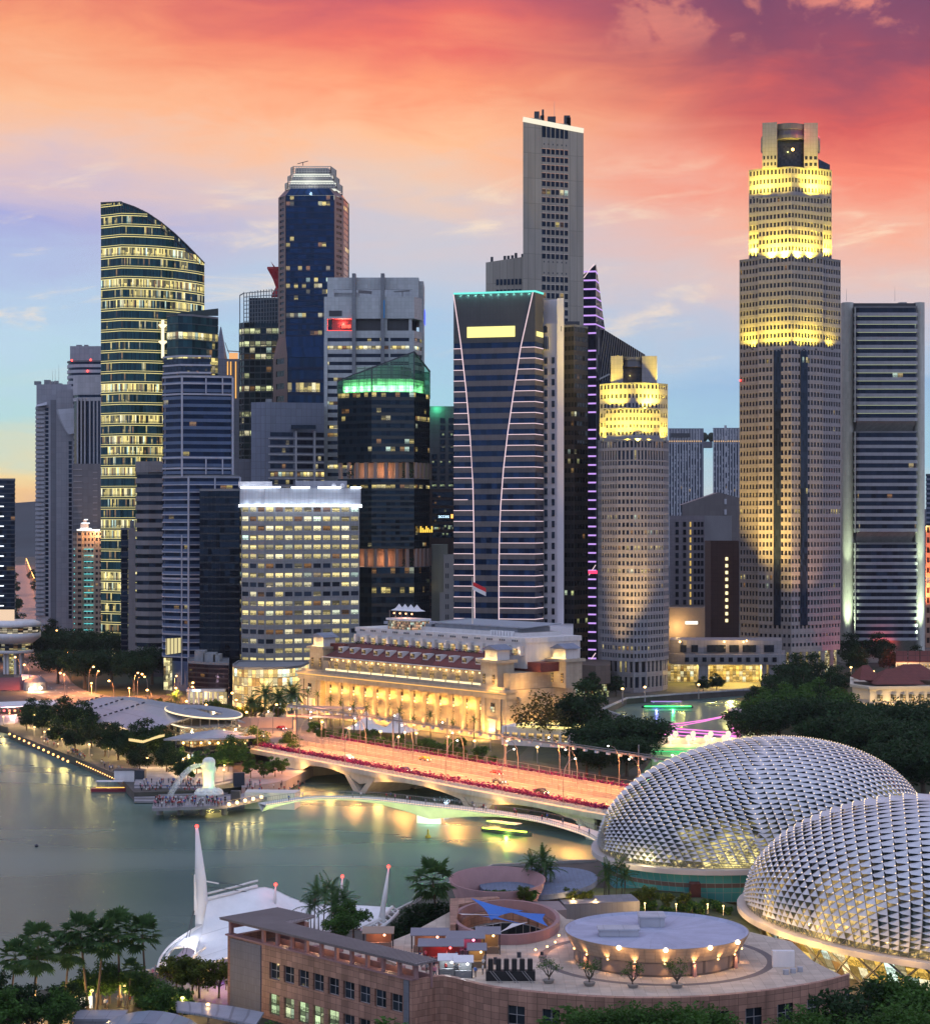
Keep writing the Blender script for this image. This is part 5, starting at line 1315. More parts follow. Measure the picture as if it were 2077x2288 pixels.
def framed_tower():
 Y = 1075; zt = gz(675, Y)
 t = thing('office_tower', 'concrete-framed tower with three stacked pods of banded windows and pale green floodlit sides', 'tower', (gx(1973, Y), Y, ZG))
 con = mat_panel('framed_concrete', (.48, .47, .44), 1.2, 3.0, .1, .15, streak=.2)
 b = MB()
 for x0, x1 in ((1882, 1908), (2044, 2067)):
  c0, c1 = gx(x0, Y), gx(x1, Y); n = 8
  poly = [(c0, Y+34)]+[(c0+3*(1-math.cos(math.pi/2*i/n)), Y+3*(1-math.sin(math.pi/2*i/n))) for i in range(n+1)]+[(c1-3*(1-math.cos(math.pi/2*(n-i)/n)), Y+3*(1-math.sin(math.pi/2*(n-i)/n))) for i in range(n+1)]+[(c1, Y+34)]
  b.prism(poly, ZG, zt)
 b.box(gx(1905, Y), Y+6, ZG, gx(2046, Y), Y+32, zt-.05); part('concrete_frame', b, con, t)
 b = MB(); b.box(gx(1905, Y), Y+1.5, gz(684, Y), gx(2048, Y), Y+6, zt-.4); part('top_beam', b, mat_panel('top_beam', (.05, .05, .06), 3, 3, .1, .2), t)
 pan = mat_panel('pod_band', (.33, .33, .37), 3, 1.4, .06, .2)
 g = mat_glass('pod_glass', (.012, .014, .028), .10, (1, .75, .3), 1.1, .85, seed=201, mull=.10)
 E_l = mat_emit('pod_line', (.85, .95, .6), .5)
 for ya, yb, nf, s, lit in ((690, 942, 14, 0, 1), (968, 1188, 13, 20, 0), (1216, 1430, 14, 40, 0)):
  x0, x1 = 1906, 2046; c0, c1 = gx(x0, Y), gx(x1, Y); n = 5
  poly = [(c0, Y+8)]+[(c0+2.5*(1-math.cos(math.pi/2*i/n)), Y-5+2.5*(1-math.sin(math.pi/2*i/n))) for i in range(n+1)]+[(c1-2.5*(1-math.cos(math.pi/2*(n-i)/n)), Y-5+2.5*(1-math.sin(math.pi/2*(n-i)/n))) for i in range(n+1)]+[(c1, Y+8)]
  banded(t, poly, gz(yb, Y), gz(ya, Y), nf, g, pan, .42, .5, 2.8, seedv=s, wname='pod_wall')
  sof = MB(); pz = gz(yb, Y); sof.face([(c0+1, Y-4, pz-.02), (c0+2, Y+5.8, pz-6.5), (c1-2, Y+5.8, pz-6.5), (c1-1, Y-4, pz-.02)][::-1]); part('sloped_soffit', sof, con, t)
  fh = (gz(ya, Y)-pz)/nf
  if lit:
   for k in range(nf-1): q = MB(); q.bar((c0+1, Y-5.3, pz+k*fh+fh*.95), (c1-1.2, Y-5.3, pz+k*fh+fh*.95), .18, .22); part('light_line', q, E_l, t)
  q = MB(); q.box(c0-.4, Y-4.6, pz-.6, c0+.2, Y-3.8, gz(ya, Y)+.5); part('pod_edge_post', q, con, t)
 for px, pw in ((1893, 190000), (2059, 190000)):
  flood(t, pt(px, 1452, Y-6), (0, .08, 1), pw*1.7, (.80, 1, .62), 42, 1.0); flood(t, pt(px, 1300, Y-6), (0, .1, 1), pw*.35, (.80, 1, .62), 50, 1.0)
 flood(t, pt(1975, 1455, Y-12), (0, .9, .5), 9000, (1, .1, .08), 100)
 plant(t, FP((1900, Y+10), (2040, Y+10), (2040, Y+30), (1900, Y+30)), zt, 3, 5, 1.5); mast(t, pt(1890, 673, Y+8), 7); mast(t, pt(1998, 673, Y+8), 8)
framed_tower()

def right_background():
 Y = 2100
 g = mat_glass('estate_glass', (.020, .026, .045), .16, (1, .7, .3), 1.0, .1, seed=211, mull=.3)
 st = mat_plain('estate_white', (.36, .37, .42), .7)
 for x0, x1, top, lab in ((1492, 1592, 957, 'distant pale apartment slab with white vertical stripes, left of the far pair'), (1596-4+10, 1720, 956, 'distant pale apartment slab with white vertical stripes, right of the far pair')):
  t = thing('apartment_tower', lab, 'apartment tower', (gx((x0+x1)/2, Y), Y, ZG))
  if x0 > 1550: x1 = 1700
  xe = 1571 if x0 < 1550 else x1; xs = x0 if x0 < 1550 else 1592
  b = MB(); b.prism(FP((xs, Y), (xe, Y), (xe, Y+25), (xs, Y+25)), ZG, gz(top, Y)); part('wall', b, mat_plain('estate_wall%d' % x0, (.15, .165, .21), .7), t)
  rnd = random.Random(x0); n = int((xe-xs)/6.2)
  for i in range(n):
   x = xs+i*6.2+1
   q = MB(); q.face([(gx(x+2, Y), Y-.2, ZG+30), (gx(x+5, Y), Y-.2, ZG+30), (gx(x+5, Y), Y-.2, gz(992, Y)), (gx(x+2, Y), Y-.2, gz(992, Y))], [(i*3, 0), (i*3+1, 0), (i*3+1, 46), (i*3, 46)]); part('window_column', q, g, t)
   q = MB(); q.box(gx(x, Y)-.5, Y-1.0, ZG+30, gx(x, Y)+.7, Y-.3, gz(top+2, Y))
   for k in range(40):
    if rnd.random() < .4: q.box(gx(x, Y)+.7, Y-.8, 60+k*3, gx(x, Y)+1.5, Y-.3, 62.4+k*3)
   part('white_fin', q, st, t)
  q = MB()
  for i in range(int((xe-xs)/5)): q.box(gx(xs+2+i*5, Y), Y-1.3, gz(986, Y)-.7, gx(xs+4+i*5, Y), Y-1.1, gz(986, Y)+.7)
  part('deck_light', q, mat_emit('deck_light%d' % x0, (1, .6, .25), .9), t)
  if x0 < 1550:
   q = MB(); q.box(gx(1498, Y), Y-2, gz(977, Y), gx(1541, Y), Y-1, gz(968, Y)); part('dark_window_band', q, M_darkg, t)
 q = MB(); q.box(gx(1571, Y)+.02, Y+4, gz(1000, Y), gx(1592, Y)-.02, Y+16, gz(986, Y)); q = solo('sky_bridge', q, M_mid, 'dark bridge joining the two distant striped apartment slabs near their tops', 'bridge')
 for i, x in enumerate((1574, 1590)):
  s = MB(); s.ball((gx(x, Y), Y+6, gz(976, Y)), 4.2, 10, 7, 1.2); sm = s; solo('rooftop_tree', sm, M_leaf_dark, 'dark tree on the high bridge of the distant slabs, %s one' % ('left' if i == 0 else 'right'), 'tree')
 Y = 1500
 t = thing('office_block', 'grey-brown building with a low gabled roof line behind the white tiled block', 'office block', (gx(1590, Y), Y, ZG))
 b = MB(); A = [(1523, 1128), (1605, 1100), (1650, 1112), (1700, 1125)]; mt = mat_panel('gable_wall', (.13, .115, .12), 4, 4, .1, .2)
 for (x0, y0), (x1, y1) in zip(A, A[1:]): b.face([(gx(x0, Y), Y, ZG), (gx(x1, Y), Y, ZG), (gx(x1, Y), Y, gz(y1, Y)), (gx(x0, Y), Y, gz(y0, Y))]); b.face([(gx(x0, Y), Y, gz(y0, Y)), (gx(x1, Y), Y, gz(y1, Y)), (gx(x1, Y), Y+30, gz(y1, Y)), (gx(x0, Y), Y+30, gz(y0, Y))])
 part('wall', b, mt, t)
 q = MB()
 for i in range(9): q.box(gx(1617, Y), Y-1.5, gz(1150, Y)+i*8, gx(1622, Y), Y-.2, gz(1150, Y)+i*8+4)
 part('stair_landing', q, M_pale, t)
 Y = 1180
 t = thing('hotel_block', 'pale lavender tiled block with columns of dark windows and one amber column', 'hotel', (gx(1560, Y), Y, ZG))
 tile = mat_panel('lavender_tile', (.27, .25, .29), 1.8, 1.8, .12, .25)
 block(t, FP((1495, Y), (1573, Y), (1573, Y+30), (1495, Y+30)), ZG, gz(1156, Y), tile, par=1)
 block(t, FP((1573.1, Y+3), (1634, Y+3), (1634, Y+30), (1573.1, Y+30)), ZG, gz(1152, Y), mat_plain('pale_grey_render', (.30, .30, .33), .7), 'side_wall')
 g = mat_glass('tile_glass', (.010, .012, .02), .05, (.9, 1, .5), .9, 0, seed=221)
 for k in range(12):
  y = 1166+k*17.4
  for x in (1508, 1525, 1549, 1557, 1565):
   q = MB(); q.box(gx(x, Y), Y-.3, gz(y+11, Y), gx(x+(7 if x < 1540 else 5.5), Y), Y-.02, gz(y, Y)); part('window', q, g, t)
  q = MB(); q.box(gx(1540, Y), Y-.3, gz(y+11, Y), gx(1543, Y), Y-.02, gz(y, Y)); part('lit_slot', q, mat_emit('amber_slot', (1, .66, .16), .7) if 'amber_slot' not in bpy.data.materials else bpy.data.materials['amber_slot'], t)
 Y = 1120
 t = thing('office_block', 'dark red-brown tower with a single column of lit stair windows', 'office block', (gx(1610, Y), Y, ZG))
 block(t, FP((1574, Y+8), (1587, Y), (1650, Y-2), (1650, Y+26), (1574, Y+26)), ZG, gz(1212, Y), mat_panel('red_brown', (.085, .040, .036), 3, 2.4, .15, .3), par=.8)
 for k in range(10):
  q = MB(); q.box(gx(1619, Y), Y-1.8, gz(1252+k*15.3, Y), gx(1624.5, Y), Y-1.2, gz(1245+k*15.3, Y)); part('lit_window', q, mat_emit('stair_window', (1, .88, .45), 1.6) if 'stair_window' not in bpy.data.materials else bpy.data.materials['stair_window'], t)
 Y = 1000
 t = thing('office_block', 'low tan rendered block with one long white lit window between the stepped towers', 'office block', (gx(1545, Y), Y, ZG))
 block(t, FP((1494, Y), (1574, Y), (1574, Y+24), (1494, Y+24)), ZG, gz(1360, Y), mat_plain('tan_render', (.20, .165, .145), .8), par=.6)
 q = MB(); q.box(gx(1530, Y), Y-.3, gz(1395, Y), gx(1558, Y), Y-.02, gz(1388, Y)); part('lit_window', q, mat_emit('white_window', (1, .98, .85), 1.5), t)
 lamp('POINT', pt(1512, 1403, Y-6), 9000, (1, .6, .2), .5, t)
 Y = 1300
 t = thing('office_tower', 'blue-grey glass tower cut off by the right edge above the orange building', 'tower', (gx(2090, Y), Y, ZG))
 banded(t, FP((2067, Y), (2150, Y), (2150, Y+30), (2067, Y+30)), ZG, gz(1062, Y), 34, mat_glass('edge_blue', (.012, .02, .04), .1, YEL, .8, seed=231), M_blueg, .4, .3, 3)
 Y = 1210
 t = thing('office_block', 'orange floodlit building cut off by the right edge', 'office block', (gx(2090, Y), Y, ZG))
 banded(t, FP((2067, Y), (2150, Y), (2150, Y+25), (2067, Y+25)), ZG, gz(1178, Y), 12, mat_glass('edge_orange', (.03, .015, .01), .3, (1, .5, .15), .9, .1, seed=233), mat_plain('orange_stone', (.40, .22, .15), .7), .45, .4, 3, .9)
 flood(t, pt(2072, 1400, Y-16), (0, .25, 1), 700000, (1, .30, .12), 80); flood(t, pt(2072, 1200, Y-6), (0, .4, 1), 40000, (1, .65, .2), 90)
right_background()
# ================================================================== plants, lamps, people (prototypes are copied in loops)
def mat_leaf(name, col, var=.32):
 m, t, b, out = newmat(name); g = t.n.new('ShaderNodeNewGeometry')
 f = t.mrange(g.outputs['Random Per Island'], 0, 1, 1-var, 1+var, False)
 n = t.noise(g.outputs['Position'], .35, 2, .5)[0]; f = t.math('MULTIPLY', f, t.mrange(n, .3, .7, .6, 1.4, False))
 t.put(b.inputs['Base Color'], t.mix(1.0, col+(1,), t.comb(f, f, t.math('MULTIPLY', f, .85)), 'MULTIPLY')); b.inputs['Roughness'].default_value = .7; b.inputs['Specular IOR Level'].default_value = .12
 tr = t.n.new('ShaderNodeBsdfTranslucent'); tr.inputs[0].default_value = (col[0]*1.6, col[1]*1.8, col[2], 1)
 mx = t.n.new('ShaderNodeMixShader'); mx.inputs[0].default_value = .22; t.l.new(b.outputs[0], mx.inputs[1]); t.l.new(tr.outputs[0], mx.inputs[2]); t.l.new(mx.outputs[0], out.inputs[0])
 return m
LEAF_D = mat_leaf('leaf_deep', (.020, .044, .020)); LEAF_M = mat_leaf('leaf_mid', (.045, .100, .025)); LEAF_Y = mat_leaf('leaf_yellowish', (.075, .100, .022)); LEAF_B = mat_leaf('leaf_brownish', (.075, .070, .030))
LEAF_P = mat_leaf('leaf_palm', (.050, .100, .040)); BARK = mat_plain('bark', (.095, .075, .055), .9, .3, 2)
FLW = mat_leaf('bougainvillea', (.13, .007, .11), .6)
def leaf(mb, p, s, rnd, up=.5):
 a = Vector((rnd.gauss(0, 1), rnd.gauss(0, 1), rnd.gauss(0, .6))); a.normalize()
 n = Vector((rnd.gauss(0, .7), rnd.gauss(0, .7), up+rnd.random())); b = n.cross(a)
 if b.length < .01: return
 b.normalize(); a *= s*rnd.uniform(.7, 1.3); b *= s*.55*rnd.uniform(.7, 1.2)
 mb.face([p-a, p-b*.8+a*.1, p+a, p+b], [(0, 0)]*4)
def tree_proto(name, label, h, r, rz, nl, ls, mat, seed, clumps=26, trunk=.35, base=.35, flat=False, cat='tree'):
 rnd = random.Random(seed); t = thing(name, label, cat); tk = MB(); cr = MB(); hz = h-rz
 cl = []
 for _ in range(clumps):
  while True:
   v = Vector((rnd.uniform(-1, 1), rnd.uniform(-1, 1), rnd.uniform(-.75, 1)))
   if .35 < v.length < 1: break
  c = Vector((v.x*r*.82, v.y*r*.82, hz+v.z*rz*(.8 if not flat else (.75-.5*(v.x*v.x+v.y*v.y))))); cl.append((c, r*rnd.uniform(.24, .40)))
 cl.append((Vector((0, 0, hz)), r*.5))
 fork = h*base
 tk.tube([(0, 0, -.4), (rnd.uniform(-.1, .1)*r*.3, 0, fork*.5), (0, 0, fork)], [trunk*1.3, trunk, trunk*.85], 7)
 for c, q in cl[:9]:
  m = Vector((c.x*.4, c.y*.4, fork+(c.z-fork)*.55)); tk.tube([(0, 0, fork*.92), m, c], [trunk*.6, trunk*.38, trunk*.1], 5)
 tot = sum(q*q for _, q in cl)
 for c, q in cl:
  k = max(8, int(nl*q*q/tot))
  for _ in range(k):
   d = Vector((rnd.gauss(0, 1), rnd.gauss(0, 1), rnd.gauss(.15, .8))); d.normalize(); d *= q*(rnd.random()**.45)
   d.z *= .72; leaf(cr, c+d, ls, rnd)
 part('trunk', tk, BARK, t); part('crown', cr, mat, t)
 return t
def palm_proto(name, label, h, nf, fl, seed, fan=True, stems=1):
 rnd = random.Random(seed); t = thing(name, label, 'palm')
 for s in range(stems):
  o = Vector((0, 0, 0)) if stems == 1 else Vector((rnd.gauss(0, 1.0), rnd.gauss(0, 1.0), 0)); hh = h*(1 if stems == 1 else rnd.uniform(.65, 1.05)); lean = Vector((rnd.gauss(0, .04), rnd.gauss(0, .04), 1))*hh
  tk = MB(); tk.tube([o+Vector((0, 0, -.4)), o+lean*.5, o+lean], [.24 if stems == 1 else .12, .17 if stems == 1 else .09, .13 if stems == 1 else .06], 7); part('trunk', tk, BARK, t)
  top = o+lean; cr = MB()
  for k in range(nf):
   a = k*2.399+rnd.uniform(-.2, .2); e = math.radians(82-(142 if fan else 118)*(k/nf)**.9+rnd.uniform(-10, 10)); L = fl*rnd.uniform(.85, 1.1)
   hd = Vector((math.cos(a), math.sin(a), 0)); d0 = hd*math.cos(e)+Vector((0, 0, math.sin(e)))
   if fan:
    c = top+d0*L*.5; cr.tube([top, c], [.035, .025], 3, False); side = d0.cross(Vector((0, 0, 1)))
    side = side.normalized() if side.length > .1 else Vector((1, 0, 0)); up = side.cross(d0)
    for j in range(13):
     b = math.radians(-95+190*j/12); dd = d0*math.cos(b)+side*math.sin(b); q = c+dd*L*.46; q.z -= L*.10*rnd.random()+.1*abs(math.sin(b)); w = (side*math.cos(b)-d0*math.sin(b))*L*.058
     m = c+dd*L*.25+up*.04; cr.face([c, m-w, q, m+w], [(0, 0)]*4); 
   else:
    pts = []; p = Vector(top); dd = Vector(d0)
    for j in range(7):
     pts.append(p.copy()); p = p+dd*L/6; dd = (dd+Vector((0, 0, -.17))).normalized()
    cr.tube(pts, .03, 3, False)
    for j in range(1, 7):
     tang = (pts[j]-pts[j-1]).normalized(); side = tang.cross(Vector((0, 0, 1))); side = side.normalized() if side.length > .1 else Vector((1, 0, 0))
     for sg in (1, -1):
      for f in (0, .5):
       b0 = pts[j-1].lerp(pts[j], f); tip = b0+side*sg*L*.22*(1.1-abs(j-3)/5)+tang*L*.10-Vector((0, 0, L*.07)); cr.face([b0, b0+tang*L*.07, tip], [(0, 0)]*3)
  part('crown', cr, LEAF_P, t)
 return t
HID = []
class Proto:
 """first call places the prototype itself, later calls copy it with its parts"""
 def __init__(s, root): s.r = root; s.used = False
 def __call__(s, loc, rz=None, sc_=1.0, label=None, group=None):
  rz = RND.uniform(0, 6.28) if rz is None else rz
  if not s.used:
   s.used = True; o = s.r; KIDS[o.name] = [(c, list(c.children)) for c in o.children]
   o.location = loc; o.rotation_euler = (0, 0, rz); o.scale = (sc_,)*3 if not isinstance(sc_, tuple) else sc_
   if label: o['label'] = label
   if group: o['group'] = group
   return o
  return copy_tree(s.r, loc, rz, sc_, label, group)
RND = random.Random(99)
RAIN = Proto(tree_proto('rain_tree', 'wide spreading dark rain tree', 17, 12, 6.5, 5200, .62, LEAF_D, 1, 34, .6, .36, True))
BIG = Proto(tree_proto('broad_tree', 'tall dense dark green broadleaf tree', 16, 7.5, 7, 4600, .52, LEAF_D, 2, 30, .45, .28))
ROUND = Proto(tree_proto('round_tree', 'round-crowned mid green tree', 10, 4.6, 4.4, 2600, .38, LEAF_M, 3, 24, .25, .28))
YOUNG = Proto(tree_proto('young_tree', 'slim young street tree', 9, 2.7, 4.2, 1300, .34, LEAF_M, 4, 18, .14, .3))
SHRUB = Proto(tree_proto('garden_shrub', 'low rounded garden shrub', 2.6, 1.9, 1.5, 700, .26, LEAF_M, 5, 12, .08, .2, cat='shrub'))
GOLD = Proto(tree_proto('lamplit_tree', 'bushy street tree with yellowish leaves', 9, 4.2, 4.0, 2400, .38, LEAF_Y, 6, 22, .22, .3))
OPEN = Proto(tree_proto('open_tree', 'sparse tree with open branches', 15, 9, 6, 1900, .5, LEAF_B, 7, 30, .4, .3))
FAN = Proto(palm_proto('fan_palm', 'tall single-stemmed fan palm', 10.6, 22, 3.9, 8))
FEATHER = Proto(palm_proto('feather_palm', 'clump of feather palms', 7.0, 11, 3.0, 9, False, 4))
SLIMP = Proto(palm_proto('slim_palm', 'slim palm with a short crown', 9.5, 14, 1.9, 10, False, 1))
BIGP = Proto(palm_proto('date_palm', 'thick full-crowned date palm', 7.5, 34, 3.9, 12, False, 1))
def plant_row(proto, spots, label, group=None, z=2.5, s=(.85, 1.15)):
 for k, q in enumerate(spots):
  px, py = q[:2]; sc_ = q[2] if len(q) > 2 else RND.uniform(*s)
  p = gnd(px, py, z if len(q) < 4 else q[3]); proto(p, None, sc_, label, group)

# lamp posts ---------------------------------------------------------
POLE = mat_plain('pole_metal', (.22, .21, .21), .5, .1, .5, metal=.2)
E_sod = mat_emit('sodium_lamp', (1.0, .50, .14), 9); E_wh = mat_emit('white_lamp', (1.0, .93, .80), 9)
def lamp_proto(name, label, h, arm, power, col, em, r=.45, curve=True, typ='SPOT'):
 t = thing(name, label, 'street lamp'); b = MB()
 if curve: b.tube([(0, 0, 0), (0, 0, h*.55), (arm*.12, 0, h*.78), (arm*.45, 0, h*.94), (arm, 0, h)], [.15, .12, .1, .08, .06], 6)
 else: b.tube([(0, 0, 0), (0, 0, h)], [.16, .10], 6); b.tube([(0, 0, h-.1), (arm, 0, h)], .06, 4)
 pp = part('pole', b, POLE, t); q = MB(); q.ball((arm, 0, h-.25), r, 8, 5, .7); part('lamp_head', q, em, pp)
 lamp(typ, (arm, 0, h-1.0), power, col, .4, t, spot=R(158), blend=.35); return t
SODL = Proto(lamp_proto('street_lamp', 'street lamp with an orange light on a bent arm', 11, 2.0, 26000, (1, .36, .09), E_sod, .50))
AVE = Proto(lamp_proto('street_lamp', 'tall orange street lamp', 12, 2.2, 15000, (1, .28, .06), E_sod, .55))
SMALL = Proto(lamp_proto('garden_lamp', 'low garden lamp with a warm globe', 4.2, .0, 1500, (1, .60, .22), E_warm, .40, False, 'POINT'))
TALLW = Proto(lamp_proto('bridge_lamp', 'tall white curved lamp mast on the road bridge', 12, 4.0, 26000, (1, .33, .075), E_wh, .26))

# people -------------------------------------------------------------
def person_mesh(pose, shirt, legs, hairc):
 me = bpy.data.meshes.new('person'); o = bpy.data.objects.new('person_tmp', me); COL.objects.link(o)
 st = .14 if pose == 'walk' else .0; arm = {'stand': (.05, 0), 'walk': (.12, .1), 'photo': (.30, .45)}[pose]
 V = [(0, 0, .95, .145), (0, 0, 1.2, .14), (0, 0, 1.42, .15), (0, 0, 1.53, .06), (0, -.02, 1.68, .10)]; E = [(0, 1), (1, 2), (2, 3), (3, 4)]
 for sx, sg in ((1, 1), (-1, -1)):
  i = len(V); V += [(.095*sx, 0, .88, .09), (.10*sx, -st*sg-.02, .48, .062), (.10*sx, st*sg, .07, .045), (.10*sx, st*sg-.12, .03, .038)]; E += [(0, i), (i, i+1), (i+1, i+2), (i+2, i+3)]
  j = len(V); fw, upz = arm; V += [(.20*sx, 0, 1.42, .062), (.25*sx, -.04, 1.16, .046), (.22*sx if pose != 'photo' else .1*sx, -.08-fw, .92+upz, .034), (.22*sx if pose != 'photo' else .05*sx, -.10-fw, .84+upz*1.25, .04)]; E += [(2, j), (j, j+1), (j+1, j+2), (j+2, j+3)]
 me.from_pydata([v[:3] for v in V], E, []); o.modifiers.new('skin', 'SKIN'); me.skin_vertices.new() if not me.skin_vertices else None
 for i, v in enumerate(V): me.skin_vertices[0].data[i].radius = (v[3]*(1.25 if i in (1, 2) else 1), v[3])
 me.skin_vertices[0].data[0].use_root = True
 s = o.modifiers.new('sub', 'SUBSURF'); s.levels = 1
 out = bpy.data.meshes.new_from_object(o.evaluated_get(bpy.context.evaluated_depsgraph_get())); bpy.data.objects.remove(o)
 out.materials.clear()
 for m in (legs, shirt, SKIN, hairc): out.materials.append(m)
 for p in out.polygons:
  c = p.center; p.use_smooth = True
  p.material_index = 3 if c.z > 1.70 or (c.z > 1.62 and c.y > .02) else 2 if c.z > 1.49 or (abs(c.x) > .19 and c.z < 1.12) or c.z < .1 else 1 if c.z > .98 else 0
 return out
SKIN = mat_plain('skin', (.38, .22, .15), .6); HAIR = mat_plain('hair', (.015, .012, .010), .5)
def cloth(n, c): return mat_plain('cloth_'+n, c, .85, .1, 3)
SH = [('dark', (.02, .02, .03)), ('white', (.62, .62, .62)), ('red', (.26, .03, .03)), ('blue', (.05, .12, .35)), ('grey', (.2, .2, .22)), ('pink', (.5, .18, .24))]
PEOPLE = []
for i, (n, c) in enumerate(SH):
 for j, pose in enumerate(('stand', 'walk', 'photo')):
  if (i+j) % 3 == 2: continue
  PEOPLE.append((n, pose, person_mesh(pose, cloth(n, c) if 'cloth_'+n not in bpy.data.materials else bpy.data.materials['cloth_'+n], cloth('leg%d%d' % (i, j), random.choice([(.02, .025, .05), (.05, .05, .05), (.15, .12, .09)])), HAIR)))
def person(loc, rz, where, group, k=None):
 n, pose, me = PEOPLE[RND.randrange(len(PEOPLE)) if k is None else k]
 o = bpy.data.objects.new('person', me); COL.objects.link(o); o.location = loc; o.rotation_euler = (0, 0, rz); f = RND.uniform(.93, 1.05); o.scale = (f, f, f)
 return tag(o, 'person in %s top %s %s' % (n, {'stand': 'standing', 'walk': 'walking', 'photo': 'holding up a phone'}[pose], where), 'person', group)

# ================================================================== frames for slanted buildings
class Frame:
 def __init__(s, O, e): s.O = Vector(O); s.e = Vector(e).normalized(); s.n = Vector((-s.e.y, s.e.x))
 def xy(s, a, d): p = s.O+s.e*a+s.n*d; return (p.x, p.y)
 def P(s, a, d, z): return Vector((*s.xy(a, d), z))
 def rect(s, a0, a1, d0, d1): return [s.xy(a0, d0), s.xy(a1, d0), s.xy(a1, d1), s.xy(a0, d1)]
 def box(s, mb, a0, a1, d0, d1, z0, z1): mb.prism(s.rect(a0, a1, d0, d1), z0, z1)
 def ang(s): return math.atan2(s.e.y, s.e.x)

# ================================================================== grand colonnaded hotel
def grand_hotel():
 f = Frame((gx(700, 785), 785), (gx(1125, 697)-gx(700, 785), 697-785)); Z = ZG
 t = thing('grand_hotel', 'golden floodlit classical hotel with a long colonnade, red mansard roof and white attic storeys', 'hotel', f.P(55, 10, Z))
 st = mat_panel('hotel_stone', (.37, .31, .23), 2.2, 1.1, .05, .2, streak=.2); wh = mat_plain('hotel_white', (.58, .55, .55), .7, .06, .3, streak=.1)
 red = mat_panel('red_roof_tile', (.15, .036, .030), .6, .5, .08, .4, rough=.8, var=.15)
 g = mat_glass('hotel_pane', (.03, .025, .02), .6, (1, .62, .22), 1.0, 0, seed=301, mull=.12, hm=.1, jitter=0)
 L = 115
 b = MB(); f.box(b, -9, L+2, -1.2, 2.5, Z, Z+2.0); f.box(b, -8, L+1, 3.2, 34, Z, 20)
 f.box(b, -9, 5, -.3, 3.3, Z+2.01, 17); f.box(b, 103, L+1.5, -.3, 3.3, Z+2.01, 17); part('wall', b, st, t)
 b = MB(); f.box(b, -9.6, L+2.1, -.8, 4, 17.01, 19.3); f.box(b, -10.2, L+2.7, -1.5, 4.2, 19.31, 20.1); part('entablature', b, st, t)
 E_led = mat_emit('hotel_cornice_line', (1, .56, .18), 1.1)
 b = MB(); f.box(b, -9.8, L+2.2, -1.3, -.85, 18.9, 19.28); part('cornice_light', b, E_led, t)
 for k in range(13):
  a = 9+k*7.6; b = MB(); c = f.P(a, .6, Z+2); b.lathe(c, [(1.25, 0), (1.25, .5), (.95, .7), (.9, 5), (.78, 11.2), (1.1, 11.6), (1.2, 12.2), (1.2, 12.5)], 12); part('column', b, st, t, True)
  o = lamp('SPOT', f.P(a, -1.5, Z+2.3), 8000, (1, .50, .10), .3, t, spot=R(100), blend=.9); aim(o, f.n.to_3d()*.22+Vector((0, 0, 1)))
 for k in range(13):
  a = 5.2+k*7.6
  if k < 13: lamp('POINT', f.P(a+3.8*(k != 12), 1.6, 13.2), 1300, (1, .47, .09), .25, t); lamp('POINT', f.P(a+1.6, 1.9, 7.2), 500, (1, .50, .12), .2, t)
  q = MB(); q.ball(f.P(a+3.8, 1.8, 12.6), .42, 8, 5); q.ball(f.P(a+1.4, 2.2, 7.4), .36, 8, 5); part('wall_lamp', q, E_warm, t)
  for z0, z1 in ((5.2, 7.6), (9.3, 11), (12.8, 15.3)):
   q = MB(); q.prism(f.rect(a+1.6, a+2.7, 3.0, 3.18), z0, z1); part('window', q, g, t)
 for a0 in (-4, 107.5):
  q = MB(); f.box(q, a0+1, a0+3.2, -.5, -.32, 12, 15.5); part('window', q, g, t)
  q = MB(); f.box(q, a0+.4, a0+3.8, -.7, -.33, Z+2.1, 9); f.box(q, a0-.1, a0+4.3, -.9, -.33, 9.01, 9.6); part('doorway', q, wh, t)
  for aa in (a0-2.5, a0+6):
   q = MB(); f.box(q, aa-.7, aa+.7, -.75, -.31, Z+2.02, 16.9); part('pilaster', q, st, t)
   o = lamp('SPOT', f.P(aa, -2.2, Z+2.3), 6500, (1, .50, .10), .3, t, spot=R(90), blend=.9); aim(o, f.n.to_3d()*.2+Vector((0, 0, 1)))
 # balcony storey
 b = MB(); f.box(b, 6, 104, 4.2, 30, 20.11, 26.4); f.box(b, -7, 6, 3, 26, 20.12, 24.5); f.box(b, 104.1, L, 3, 26, 20.12, 26); part('upper_wall', b, st, t)
 E_bal = mat_emit('balustrade_light', (1, .82, .44), 1.5)
 for k in range(13):
  a = 6.6+k*7.5; q = MB(); f.box(q, a, a+6.4, 1.2, 1.5, 20.7, 21.7); part('balustrade_light', q, E_bal, t)
  for i in (0, 1):
   q = MB(); q.ball(f.P(a+1.5+i*3.7, 3.2, 25.2), .28, 6, 4); part('eave_lamp', q, E_warm, t)
  lamp('POINT', f.P(a+3.2, 2.6, 24.8), 260, (1, .66, .26), .3, t)
  q = MB(); f.box(q, a+2, a+2.9, 4.0, 4.19, 21.3, 24.2); f.box(q, a+3.3, a+4.2, 4.0, 4.19, 21.3, 24.2); part('balcony_door', q, g, t)
 b = MB()
 f.box(b, -7.5, L+1, -.4, .0, 20.12, 21.2); f.box(b, 6, 104, 1.55, 1.9, 20.13, 21.9); part('balustrade', b, st, t)
 # mansard roof with dormers
 b = MB(); e = [(-2, 26.4), (1.6, 26.42), (9.5, 31.4), (11, 31.5)]
 b.slab([[f.P(5, 1.8, 26.45), f.P(104.5, 1.8, 26.45)], [f.P(10, 9.8, 31.4), f.P(100, 9.8, 31.4)], [f.P(10, 13, 31.6), f.P(100, 13, 31.6)]], .35)
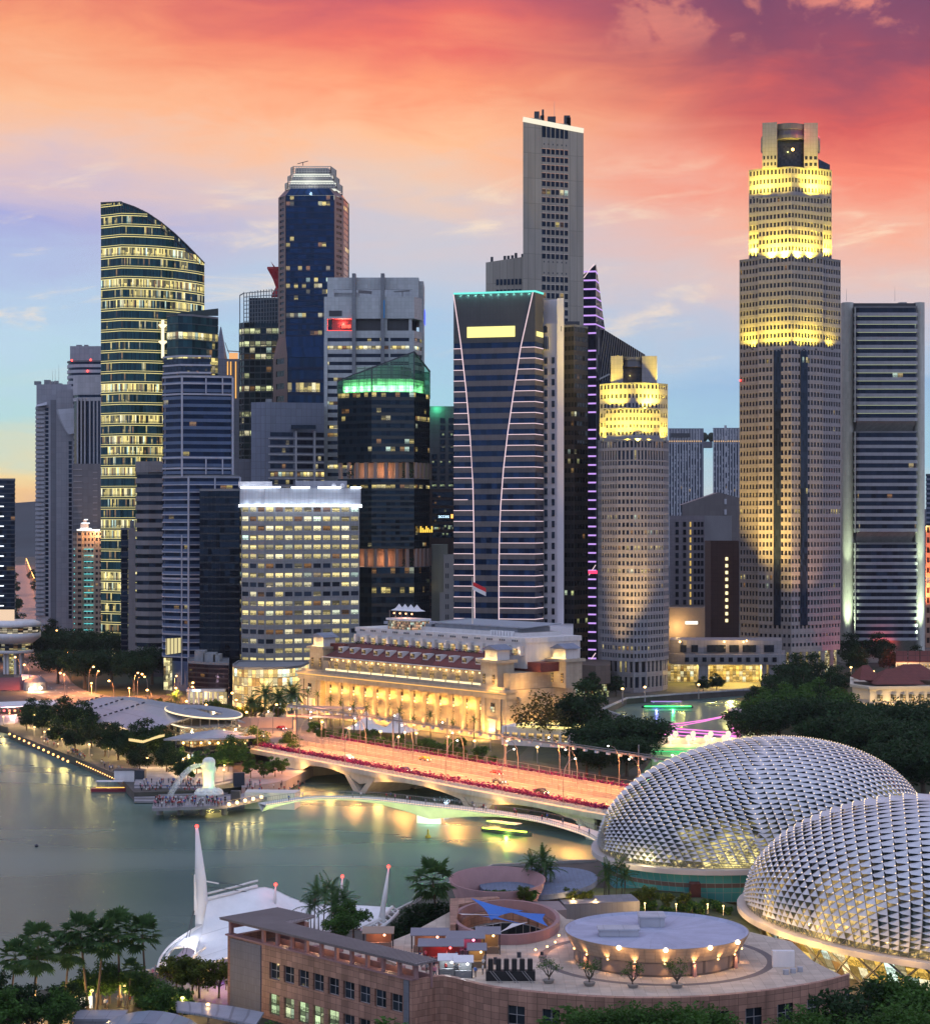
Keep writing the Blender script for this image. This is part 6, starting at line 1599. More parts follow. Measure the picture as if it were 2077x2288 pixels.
 b.face([f.P(104.5, 1.8, 26.45), f.P(108, 26, 26.45), f.P(100, 13, 31.5), f.P(100, 9.8, 31.4)]); part('roof', b, red, t)
 b = MB(); f.box(b, -1, 10.5, 7.5, 12, 28.8, 31.2); part('side_roof', b, red, t); b = MB(); f.box(b, 104, 119, 14, 24, 26.1, 29.4); part('side_roof', b, red, t)
 for k in range(12):
  a = 11+k*7.6; q = MB(); f.box(q, a-.2, a+2.7, 4.4, 7.6, 28.0, 30.4); q2 = MB(); f.box(q2, a+.1, a+2.4, 4.25, 4.42, 28.5, 30.0); part('dormer_window', q2, g, part('dormer', q, wh, t))
 b = MB(); f.box(b, 4, 105, 1.3, 1.75, 26.1, 26.44); part('gutter', b, wh, t)
 # white attic
 b = MB(); f.box(b, 11, 112, 13.2, 40, 27, 36.2); f.box(b, 10.6, 112.4, 12.8, 40.4, 36.21, 38); f.box(b, 25, 104, 18, 38, 38.01, 39.3); part('attic_wall', b, wh, t)
 for k in range(15):
  a = 11.4+k*7.0; q = MB(); f.box(q, a, a+1.5, 11.6, 13.1, 31.6, 35.2); part('attic_pilaster', q, wh, t)
  o = lamp('SPOT', f.P(a+.8, 10.6, 31.8), 700, (1, .70, .36), .2, t, spot=R(90), blend=.9); aim(o, f.n.to_3d()*.35+Vector((0, 0, 1)))
  if k < 14:
   q = MB(); f.box(q, a+2.4, a+6.1, 13.0, 13.18, 31.7, 34.0); part('attic_window', q, g, t)
   q = MB(); f.box(q, a+2, a+6.5, 12.2, 13.1, 34.2, 34.6); part('canopy', q, wh, t)
   q = MB()
   for i in range(3): f.box(q, a+2.6+i*1.2, a+3.3+i*1.2, 12.7, 12.79, 36.5, 37.2)
   part('vent', q, M_darkg, t)
   q = MB(); rr = random.Random(k)
   for _ in range(60): leaf(q, f.P(a+rr.uniform(.5, 6.5), 10.9+rr.uniform(-.4, .4), 31.7+rr.uniform(0, .7)), .35, rr)
   part('planter', q, FLW if k % 2 else LEAF_D, t)
 b = MB(); f.box(b, 52, 100, 20, 36, 39.31, 41); b.slab([[f.P(50, 19, 41.2), f.P(104, 19, 41.2)], [f.P(50, 38, 42.2), f.P(104, 38, 42.2)]], .3); f.box(b, 20, 50, 20, 36, 39.31, 40.4)
 part('roof_top', b, mat_panel('blue_grey_roof', (.26, .28, .33), 1.2, 1.2, .1, .3), t)
 q = MB()
 for i in range(8): f.box(q, 88+i*1.6, 89+i*1.6, 17, 18.2, 38.02, 39.8)
 part('air_unit', q, M_white, t)
 # corner pavilions with small gabled tops
 for a, d, z in ((-2, 6, 26), (107, 3, 26.5), (118, 26, 26.5)):
  b = MB(); f.box(b, a-4.5, a+4.5, d-3, d+5, 20.14, z+3.0); f.box(b, a-5.4, a+5.4, d-4, d+6, z+3.01, z+4.0); part('pavilion_base', b, st, t)
  b = MB(); f.box(b, a-3.2, a+3.2, d-2, d+4, z+4.01, z+7.6); pv = part('pavilion', b, wh, t)
  b = MB(); A = [f.P(a-4.4, d-3, z+7.6), f.P(a+4.4, d-3, z+7.6), f.P(a+4.4, d+5, z+7.6), f.P(a-4.4, d+5, z+7.6)]; r0, r1 = f.P(a, d-3, z+9.4), f.P(a, d+5, z+9.4)
  b.face([A[0], r0, r1, A[3]][::-1]); b.face([A[1], A[2], r1, r0][::1]); b.face([A[0], A[1], r0]); b.face([A[2], A[3], r1]); b.face(A[::-1]); part('pavilion_roof', b, M_blueg, pv)
  for s in (-1, 1): lamp('POINT', f.P(a+s*2.5, d-3.4, z+4.6), 420, (1, .60, .12), .3, t)
  q = MB(); f.box(q, a-3.6, a+3.6, d-2.5, d-2.1, z+4.02, z+4.4); part('pavilion_light', q, E_bal, pv)
  o = lamp('SPOT', f.P(a, d-5.5, 20.6), 1500, (1, .66, .25), .3, t, spot=R(90), blend=.9); aim(o, f.n.to_3d()*.25+Vector((0, 0, 1)))
  for s in (-2.6, 2.6):
   q = MB(); f.box(q, a+s-.6, a+s+.6, d-3.25, d-3.02, 22, 25.5); part('window', q, g, t)
 for k in range(15): lamp('POINT', f.P(4+k*7.4, -4.5, Z+2.2), 2300, (1, .48, .10), .4, t)  # fill points added before the colonnade to brighten its columns, no fixtures
 for a, d, z, pw in ((L+4, 2, 5, 6000), (L+4, 14, 5, 6000), (L+4, 26, 5, 6000), (L+5, 8, 21.5, 2600), (L+5, 24, 21.5, 2600), (108, -4, 5, 3500), (112, -3, 21.5, 1600), (110, -3, 21, 900), (-4, -3, 21, 900)): lamp('POINT', f.P(a, d, z), pw, (1, .52, .13), .4, t)
 # right return face
 for k in range(4):
  a = L+1.6; d = 6+k*8; q = MB(); q.lathe(f.P(a+.4, d, Z+2), [(1.0, 0), (.8, 1), (.75, 12), (1.1, 13)], 10); part('column', q, st, t, True)
  lamp('POINT', f.P(a+3, d+3, Z+3), 2600, (1, .58, .18), .3, t)
 # rooftop restaurant
 c = f.P(38, 17, 38.02); b = MB(); f.box(b, 31, 46, 13.5, 22, 38.02, 41.5); part('roof_bar_glass', b, mat_glass('bar_glass', (.05, .05, .06), .8, (1, .55, .3), .8, 0, seed=305, mull=.2), t)
 b = MB(); f.box(b, 30.4, 46.6, 13, 22.5, 41.51, 42.3); part('roof_bar_deck', b, M_white, t)
 for k in range(4):
  q = MB(); q.lathe(f.P(33+k*3.7, 17.5, 0), [(3.4, 45.2), (1.5, 46), (.5, 47.2), (0, 47.8)], 4, .785+f.ang()); part('tent_canopy', q, M_white, t)
  q = MB(); q.ball(f.P(33+k*3.7, 15, 44.2), .35, 6, 4); part('bar_lamp', q, mat_emit('bar_lamp%d' % k, (1, .45, .2), 4), t)
  q = MB(); q.tube([f.P(32+k*3.7, 13.6, 42.3), f.P(32+k*3.7, 13.6, 45.4)], .1, 4); part('canopy_post', q, POLE, t)
 lamp('POINT', f.P(38, 17, 44.4), 1500, (1, .4, .2), .4, t)
 # flag
 fp = f.P(72, 22, 39); t2 = thing('flag_pole', 'tall lit flag pole with a red and white flag on the hotel roof', 'flag pole', fp)
 b = MB(); b.tube([fp, fp+Vector((0, 0, 20))], [.28, .12], 6); part('pole', b, mat_plain('lit_pole', (.7, .6, .5)), t2)
 for i, m in enumerate((mat_plain('flag_red', (.6, .02, .03)), M_white)):
  z = fp.z+18.2-i*1.5; q = MB(); q.slab([[fp+Vector((.2+k*.7, math.sin(k*1.1)*.3, z-fp.z-k*.35)) for k in range(8)], [fp+Vector((.2+k*.7, math.sin(k*1.1+.4)*.3, z-1.5-fp.z-k*.35)) for k in range(8)]], .04); part('flag', q, m, t2)
 lamp('SPOT', fp+Vector((0, -2, .5)), 3000, (1, .7, .4), .2, t2, rot=(math.pi, 0, 0), spot=R(25))
grand_hotel()

# ================================================================== roads and the two bridges
ASPH = mat_plain('asphalt', (.165, .155, .15), .75, .22, .35); KERB = mat_plain('kerb_concrete', (.36, .34, .32), .8, .15, .4)
def ribbon(mb, pts, w, z, th=None):
 L, Rr = [], []
 for i, p in enumerate(pts):
  a, c = Vector(pts[max(i-1, 0)][:2]), Vector(pts[min(i+1, len(pts)-1)][:2]); d = (c-a).normalized(); n = Vector((-d.y, d.x)); ww = w[i] if isinstance(w, (list, tuple)) else w; q = Vector(p[:2]); zz = z[i] if isinstance(z, (list, tuple)) else z
  L.append((*(q+n*ww/2), zz)); Rr.append((*(q-n*ww/2), zz))
 (mb.slab([Rr, L], th) if th else mb.sheet([Rr, L]))
def smooth(pts, n=6):
 out = []
 for i in range(len(pts)-1):
  p0, p1, p2, p3 = (Vector(pts[max(0, min(len(pts)-1, k))]) for k in (i-1, i, i+1, i+2))
  for k in range(n):
   u = k/n; out.append(.5*((2*p1)+(p2-p0)*u+(2*p0-5*p1+4*p2-p3)*u*u+(3*p1-p0-3*p2+p3)*u**3))
 out.append(Vector(pts[-1])); return out
BR = Frame((-52, 608), (.588, -.809))
def roads():
 b = MB(); c = smooth([gnd(42, 1262)[:2], gnd(50, 1310)[:2], gnd(70, 1400)[:2], gnd(84, 1490)[:2], gnd(122, 1542)[:2], gnd(240, 1568)[:2], gnd(350, 1590)[:2], gnd(450, 1622)[:2], gnd(560, 1655)[:2], BR.xy(-70, 26)], 8)
 ribbon(b, c, [26]*(len(c)-14)+[30]*14, ZG+.012); struct('road', b, ASPH)
 for k, dd in enumerate((-8, 0, 8)):
  m = MB()
  cc = [Vector(p) for p in c]
  for i in range(14, len(cc)-3):
   d = (cc[i+1]-cc[i]).normalized(); n = Vector((-d.y, d.x))*dd; m.face([(*(cc[i]+n), ZG+.016), (*(cc[i]+d*4+n), ZG+.016), (*(cc[i]+d*4+n+n.normalized()*.3 if dd else cc[i]+d*4+Vector((-d.y, d.x))*.3), ZG+.016), (*(cc[i]+(n+n.normalized()*.3 if dd else Vector((-d.y, d.x))*.3)), ZG+.016)])
  struct('lane_marking', m, M_white)
 b = MB(); ribbon(b, smooth([BR.xy(-60, 30), BR.xy(-95, 52), BR.xy(-140, 75), BR.xy(-200, 80)], 5), 26, ZG+.02); struct('road', b, ASPH)
 b = MB(); ribbon(b, smooth([BR.xy(158, 18), (84, 492), (150, 520), (300, 560)], 5), 34, 6.98, 5); struct('road', b, ASPH)
 spots = [(150, 1556), (215, 1548), (290, 1590), (330, 1568), (405, 1600), (440, 1590), (470, 1632), (520, 1622), (560, 1660), (610, 1640), (390, 1560), (300, 1555), (205, 1580)]
 acc = 0; sd = 1
 for i in range(1, len(c)-12):
  acc += (c[i]-c[i-1]).length
  while acc > 26:
   acc -= 26; sd = -sd; d = (c[i]-c[i-1]).normalized(); q = c[i]-d*acc+Vector((-d.y, d.x))*11*sd; AVE((q.x, q.y, ZG), math.atan2(-d.x*sd, d.y*sd)+math.pi, 1, 'tall orange street lamp beside the long avenue', 'orange lamps along the avenue')
 for px, py in spots:
  SODL(gnd(px, py), RND.uniform(0, 6.28), RND.uniform(.85, 1.05), 'street lamp with an orange light on a bent arm beside the quayside road', 'orange street lamps along the quayside road')
roads()
def road_bridge():
 t = thing('road_bridge', 'wide orange-lit road bridge with magenta flower beds along its edge', 'bridge', BR.P(60, 28, 0))
 zs = 7.0; pale = mat_plain('bridge_concrete', (.40, .37, .34), .7, .12, .3, streak=.15)
 W_ = 36; EA = 160; b = MB()
 BR.box(b, -40, EA, 0, W_, zs-1.3, zs); part('deck', b, pale, t)
 for i, (d0, d1, zz) in enumerate(((6.2, 19.6, .012), (22.4, W_-3.4, .012))):
  q = MB(); q.face([BR.P(-40, d0, zs+zz), BR.P(EA, d0, zs+zz), BR.P(EA, d1, zs+zz), BR.P(-40, d1, zs+zz)]); part('carriageway', q, ASPH, t)
 q = MB()
 for d in (9.6, 13, 16.4, 26, 29.3):
  for k in range(19): a = -38+k*10; q.face([BR.P(a, d, zs+.02), BR.P(a+3, d, zs+.02), BR.P(a+3, d+.2, zs+.02), BR.P(a, d+.2, zs+.02)])
 part('lane_marking', q, M_white, t)
 ramp = MB(); ramp.slab([[BR.P(-40, 0, zs), BR.P(-40, W_, zs)], [BR.P(-58, 0, zs-1), BR.P(-58, W_, zs-1)], [BR.P(-95, 2, ZG+.05), BR.P(-95, W_, ZG+.05)]], 4); part('approach_ramp', ramp, ASPH, t)
 # flower beds
 for d, w_ in ((4.2, 2.4), (W_-1.4, 1.8)):
  q = MB(); BR.box(q, -38, EA, d-w_/2-.2, d+w_/2+.2, zs+.02, zs+.7); part('planter_box', q, pale, t)
  q = MB(); rr = random.Random(int(d))
  for _ in range(6500 if d < 5 else 2600):
   a = rr.uniform(-36, 158); leaf(q, BR.P(a, d+rr.gauss(0, w_*.26), zs+.7+abs(rr.gauss(0, .55))), .42, rr)
  part('flower_bed', q, FLW, t)
 # railings and catch fences
 q = MB()
 for k in range(99):
  a = -38+k*2; q.bar(BR.P(a, .2, zs), BR.P(a, .2, zs+1.15), .08, .08)
 for z in (.5, .85, 1.15): q.bar(BR.P(-38, .2, zs+z), BR.P(EA, .2, zs+z), .08, .08)
 part('railing', q, M_white, t)
 q = MB(); q.bar(BR.P(-38, .55, zs+.12), BR.P(EA, .55, zs+.12), .15, .12); part('rail_light', q, mat_emit('rail_glow', (1, .70, .4), 1.2), t)
 for d in (20, 21.8, W_-3):
  q = MB()
  for k in range(39):
   a = -36+k*5; q.bar(BR.P(a, d, zs), BR.P(a, d, zs+3.2), .14, .14)
  for z in (.9, 2, 3.1): q.bar(BR.P(-36, d, zs+z), BR.P(EA, d, zs+z), .08, .08)
  part('catch_fence', q, POLE, t)
  q = MB(); BR.box(q, -36, EA, d+.2, d+.5, zs+.03, zs+1.0); part('barrier', q, KERB, t)
 # spans: girders with curved soffits on V-shaped piers
 for d in (1.2, 17, W_-2):
  for a0, a1 in ((-6, 34), (34, 92), (92, 142)):
   q = MB(); n = 10; top = [BR.P(a0+(a1-a0)*i/n, d, zs-1.31) for i in range(n+1)]; bot = [BR.P(a0+(a1-a0)*i/n, d, zs-1.6-2.9*(2*i/n-1)**2) for i in range(n+1)]
   for s in (0, .8):
    o = BR.n.to_3d()*s
    for i in range(n): q.face([bot[i]+o, bot[i+1]+o, top[i+1]+o, top[i]+o] if s == 0 else [top[i]+o, top[i+1]+o, bot[i+1]+o, bot[i]+o])
   for i in range(n): q.face([bot[i+1], bot[i], bot[i]+BR.n.to_3d()*.8, bot[i+1]+BR.n.to_3d()*.8])
   part('girder', q, pale, t)
 for a in (34, 92, 142):
  for d0 in (1, 19):
   q = MB()
   for s in (-1, 1):
    P0 = BR.rect(a-1.6+s*.4, a+1.6+s*.4, d0, d0+16); P1 = BR.rect(a-1.2+s*7, a+1.2+s*7, d0, d0+16)
    for i in range(4): j = (i+1) % 4; q.face([(*P0[i], -1), (*P0[j], -1), (*P1[j], zs-2.2), (*P1[i], zs-2.2)])
   part('pier', q, pale, t)
 q = MB(); BR.box(q, -16, -5.5, 0, W_, -1, zs-1.32); part('abutment', q, pale, t)
 q = MB(); q.face([BR.P(-5.4, .5, .5), BR.P(8, .5, zs-1.4), BR.P(-5.4, .5, zs-1.4)]); q.face([BR.P(-5.4, W_-.5, .5), BR.P(-5.4, W_-.5, zs-1.4), BR.P(8, W_-.5, zs-1.4)]); part('wing_wall', q, pale, t)
 for a in (4, 22, 48, 72, 104): lamp('POINT', BR.P(a, -1.5, 4.2), 2200, (1, .50, .14), 1.6, t)  # warm points added off the bridge side for golden reflections in the water
 lamp('POINT', BR.P(-8, -5, 4), 700, (1, .72, .42), .4, t); lamp('POINT', BR.P(60, 14, 2.5), 600, (.75, .75, 1), .3, t)
 # lamp masts
 for k in range(9):
  for d, rz in ((2.4, 1), (20.9, -1), (W_-.2, -1)):
   a = -28+k*26+(d > 10)*9
   if a > 150: continue
   TALLW(BR.P(a, d, zs), BR.ang()+math.pi/2*rz, 1.0, 'tall white curved lamp mast on the road bridge', 'lamp masts on the road bridge')
 # circuit lighting truss on tall poles
 t2 = thing('lighting_truss', 'long thin lighting truss carried on tall poles along the far side of the road bridge', 'lighting truss', BR.P(20, W_+3, ZG))
 q = MB(); q.bar(BR.P(-70, W_+3, zs+9), BR.P(160, W_+3, zs+9), .5, .5); q.bar(BR.P(-70, W_+3.9, zs+9.5), BR.P(160, W_+3.9, zs+9.5), .2, .2); part('truss', q, POLE, t2)
 for k in range(8):
  q = MB(); q.tube([BR.P(-65+k*30, W_+3.3, ZG), BR.P(-65+k*30, W_+3.3, zs+12)], [.28, .18], 6); part('pole', q, POLE, t2)
 q = MB()
 for k in range(45): BR.box(q, -68+k*5, -67+k*5, W_+2.6, W_+3.4, zs+8.1, zs+8.7)
 part('spotlight', q, M_white, t2)
road_bridge()
def foot_bridge():
 cp = [gnd(585, 1797, 5.2), gnd(700, 1782, 6.2), gnd(830, 1784, 6.8), gnd(960, 1798, 7.0), gnd(1100, 1814, 6.8), gnd(1220, 1834, 6.4), gnd(1330, 1866, 5.6), gnd(1380, 1896, 5.2)]
 t = thing('foot_bridge', 'slender curved pedestrian bridge lit pale green underneath, on one stout white pier', 'footbridge', gnd(960, 1840, 0))
 c = smooth(cp, 6); n = len(c); pale = mat_plain('footbridge_white', (.58, .58, .54), .55, .06, .3)
 Ls, Rs = [], []
 for i, p in enumerate(c):
  d = (c[min(i+1, n-1)]-c[max(i-1, 0)]); d.z = 0; d.normalize(); nn = Vector((d.y, -d.x, 0)); Rs.append(p+nn*3); Ls.append(p-nn*3)
 def depth(i):
  u = i/(n-1); return .8+3.0*max(0, 1-abs(u-.43)/.20)**1.6+1.2*max(0, 1-u/.09)+.8*max(0, 1-(1-u)/.1)
 b = MB(); bot = [p-Vector((0, 0, depth(i))) for i, p in enumerate(c)]
 b.sheet([Rs, Ls]); b.sheet([bot, Rs]); b.sheet([Ls, bot]); part('deck', b, pale, t)
 q = MB()
 for side in (Rs, Ls):
  for i in range(n-1):
   for f in (0, .25, .5, .75):
    p = side[i].lerp(side[i+1], f); q.bar(p, p+Vector((0, 0, 1.2)), .07, .07)
   q.bar(side[i]+Vector((0, 0, 1.2)), side[i+1]+Vector((0, 0, 1.2)), .09, .09)
 part('railing', q, POLE, t)
 q = MB()
 for i in range(n-1): q.bar(Rs[i]+Vector((0, .25, .25)), Rs[i+1]+Vector((0, .25, .25)), .1, .12)
 part('rail_light', q, mat_emit('foot_rail_glow', (1, .74, .45), 1.5), t)
 P = gnd(958, 1838, 0); b = MB(); b.prism([(P.x-3.2, P.y-1), (P.x+3.2, P.y-2.4), (P.x+4, P.y+4), (P.x-2.4, P.y+5)], -1, 4.0); part('pier', b, pale, t)
 A = gnd(588, 1806, 0); b = MB(); b.prism([(A.x-5, A.y-1), (A.x+9, A.y-3), (A.x+10, A.y+4), (A.x-5, A.y+5)], -1, 4.6); part('abutment', b, pale, t)
 for i in range(1, n, 2):
  p = Rs[i]; aim(lamp('AREA', (p.x, p.y-4, 1.2), 420, (.80, 1, .40), (5, .5), t), (0, 1, .75))
 aim(lamp('AREA', (P.x, P.y-7, 1), 900, (.85, 1, .7), (6, .5), t), (0, 1, .3))
 for k in range(26):
  i = RND.randrange(2, n-2); q = Rs[i].lerp(Ls[i], RND.uniform(.15, .8)); person(q+Vector((RND.uniform(-2, 2), 0, 0)), RND.uniform(0, 6.28), 'on the curved footbridge', 'people crossing the footbridge')
foot_bridge()
# ================================================================== quayside pavilion, statue platform, left pier buildings
def quay():
 f = Frame((-155, 757), (.44, -.898)); rm = mat_panel('zinc_roof', (.30, .32, .37), 1.4, 30, .08, .3, rough=.35, spec=.6)
 gl = mat_glass('quay_glass', (.03, .035, .04), .55, (1, .68, .28), .8, 0, seed=401, mull=.12, jitter=.01)
 t = thing('quay_pavilion', 'low waterside pavilion under three overlapping curved zinc roof shells', 'pavilion', f.P(45, 12, ZG))
 for k, (a0, a1, dz) in enumerate(((0, 40, 0), (27, 68, .9), (54, 108, 1.8))):
  q = MB(); prof = [(-3+k*.6, 7.6), (3, 9.6), (9, 11.6), (16, 13), (24, 12.8), (32, 11.4), (36, 10.2)]
  q.slab([[f.P(a0+(a1-a0)*i/6+(3-.1*d), d, z+dz-1.0*(i/6-.5)**2*4) for d, z in prof] for i in range(7)], .5); part('roof_shell', q, rm, t)
  q = MB()
  for j in range(9): u = j/9; q.bar(f.P(a0+5, -2+18*u, 8.2+dz+5*u-.05), f.P(a0+5, -2+18*(u+.06), 8.2+dz+5*(u+.06)-.05), .5, .5)
  part('roof_slot', q, M_darkg, t)
 q = MB(); q.face([f.P(4, 2, ZG), f.P(100, 2, ZG), f.P(100, 2, 9.2), f.P(4, 2, 9.2)], [(0, 0), (34, 0), (34, 2), (0, 2)]); q.face([f.P(4, 34, ZG), f.P(4, 2, ZG), f.P(4, 2, 9.2), f.P(4, 34, 10)], [(50, 0), (60, 0), (60, 2), (50, 2)]); part('glass_wall', q, gl, t)
 for k in range(16):
  q = MB(); q.tube([f.P(3+k*6.3, 1.2, ZG), f.P(3+k*6.3, .6, 8.7)], .22, 5); part('column', q, POLE, t)
 # oval ring
 c = f.P(104, 22, 0); t = thing('oval_building', 'oval glass building with a lit open ring roof around a central well', 'pavilion', c)
 def ell(ra, rb, n=40): return [(c.x+f.e.x*ra*math.cos(6.2832*i/n)+f.n.x*rb*math.sin(6.2832*i/n), c.y+f.e.y*ra*math.cos(6.2832*i/n)+f.n.y*rb*math.sin(6.2832*i/n)) for i in range(n)]
 q = MB(); q.ring(ell(26, 10.5), ell(15, 5), 14.6, 15.2); part('ring_roof', q, rm, t)
 q = MB(); q.ring(ell(26.3, 10.8), ell(26.02, 10.52), 14.7, 15.15); q.ring(ell(25.2, 10.2), ell(24.8, 9.9), 10.6, 11.0); part('light_line', q, mat_emit('ring_glow', (1, .78, .48), 1.5), t)
 banded(t, ell(24.4, 9.6, 24), ZG, 10.5, 3, gl, mat_panel('quay_band', (.20, .21, .22), 2, 2, .1, .2), .25, .2, 2.2)
 for i in range(24):
  p = ell(23.5, 9.2, 24)[i]; q = MB(); q.tube([(*p, 10.6), (*p, 14.6)], .14, 5); part('ring_post', q, POLE, t)
  if i % 4 == 0: lamp('POINT', (p[0]*.97+c.x*.03, p[1]*.97+c.y*.03, 13.8), 900, (1, .66, .3), .3, t)
 # dark glass pavilion with a gabled roof
 Y = 618; t = thing('glass_pavilion', 'dark glass pavilion with a shallow gabled zinc roof and a row of amber lights', 'pavilion', (gx(460, Y), Y, ZG))
 P_ = FP((392, Y+6), (425, Y-4), (566, Y+14), (566, Y+40), (392, Y+34))
 banded(t, P_, ZG, 9.2, 4, mat_glass('pav_glass', (.010, .014, .022), .12, (1, .7, .3), .8, .3, seed=405), mat_panel('pav_band', (.06, .065, .08), 2, 2, .1, .2), .25, .3, 2.4, roof=False)
 q = MB(); q.prism(inset(P_, 1.5), 9.2, 11.6); part('upper_glass', q, mat_glass('pav_upper', (.03, .02, .015), .9, (1, .52, .14), .7, 0, seed=407, mull=.2), t)
 q = MB(); q.slab([[pt(366, 1651, Y-6), pt(425, 1652, Y-7), pt(572, 1646, Y+12)], [pt(410, 1640, Y+6), pt(480, 1630, Y+10), pt(570, 1641, Y+22)], [pt(420, 1636, Y+36), pt(490, 1630, Y+36), pt(565, 1637, Y+40)]], .5); part('roof', q, rm, t)
 for i in range(8):
  q = MB(); q.ball(pt(410+i*19.5, 1660, Y-3+i*2), .42, 6, 4); part('eave_lamp', q, E_warm, t); lamp('POINT', pt(410+i*19.5, 1662, Y-5+i*2), 260, (1, .6, .2), .3, t)
 # lit curving walkway roof, garden walls and lamps along the quay
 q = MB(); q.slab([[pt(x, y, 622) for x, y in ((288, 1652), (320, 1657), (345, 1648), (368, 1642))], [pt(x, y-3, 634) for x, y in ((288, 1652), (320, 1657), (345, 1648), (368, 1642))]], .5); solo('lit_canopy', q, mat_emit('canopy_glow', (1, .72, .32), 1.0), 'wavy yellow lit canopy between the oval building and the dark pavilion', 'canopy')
 kl = mat_emit('quay_lamp', (1, .50, .14), 4)
 for seg in (((22, 1640), (118, 1686), 13), ((172, 1702), (256, 1740), 17)):
  (x0, y0), (x1, y1), n = seg
  for i in range(n):
   u = i/(n-1); p = gnd(x0+(x1-x0)*u+(34 if n == 13 else 0)*u, y0+(y1-y0)*u+(15 if n == 13 else 0)*u, 2.9); q = MB(); q.ball((0, 0, 0), .40 if n == 13 else .2, 8, 5); o = solo('quay_lamp', q, kl, 'small glowing lamp on the edge of the quay wall', 'lamp', None, 'lamps along the quay wall'); o.location = p
   if i % 3 == 0: lamp('POINT', p+Vector((-.8, -.9, -.2)), 130, (1, .55, .2), .3, o); o.children[0].location = (-.8, -.9, -.2)
 # pier pavilion and lanterns on the far left
 Y = 990; t = thing('drum_restaurant', 'round pale restaurant disc on fins with a lit white box on top', 'restaurant building', (gx(20, Y), Y, ZG))
 c = (gx(18, Y), Y+12); b = MB(); b.lathe((*c, 0), [(9, gz(1462, Y)), (9.5, gz(1455, Y)), (9.5, gz(1440, Y))], 28); part('lower_gallery', b, mat_glass('drum_glass', (.03, .03, .03), .5, (1, .8, .35), .8, 0, seed=411), t)
 b = MB(); b.lathe((*c, 0), [(10, gz(1462, Y)), (10.2, gz(1458, Y)), (10, gz(1455, Y))], 28); b.lathe((*c, 0), [(9.6, gz(1440, Y)), (11.5, gz(1434, Y)), (13.8, gz(1426, Y)), (13.8, gz(1416, Y))], 32); b.lathe((*c, 0), [(14.2, gz(1402, Y)), (14, gz(1394, Y)), (11, gz(1388, Y)), (0, gz(1388, Y))], 32); part('disc', b, M_white, t, True)
 b = MB(); b.lathe((*c, 0), [(13.4, gz(1416, Y)), (13.6, gz(1402, Y))], 32); part('window_band', b, mat_glass('drum_band', (.03, .03, .03), .6, (1, .85, .6), .8, 0, seed=413), t)
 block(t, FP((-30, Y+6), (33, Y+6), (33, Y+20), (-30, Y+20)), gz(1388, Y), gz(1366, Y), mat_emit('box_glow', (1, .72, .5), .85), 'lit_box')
 for x in (2, 9, 26, 38):
  q = MB(); q.box(gx(x-2.5, Y), Y+8, ZG, gx(x+2.5, Y), Y+14, gz(1460, Y)); part('fin', q, M_white, t)
 q = MB(); q.box(gx(11, Y), Y+10, ZG, gx(22, Y), Y+12, gz(1462, Y)); part('stair_glass', q, mat_glass('stair_g', (.03, .03, .02), 1.5, (1, .85, .3), .8, 0, seed=415), t)
 Y = 900; red = mat_panel('pier_roof', (.15, .04, .05), 1, 40, .1, .3); q = MB(); q.slab([[pt(-60, 1549, Y), pt(54, 1546, Y)], [pt(-60, 1515, Y+24), pt(58, 1513, Y+24)]], .6); t = thing('pier_building', 'old pier hall with a dull red roof and white gable beside a round stone turret', 'building', (gx(20, Y), Y, ZG)); part('roof', q, red, t)
 block(t, FP((-60, Y+1), (48, Y+1), (48, Y+22), (-60, Y+22)), ZG, gz(1545, Y), M_white); q = MB(); q.lathe((gx(75, Y), Y+4, 0), [(4.6, ZG), (4.6, gz(1545, Y)), (5.4, gz(1543, Y)), (5.2, gz(1525, Y)), (3, gz(1515, Y)), (0, gz(1510, Y))], 20); part('turret', q, M_mid, t)
 q = MB(); q.slab([[pt(50, 1518, Y+3), pt(90, 1512, Y+3)], [pt(48, 1506, Y+16), pt(88, 1510, Y+16)]], .5); part('white_canopy', q, M_white, t)
 for x, y, w in ((70, 1540, 1), (91, 1537, .7)):
  q = MB(); q.ball(pt(x, y, Y-2), 1.1*w, 8, 5); part('floodlamp', q, mat_emit('flood_white%d' % x, (1, .85, .5), 12), t); lamp('POINT', pt(x, y+2, Y-5), 8000*w, (1, .55, .25), .5, t)
 t = thing('lantern_arcade', 'low pier arcade strung with pink and red lanterns at the left edge', 'arcade', gnd(60, 1600)); q = MB(); q.slab([[gnd(-40, 1582, 6), gnd(132, 1574, 6)], [gnd(-40, 1570, 6.3), gnd(128, 1563, 6.3)]], .3); part('roof', q, M_white, t)
 for i in range(14):
  q = MB(); q.tube([gnd(-30+i*12, 1592, 2.5), gnd(-30+i*12, 1592, 2.5)+Vector((0, 0, 3.4))], .15, 4); part('post', q, POLE, t); q = MB(); q.ball(gnd(-26+i*12, 1588, 5.3), .5, 6, 4); part('lantern', q, mat_emit('lantern%d' % i, (1, .16+.1*(i % 3), .16), 2.5), t)
 lamp('POINT', gnd(30, 1588, 4.5), 9000, (1, .4, .35), .5, t); lamp('POINT', gnd(110, 1592, 4.5), 6000, (1, .45, .3), .5, t)
 q = MB(); q.prism([gnd(x, y, 0)[:2] for x, y in ((-40, 1640), (40, 1630), (40, 1612), (-40, 1612))], 2.0, 2.6)
 for i in range(9): p = gnd(-36+i*9, 1634, 0); q.tube([(p.x, p.y, -1), (p.x, p.y, 2)], .35, 5)
 solo('timber_pier', q, M_mid, 'dark timber pier on posts at the left edge of the bay', 'pier')
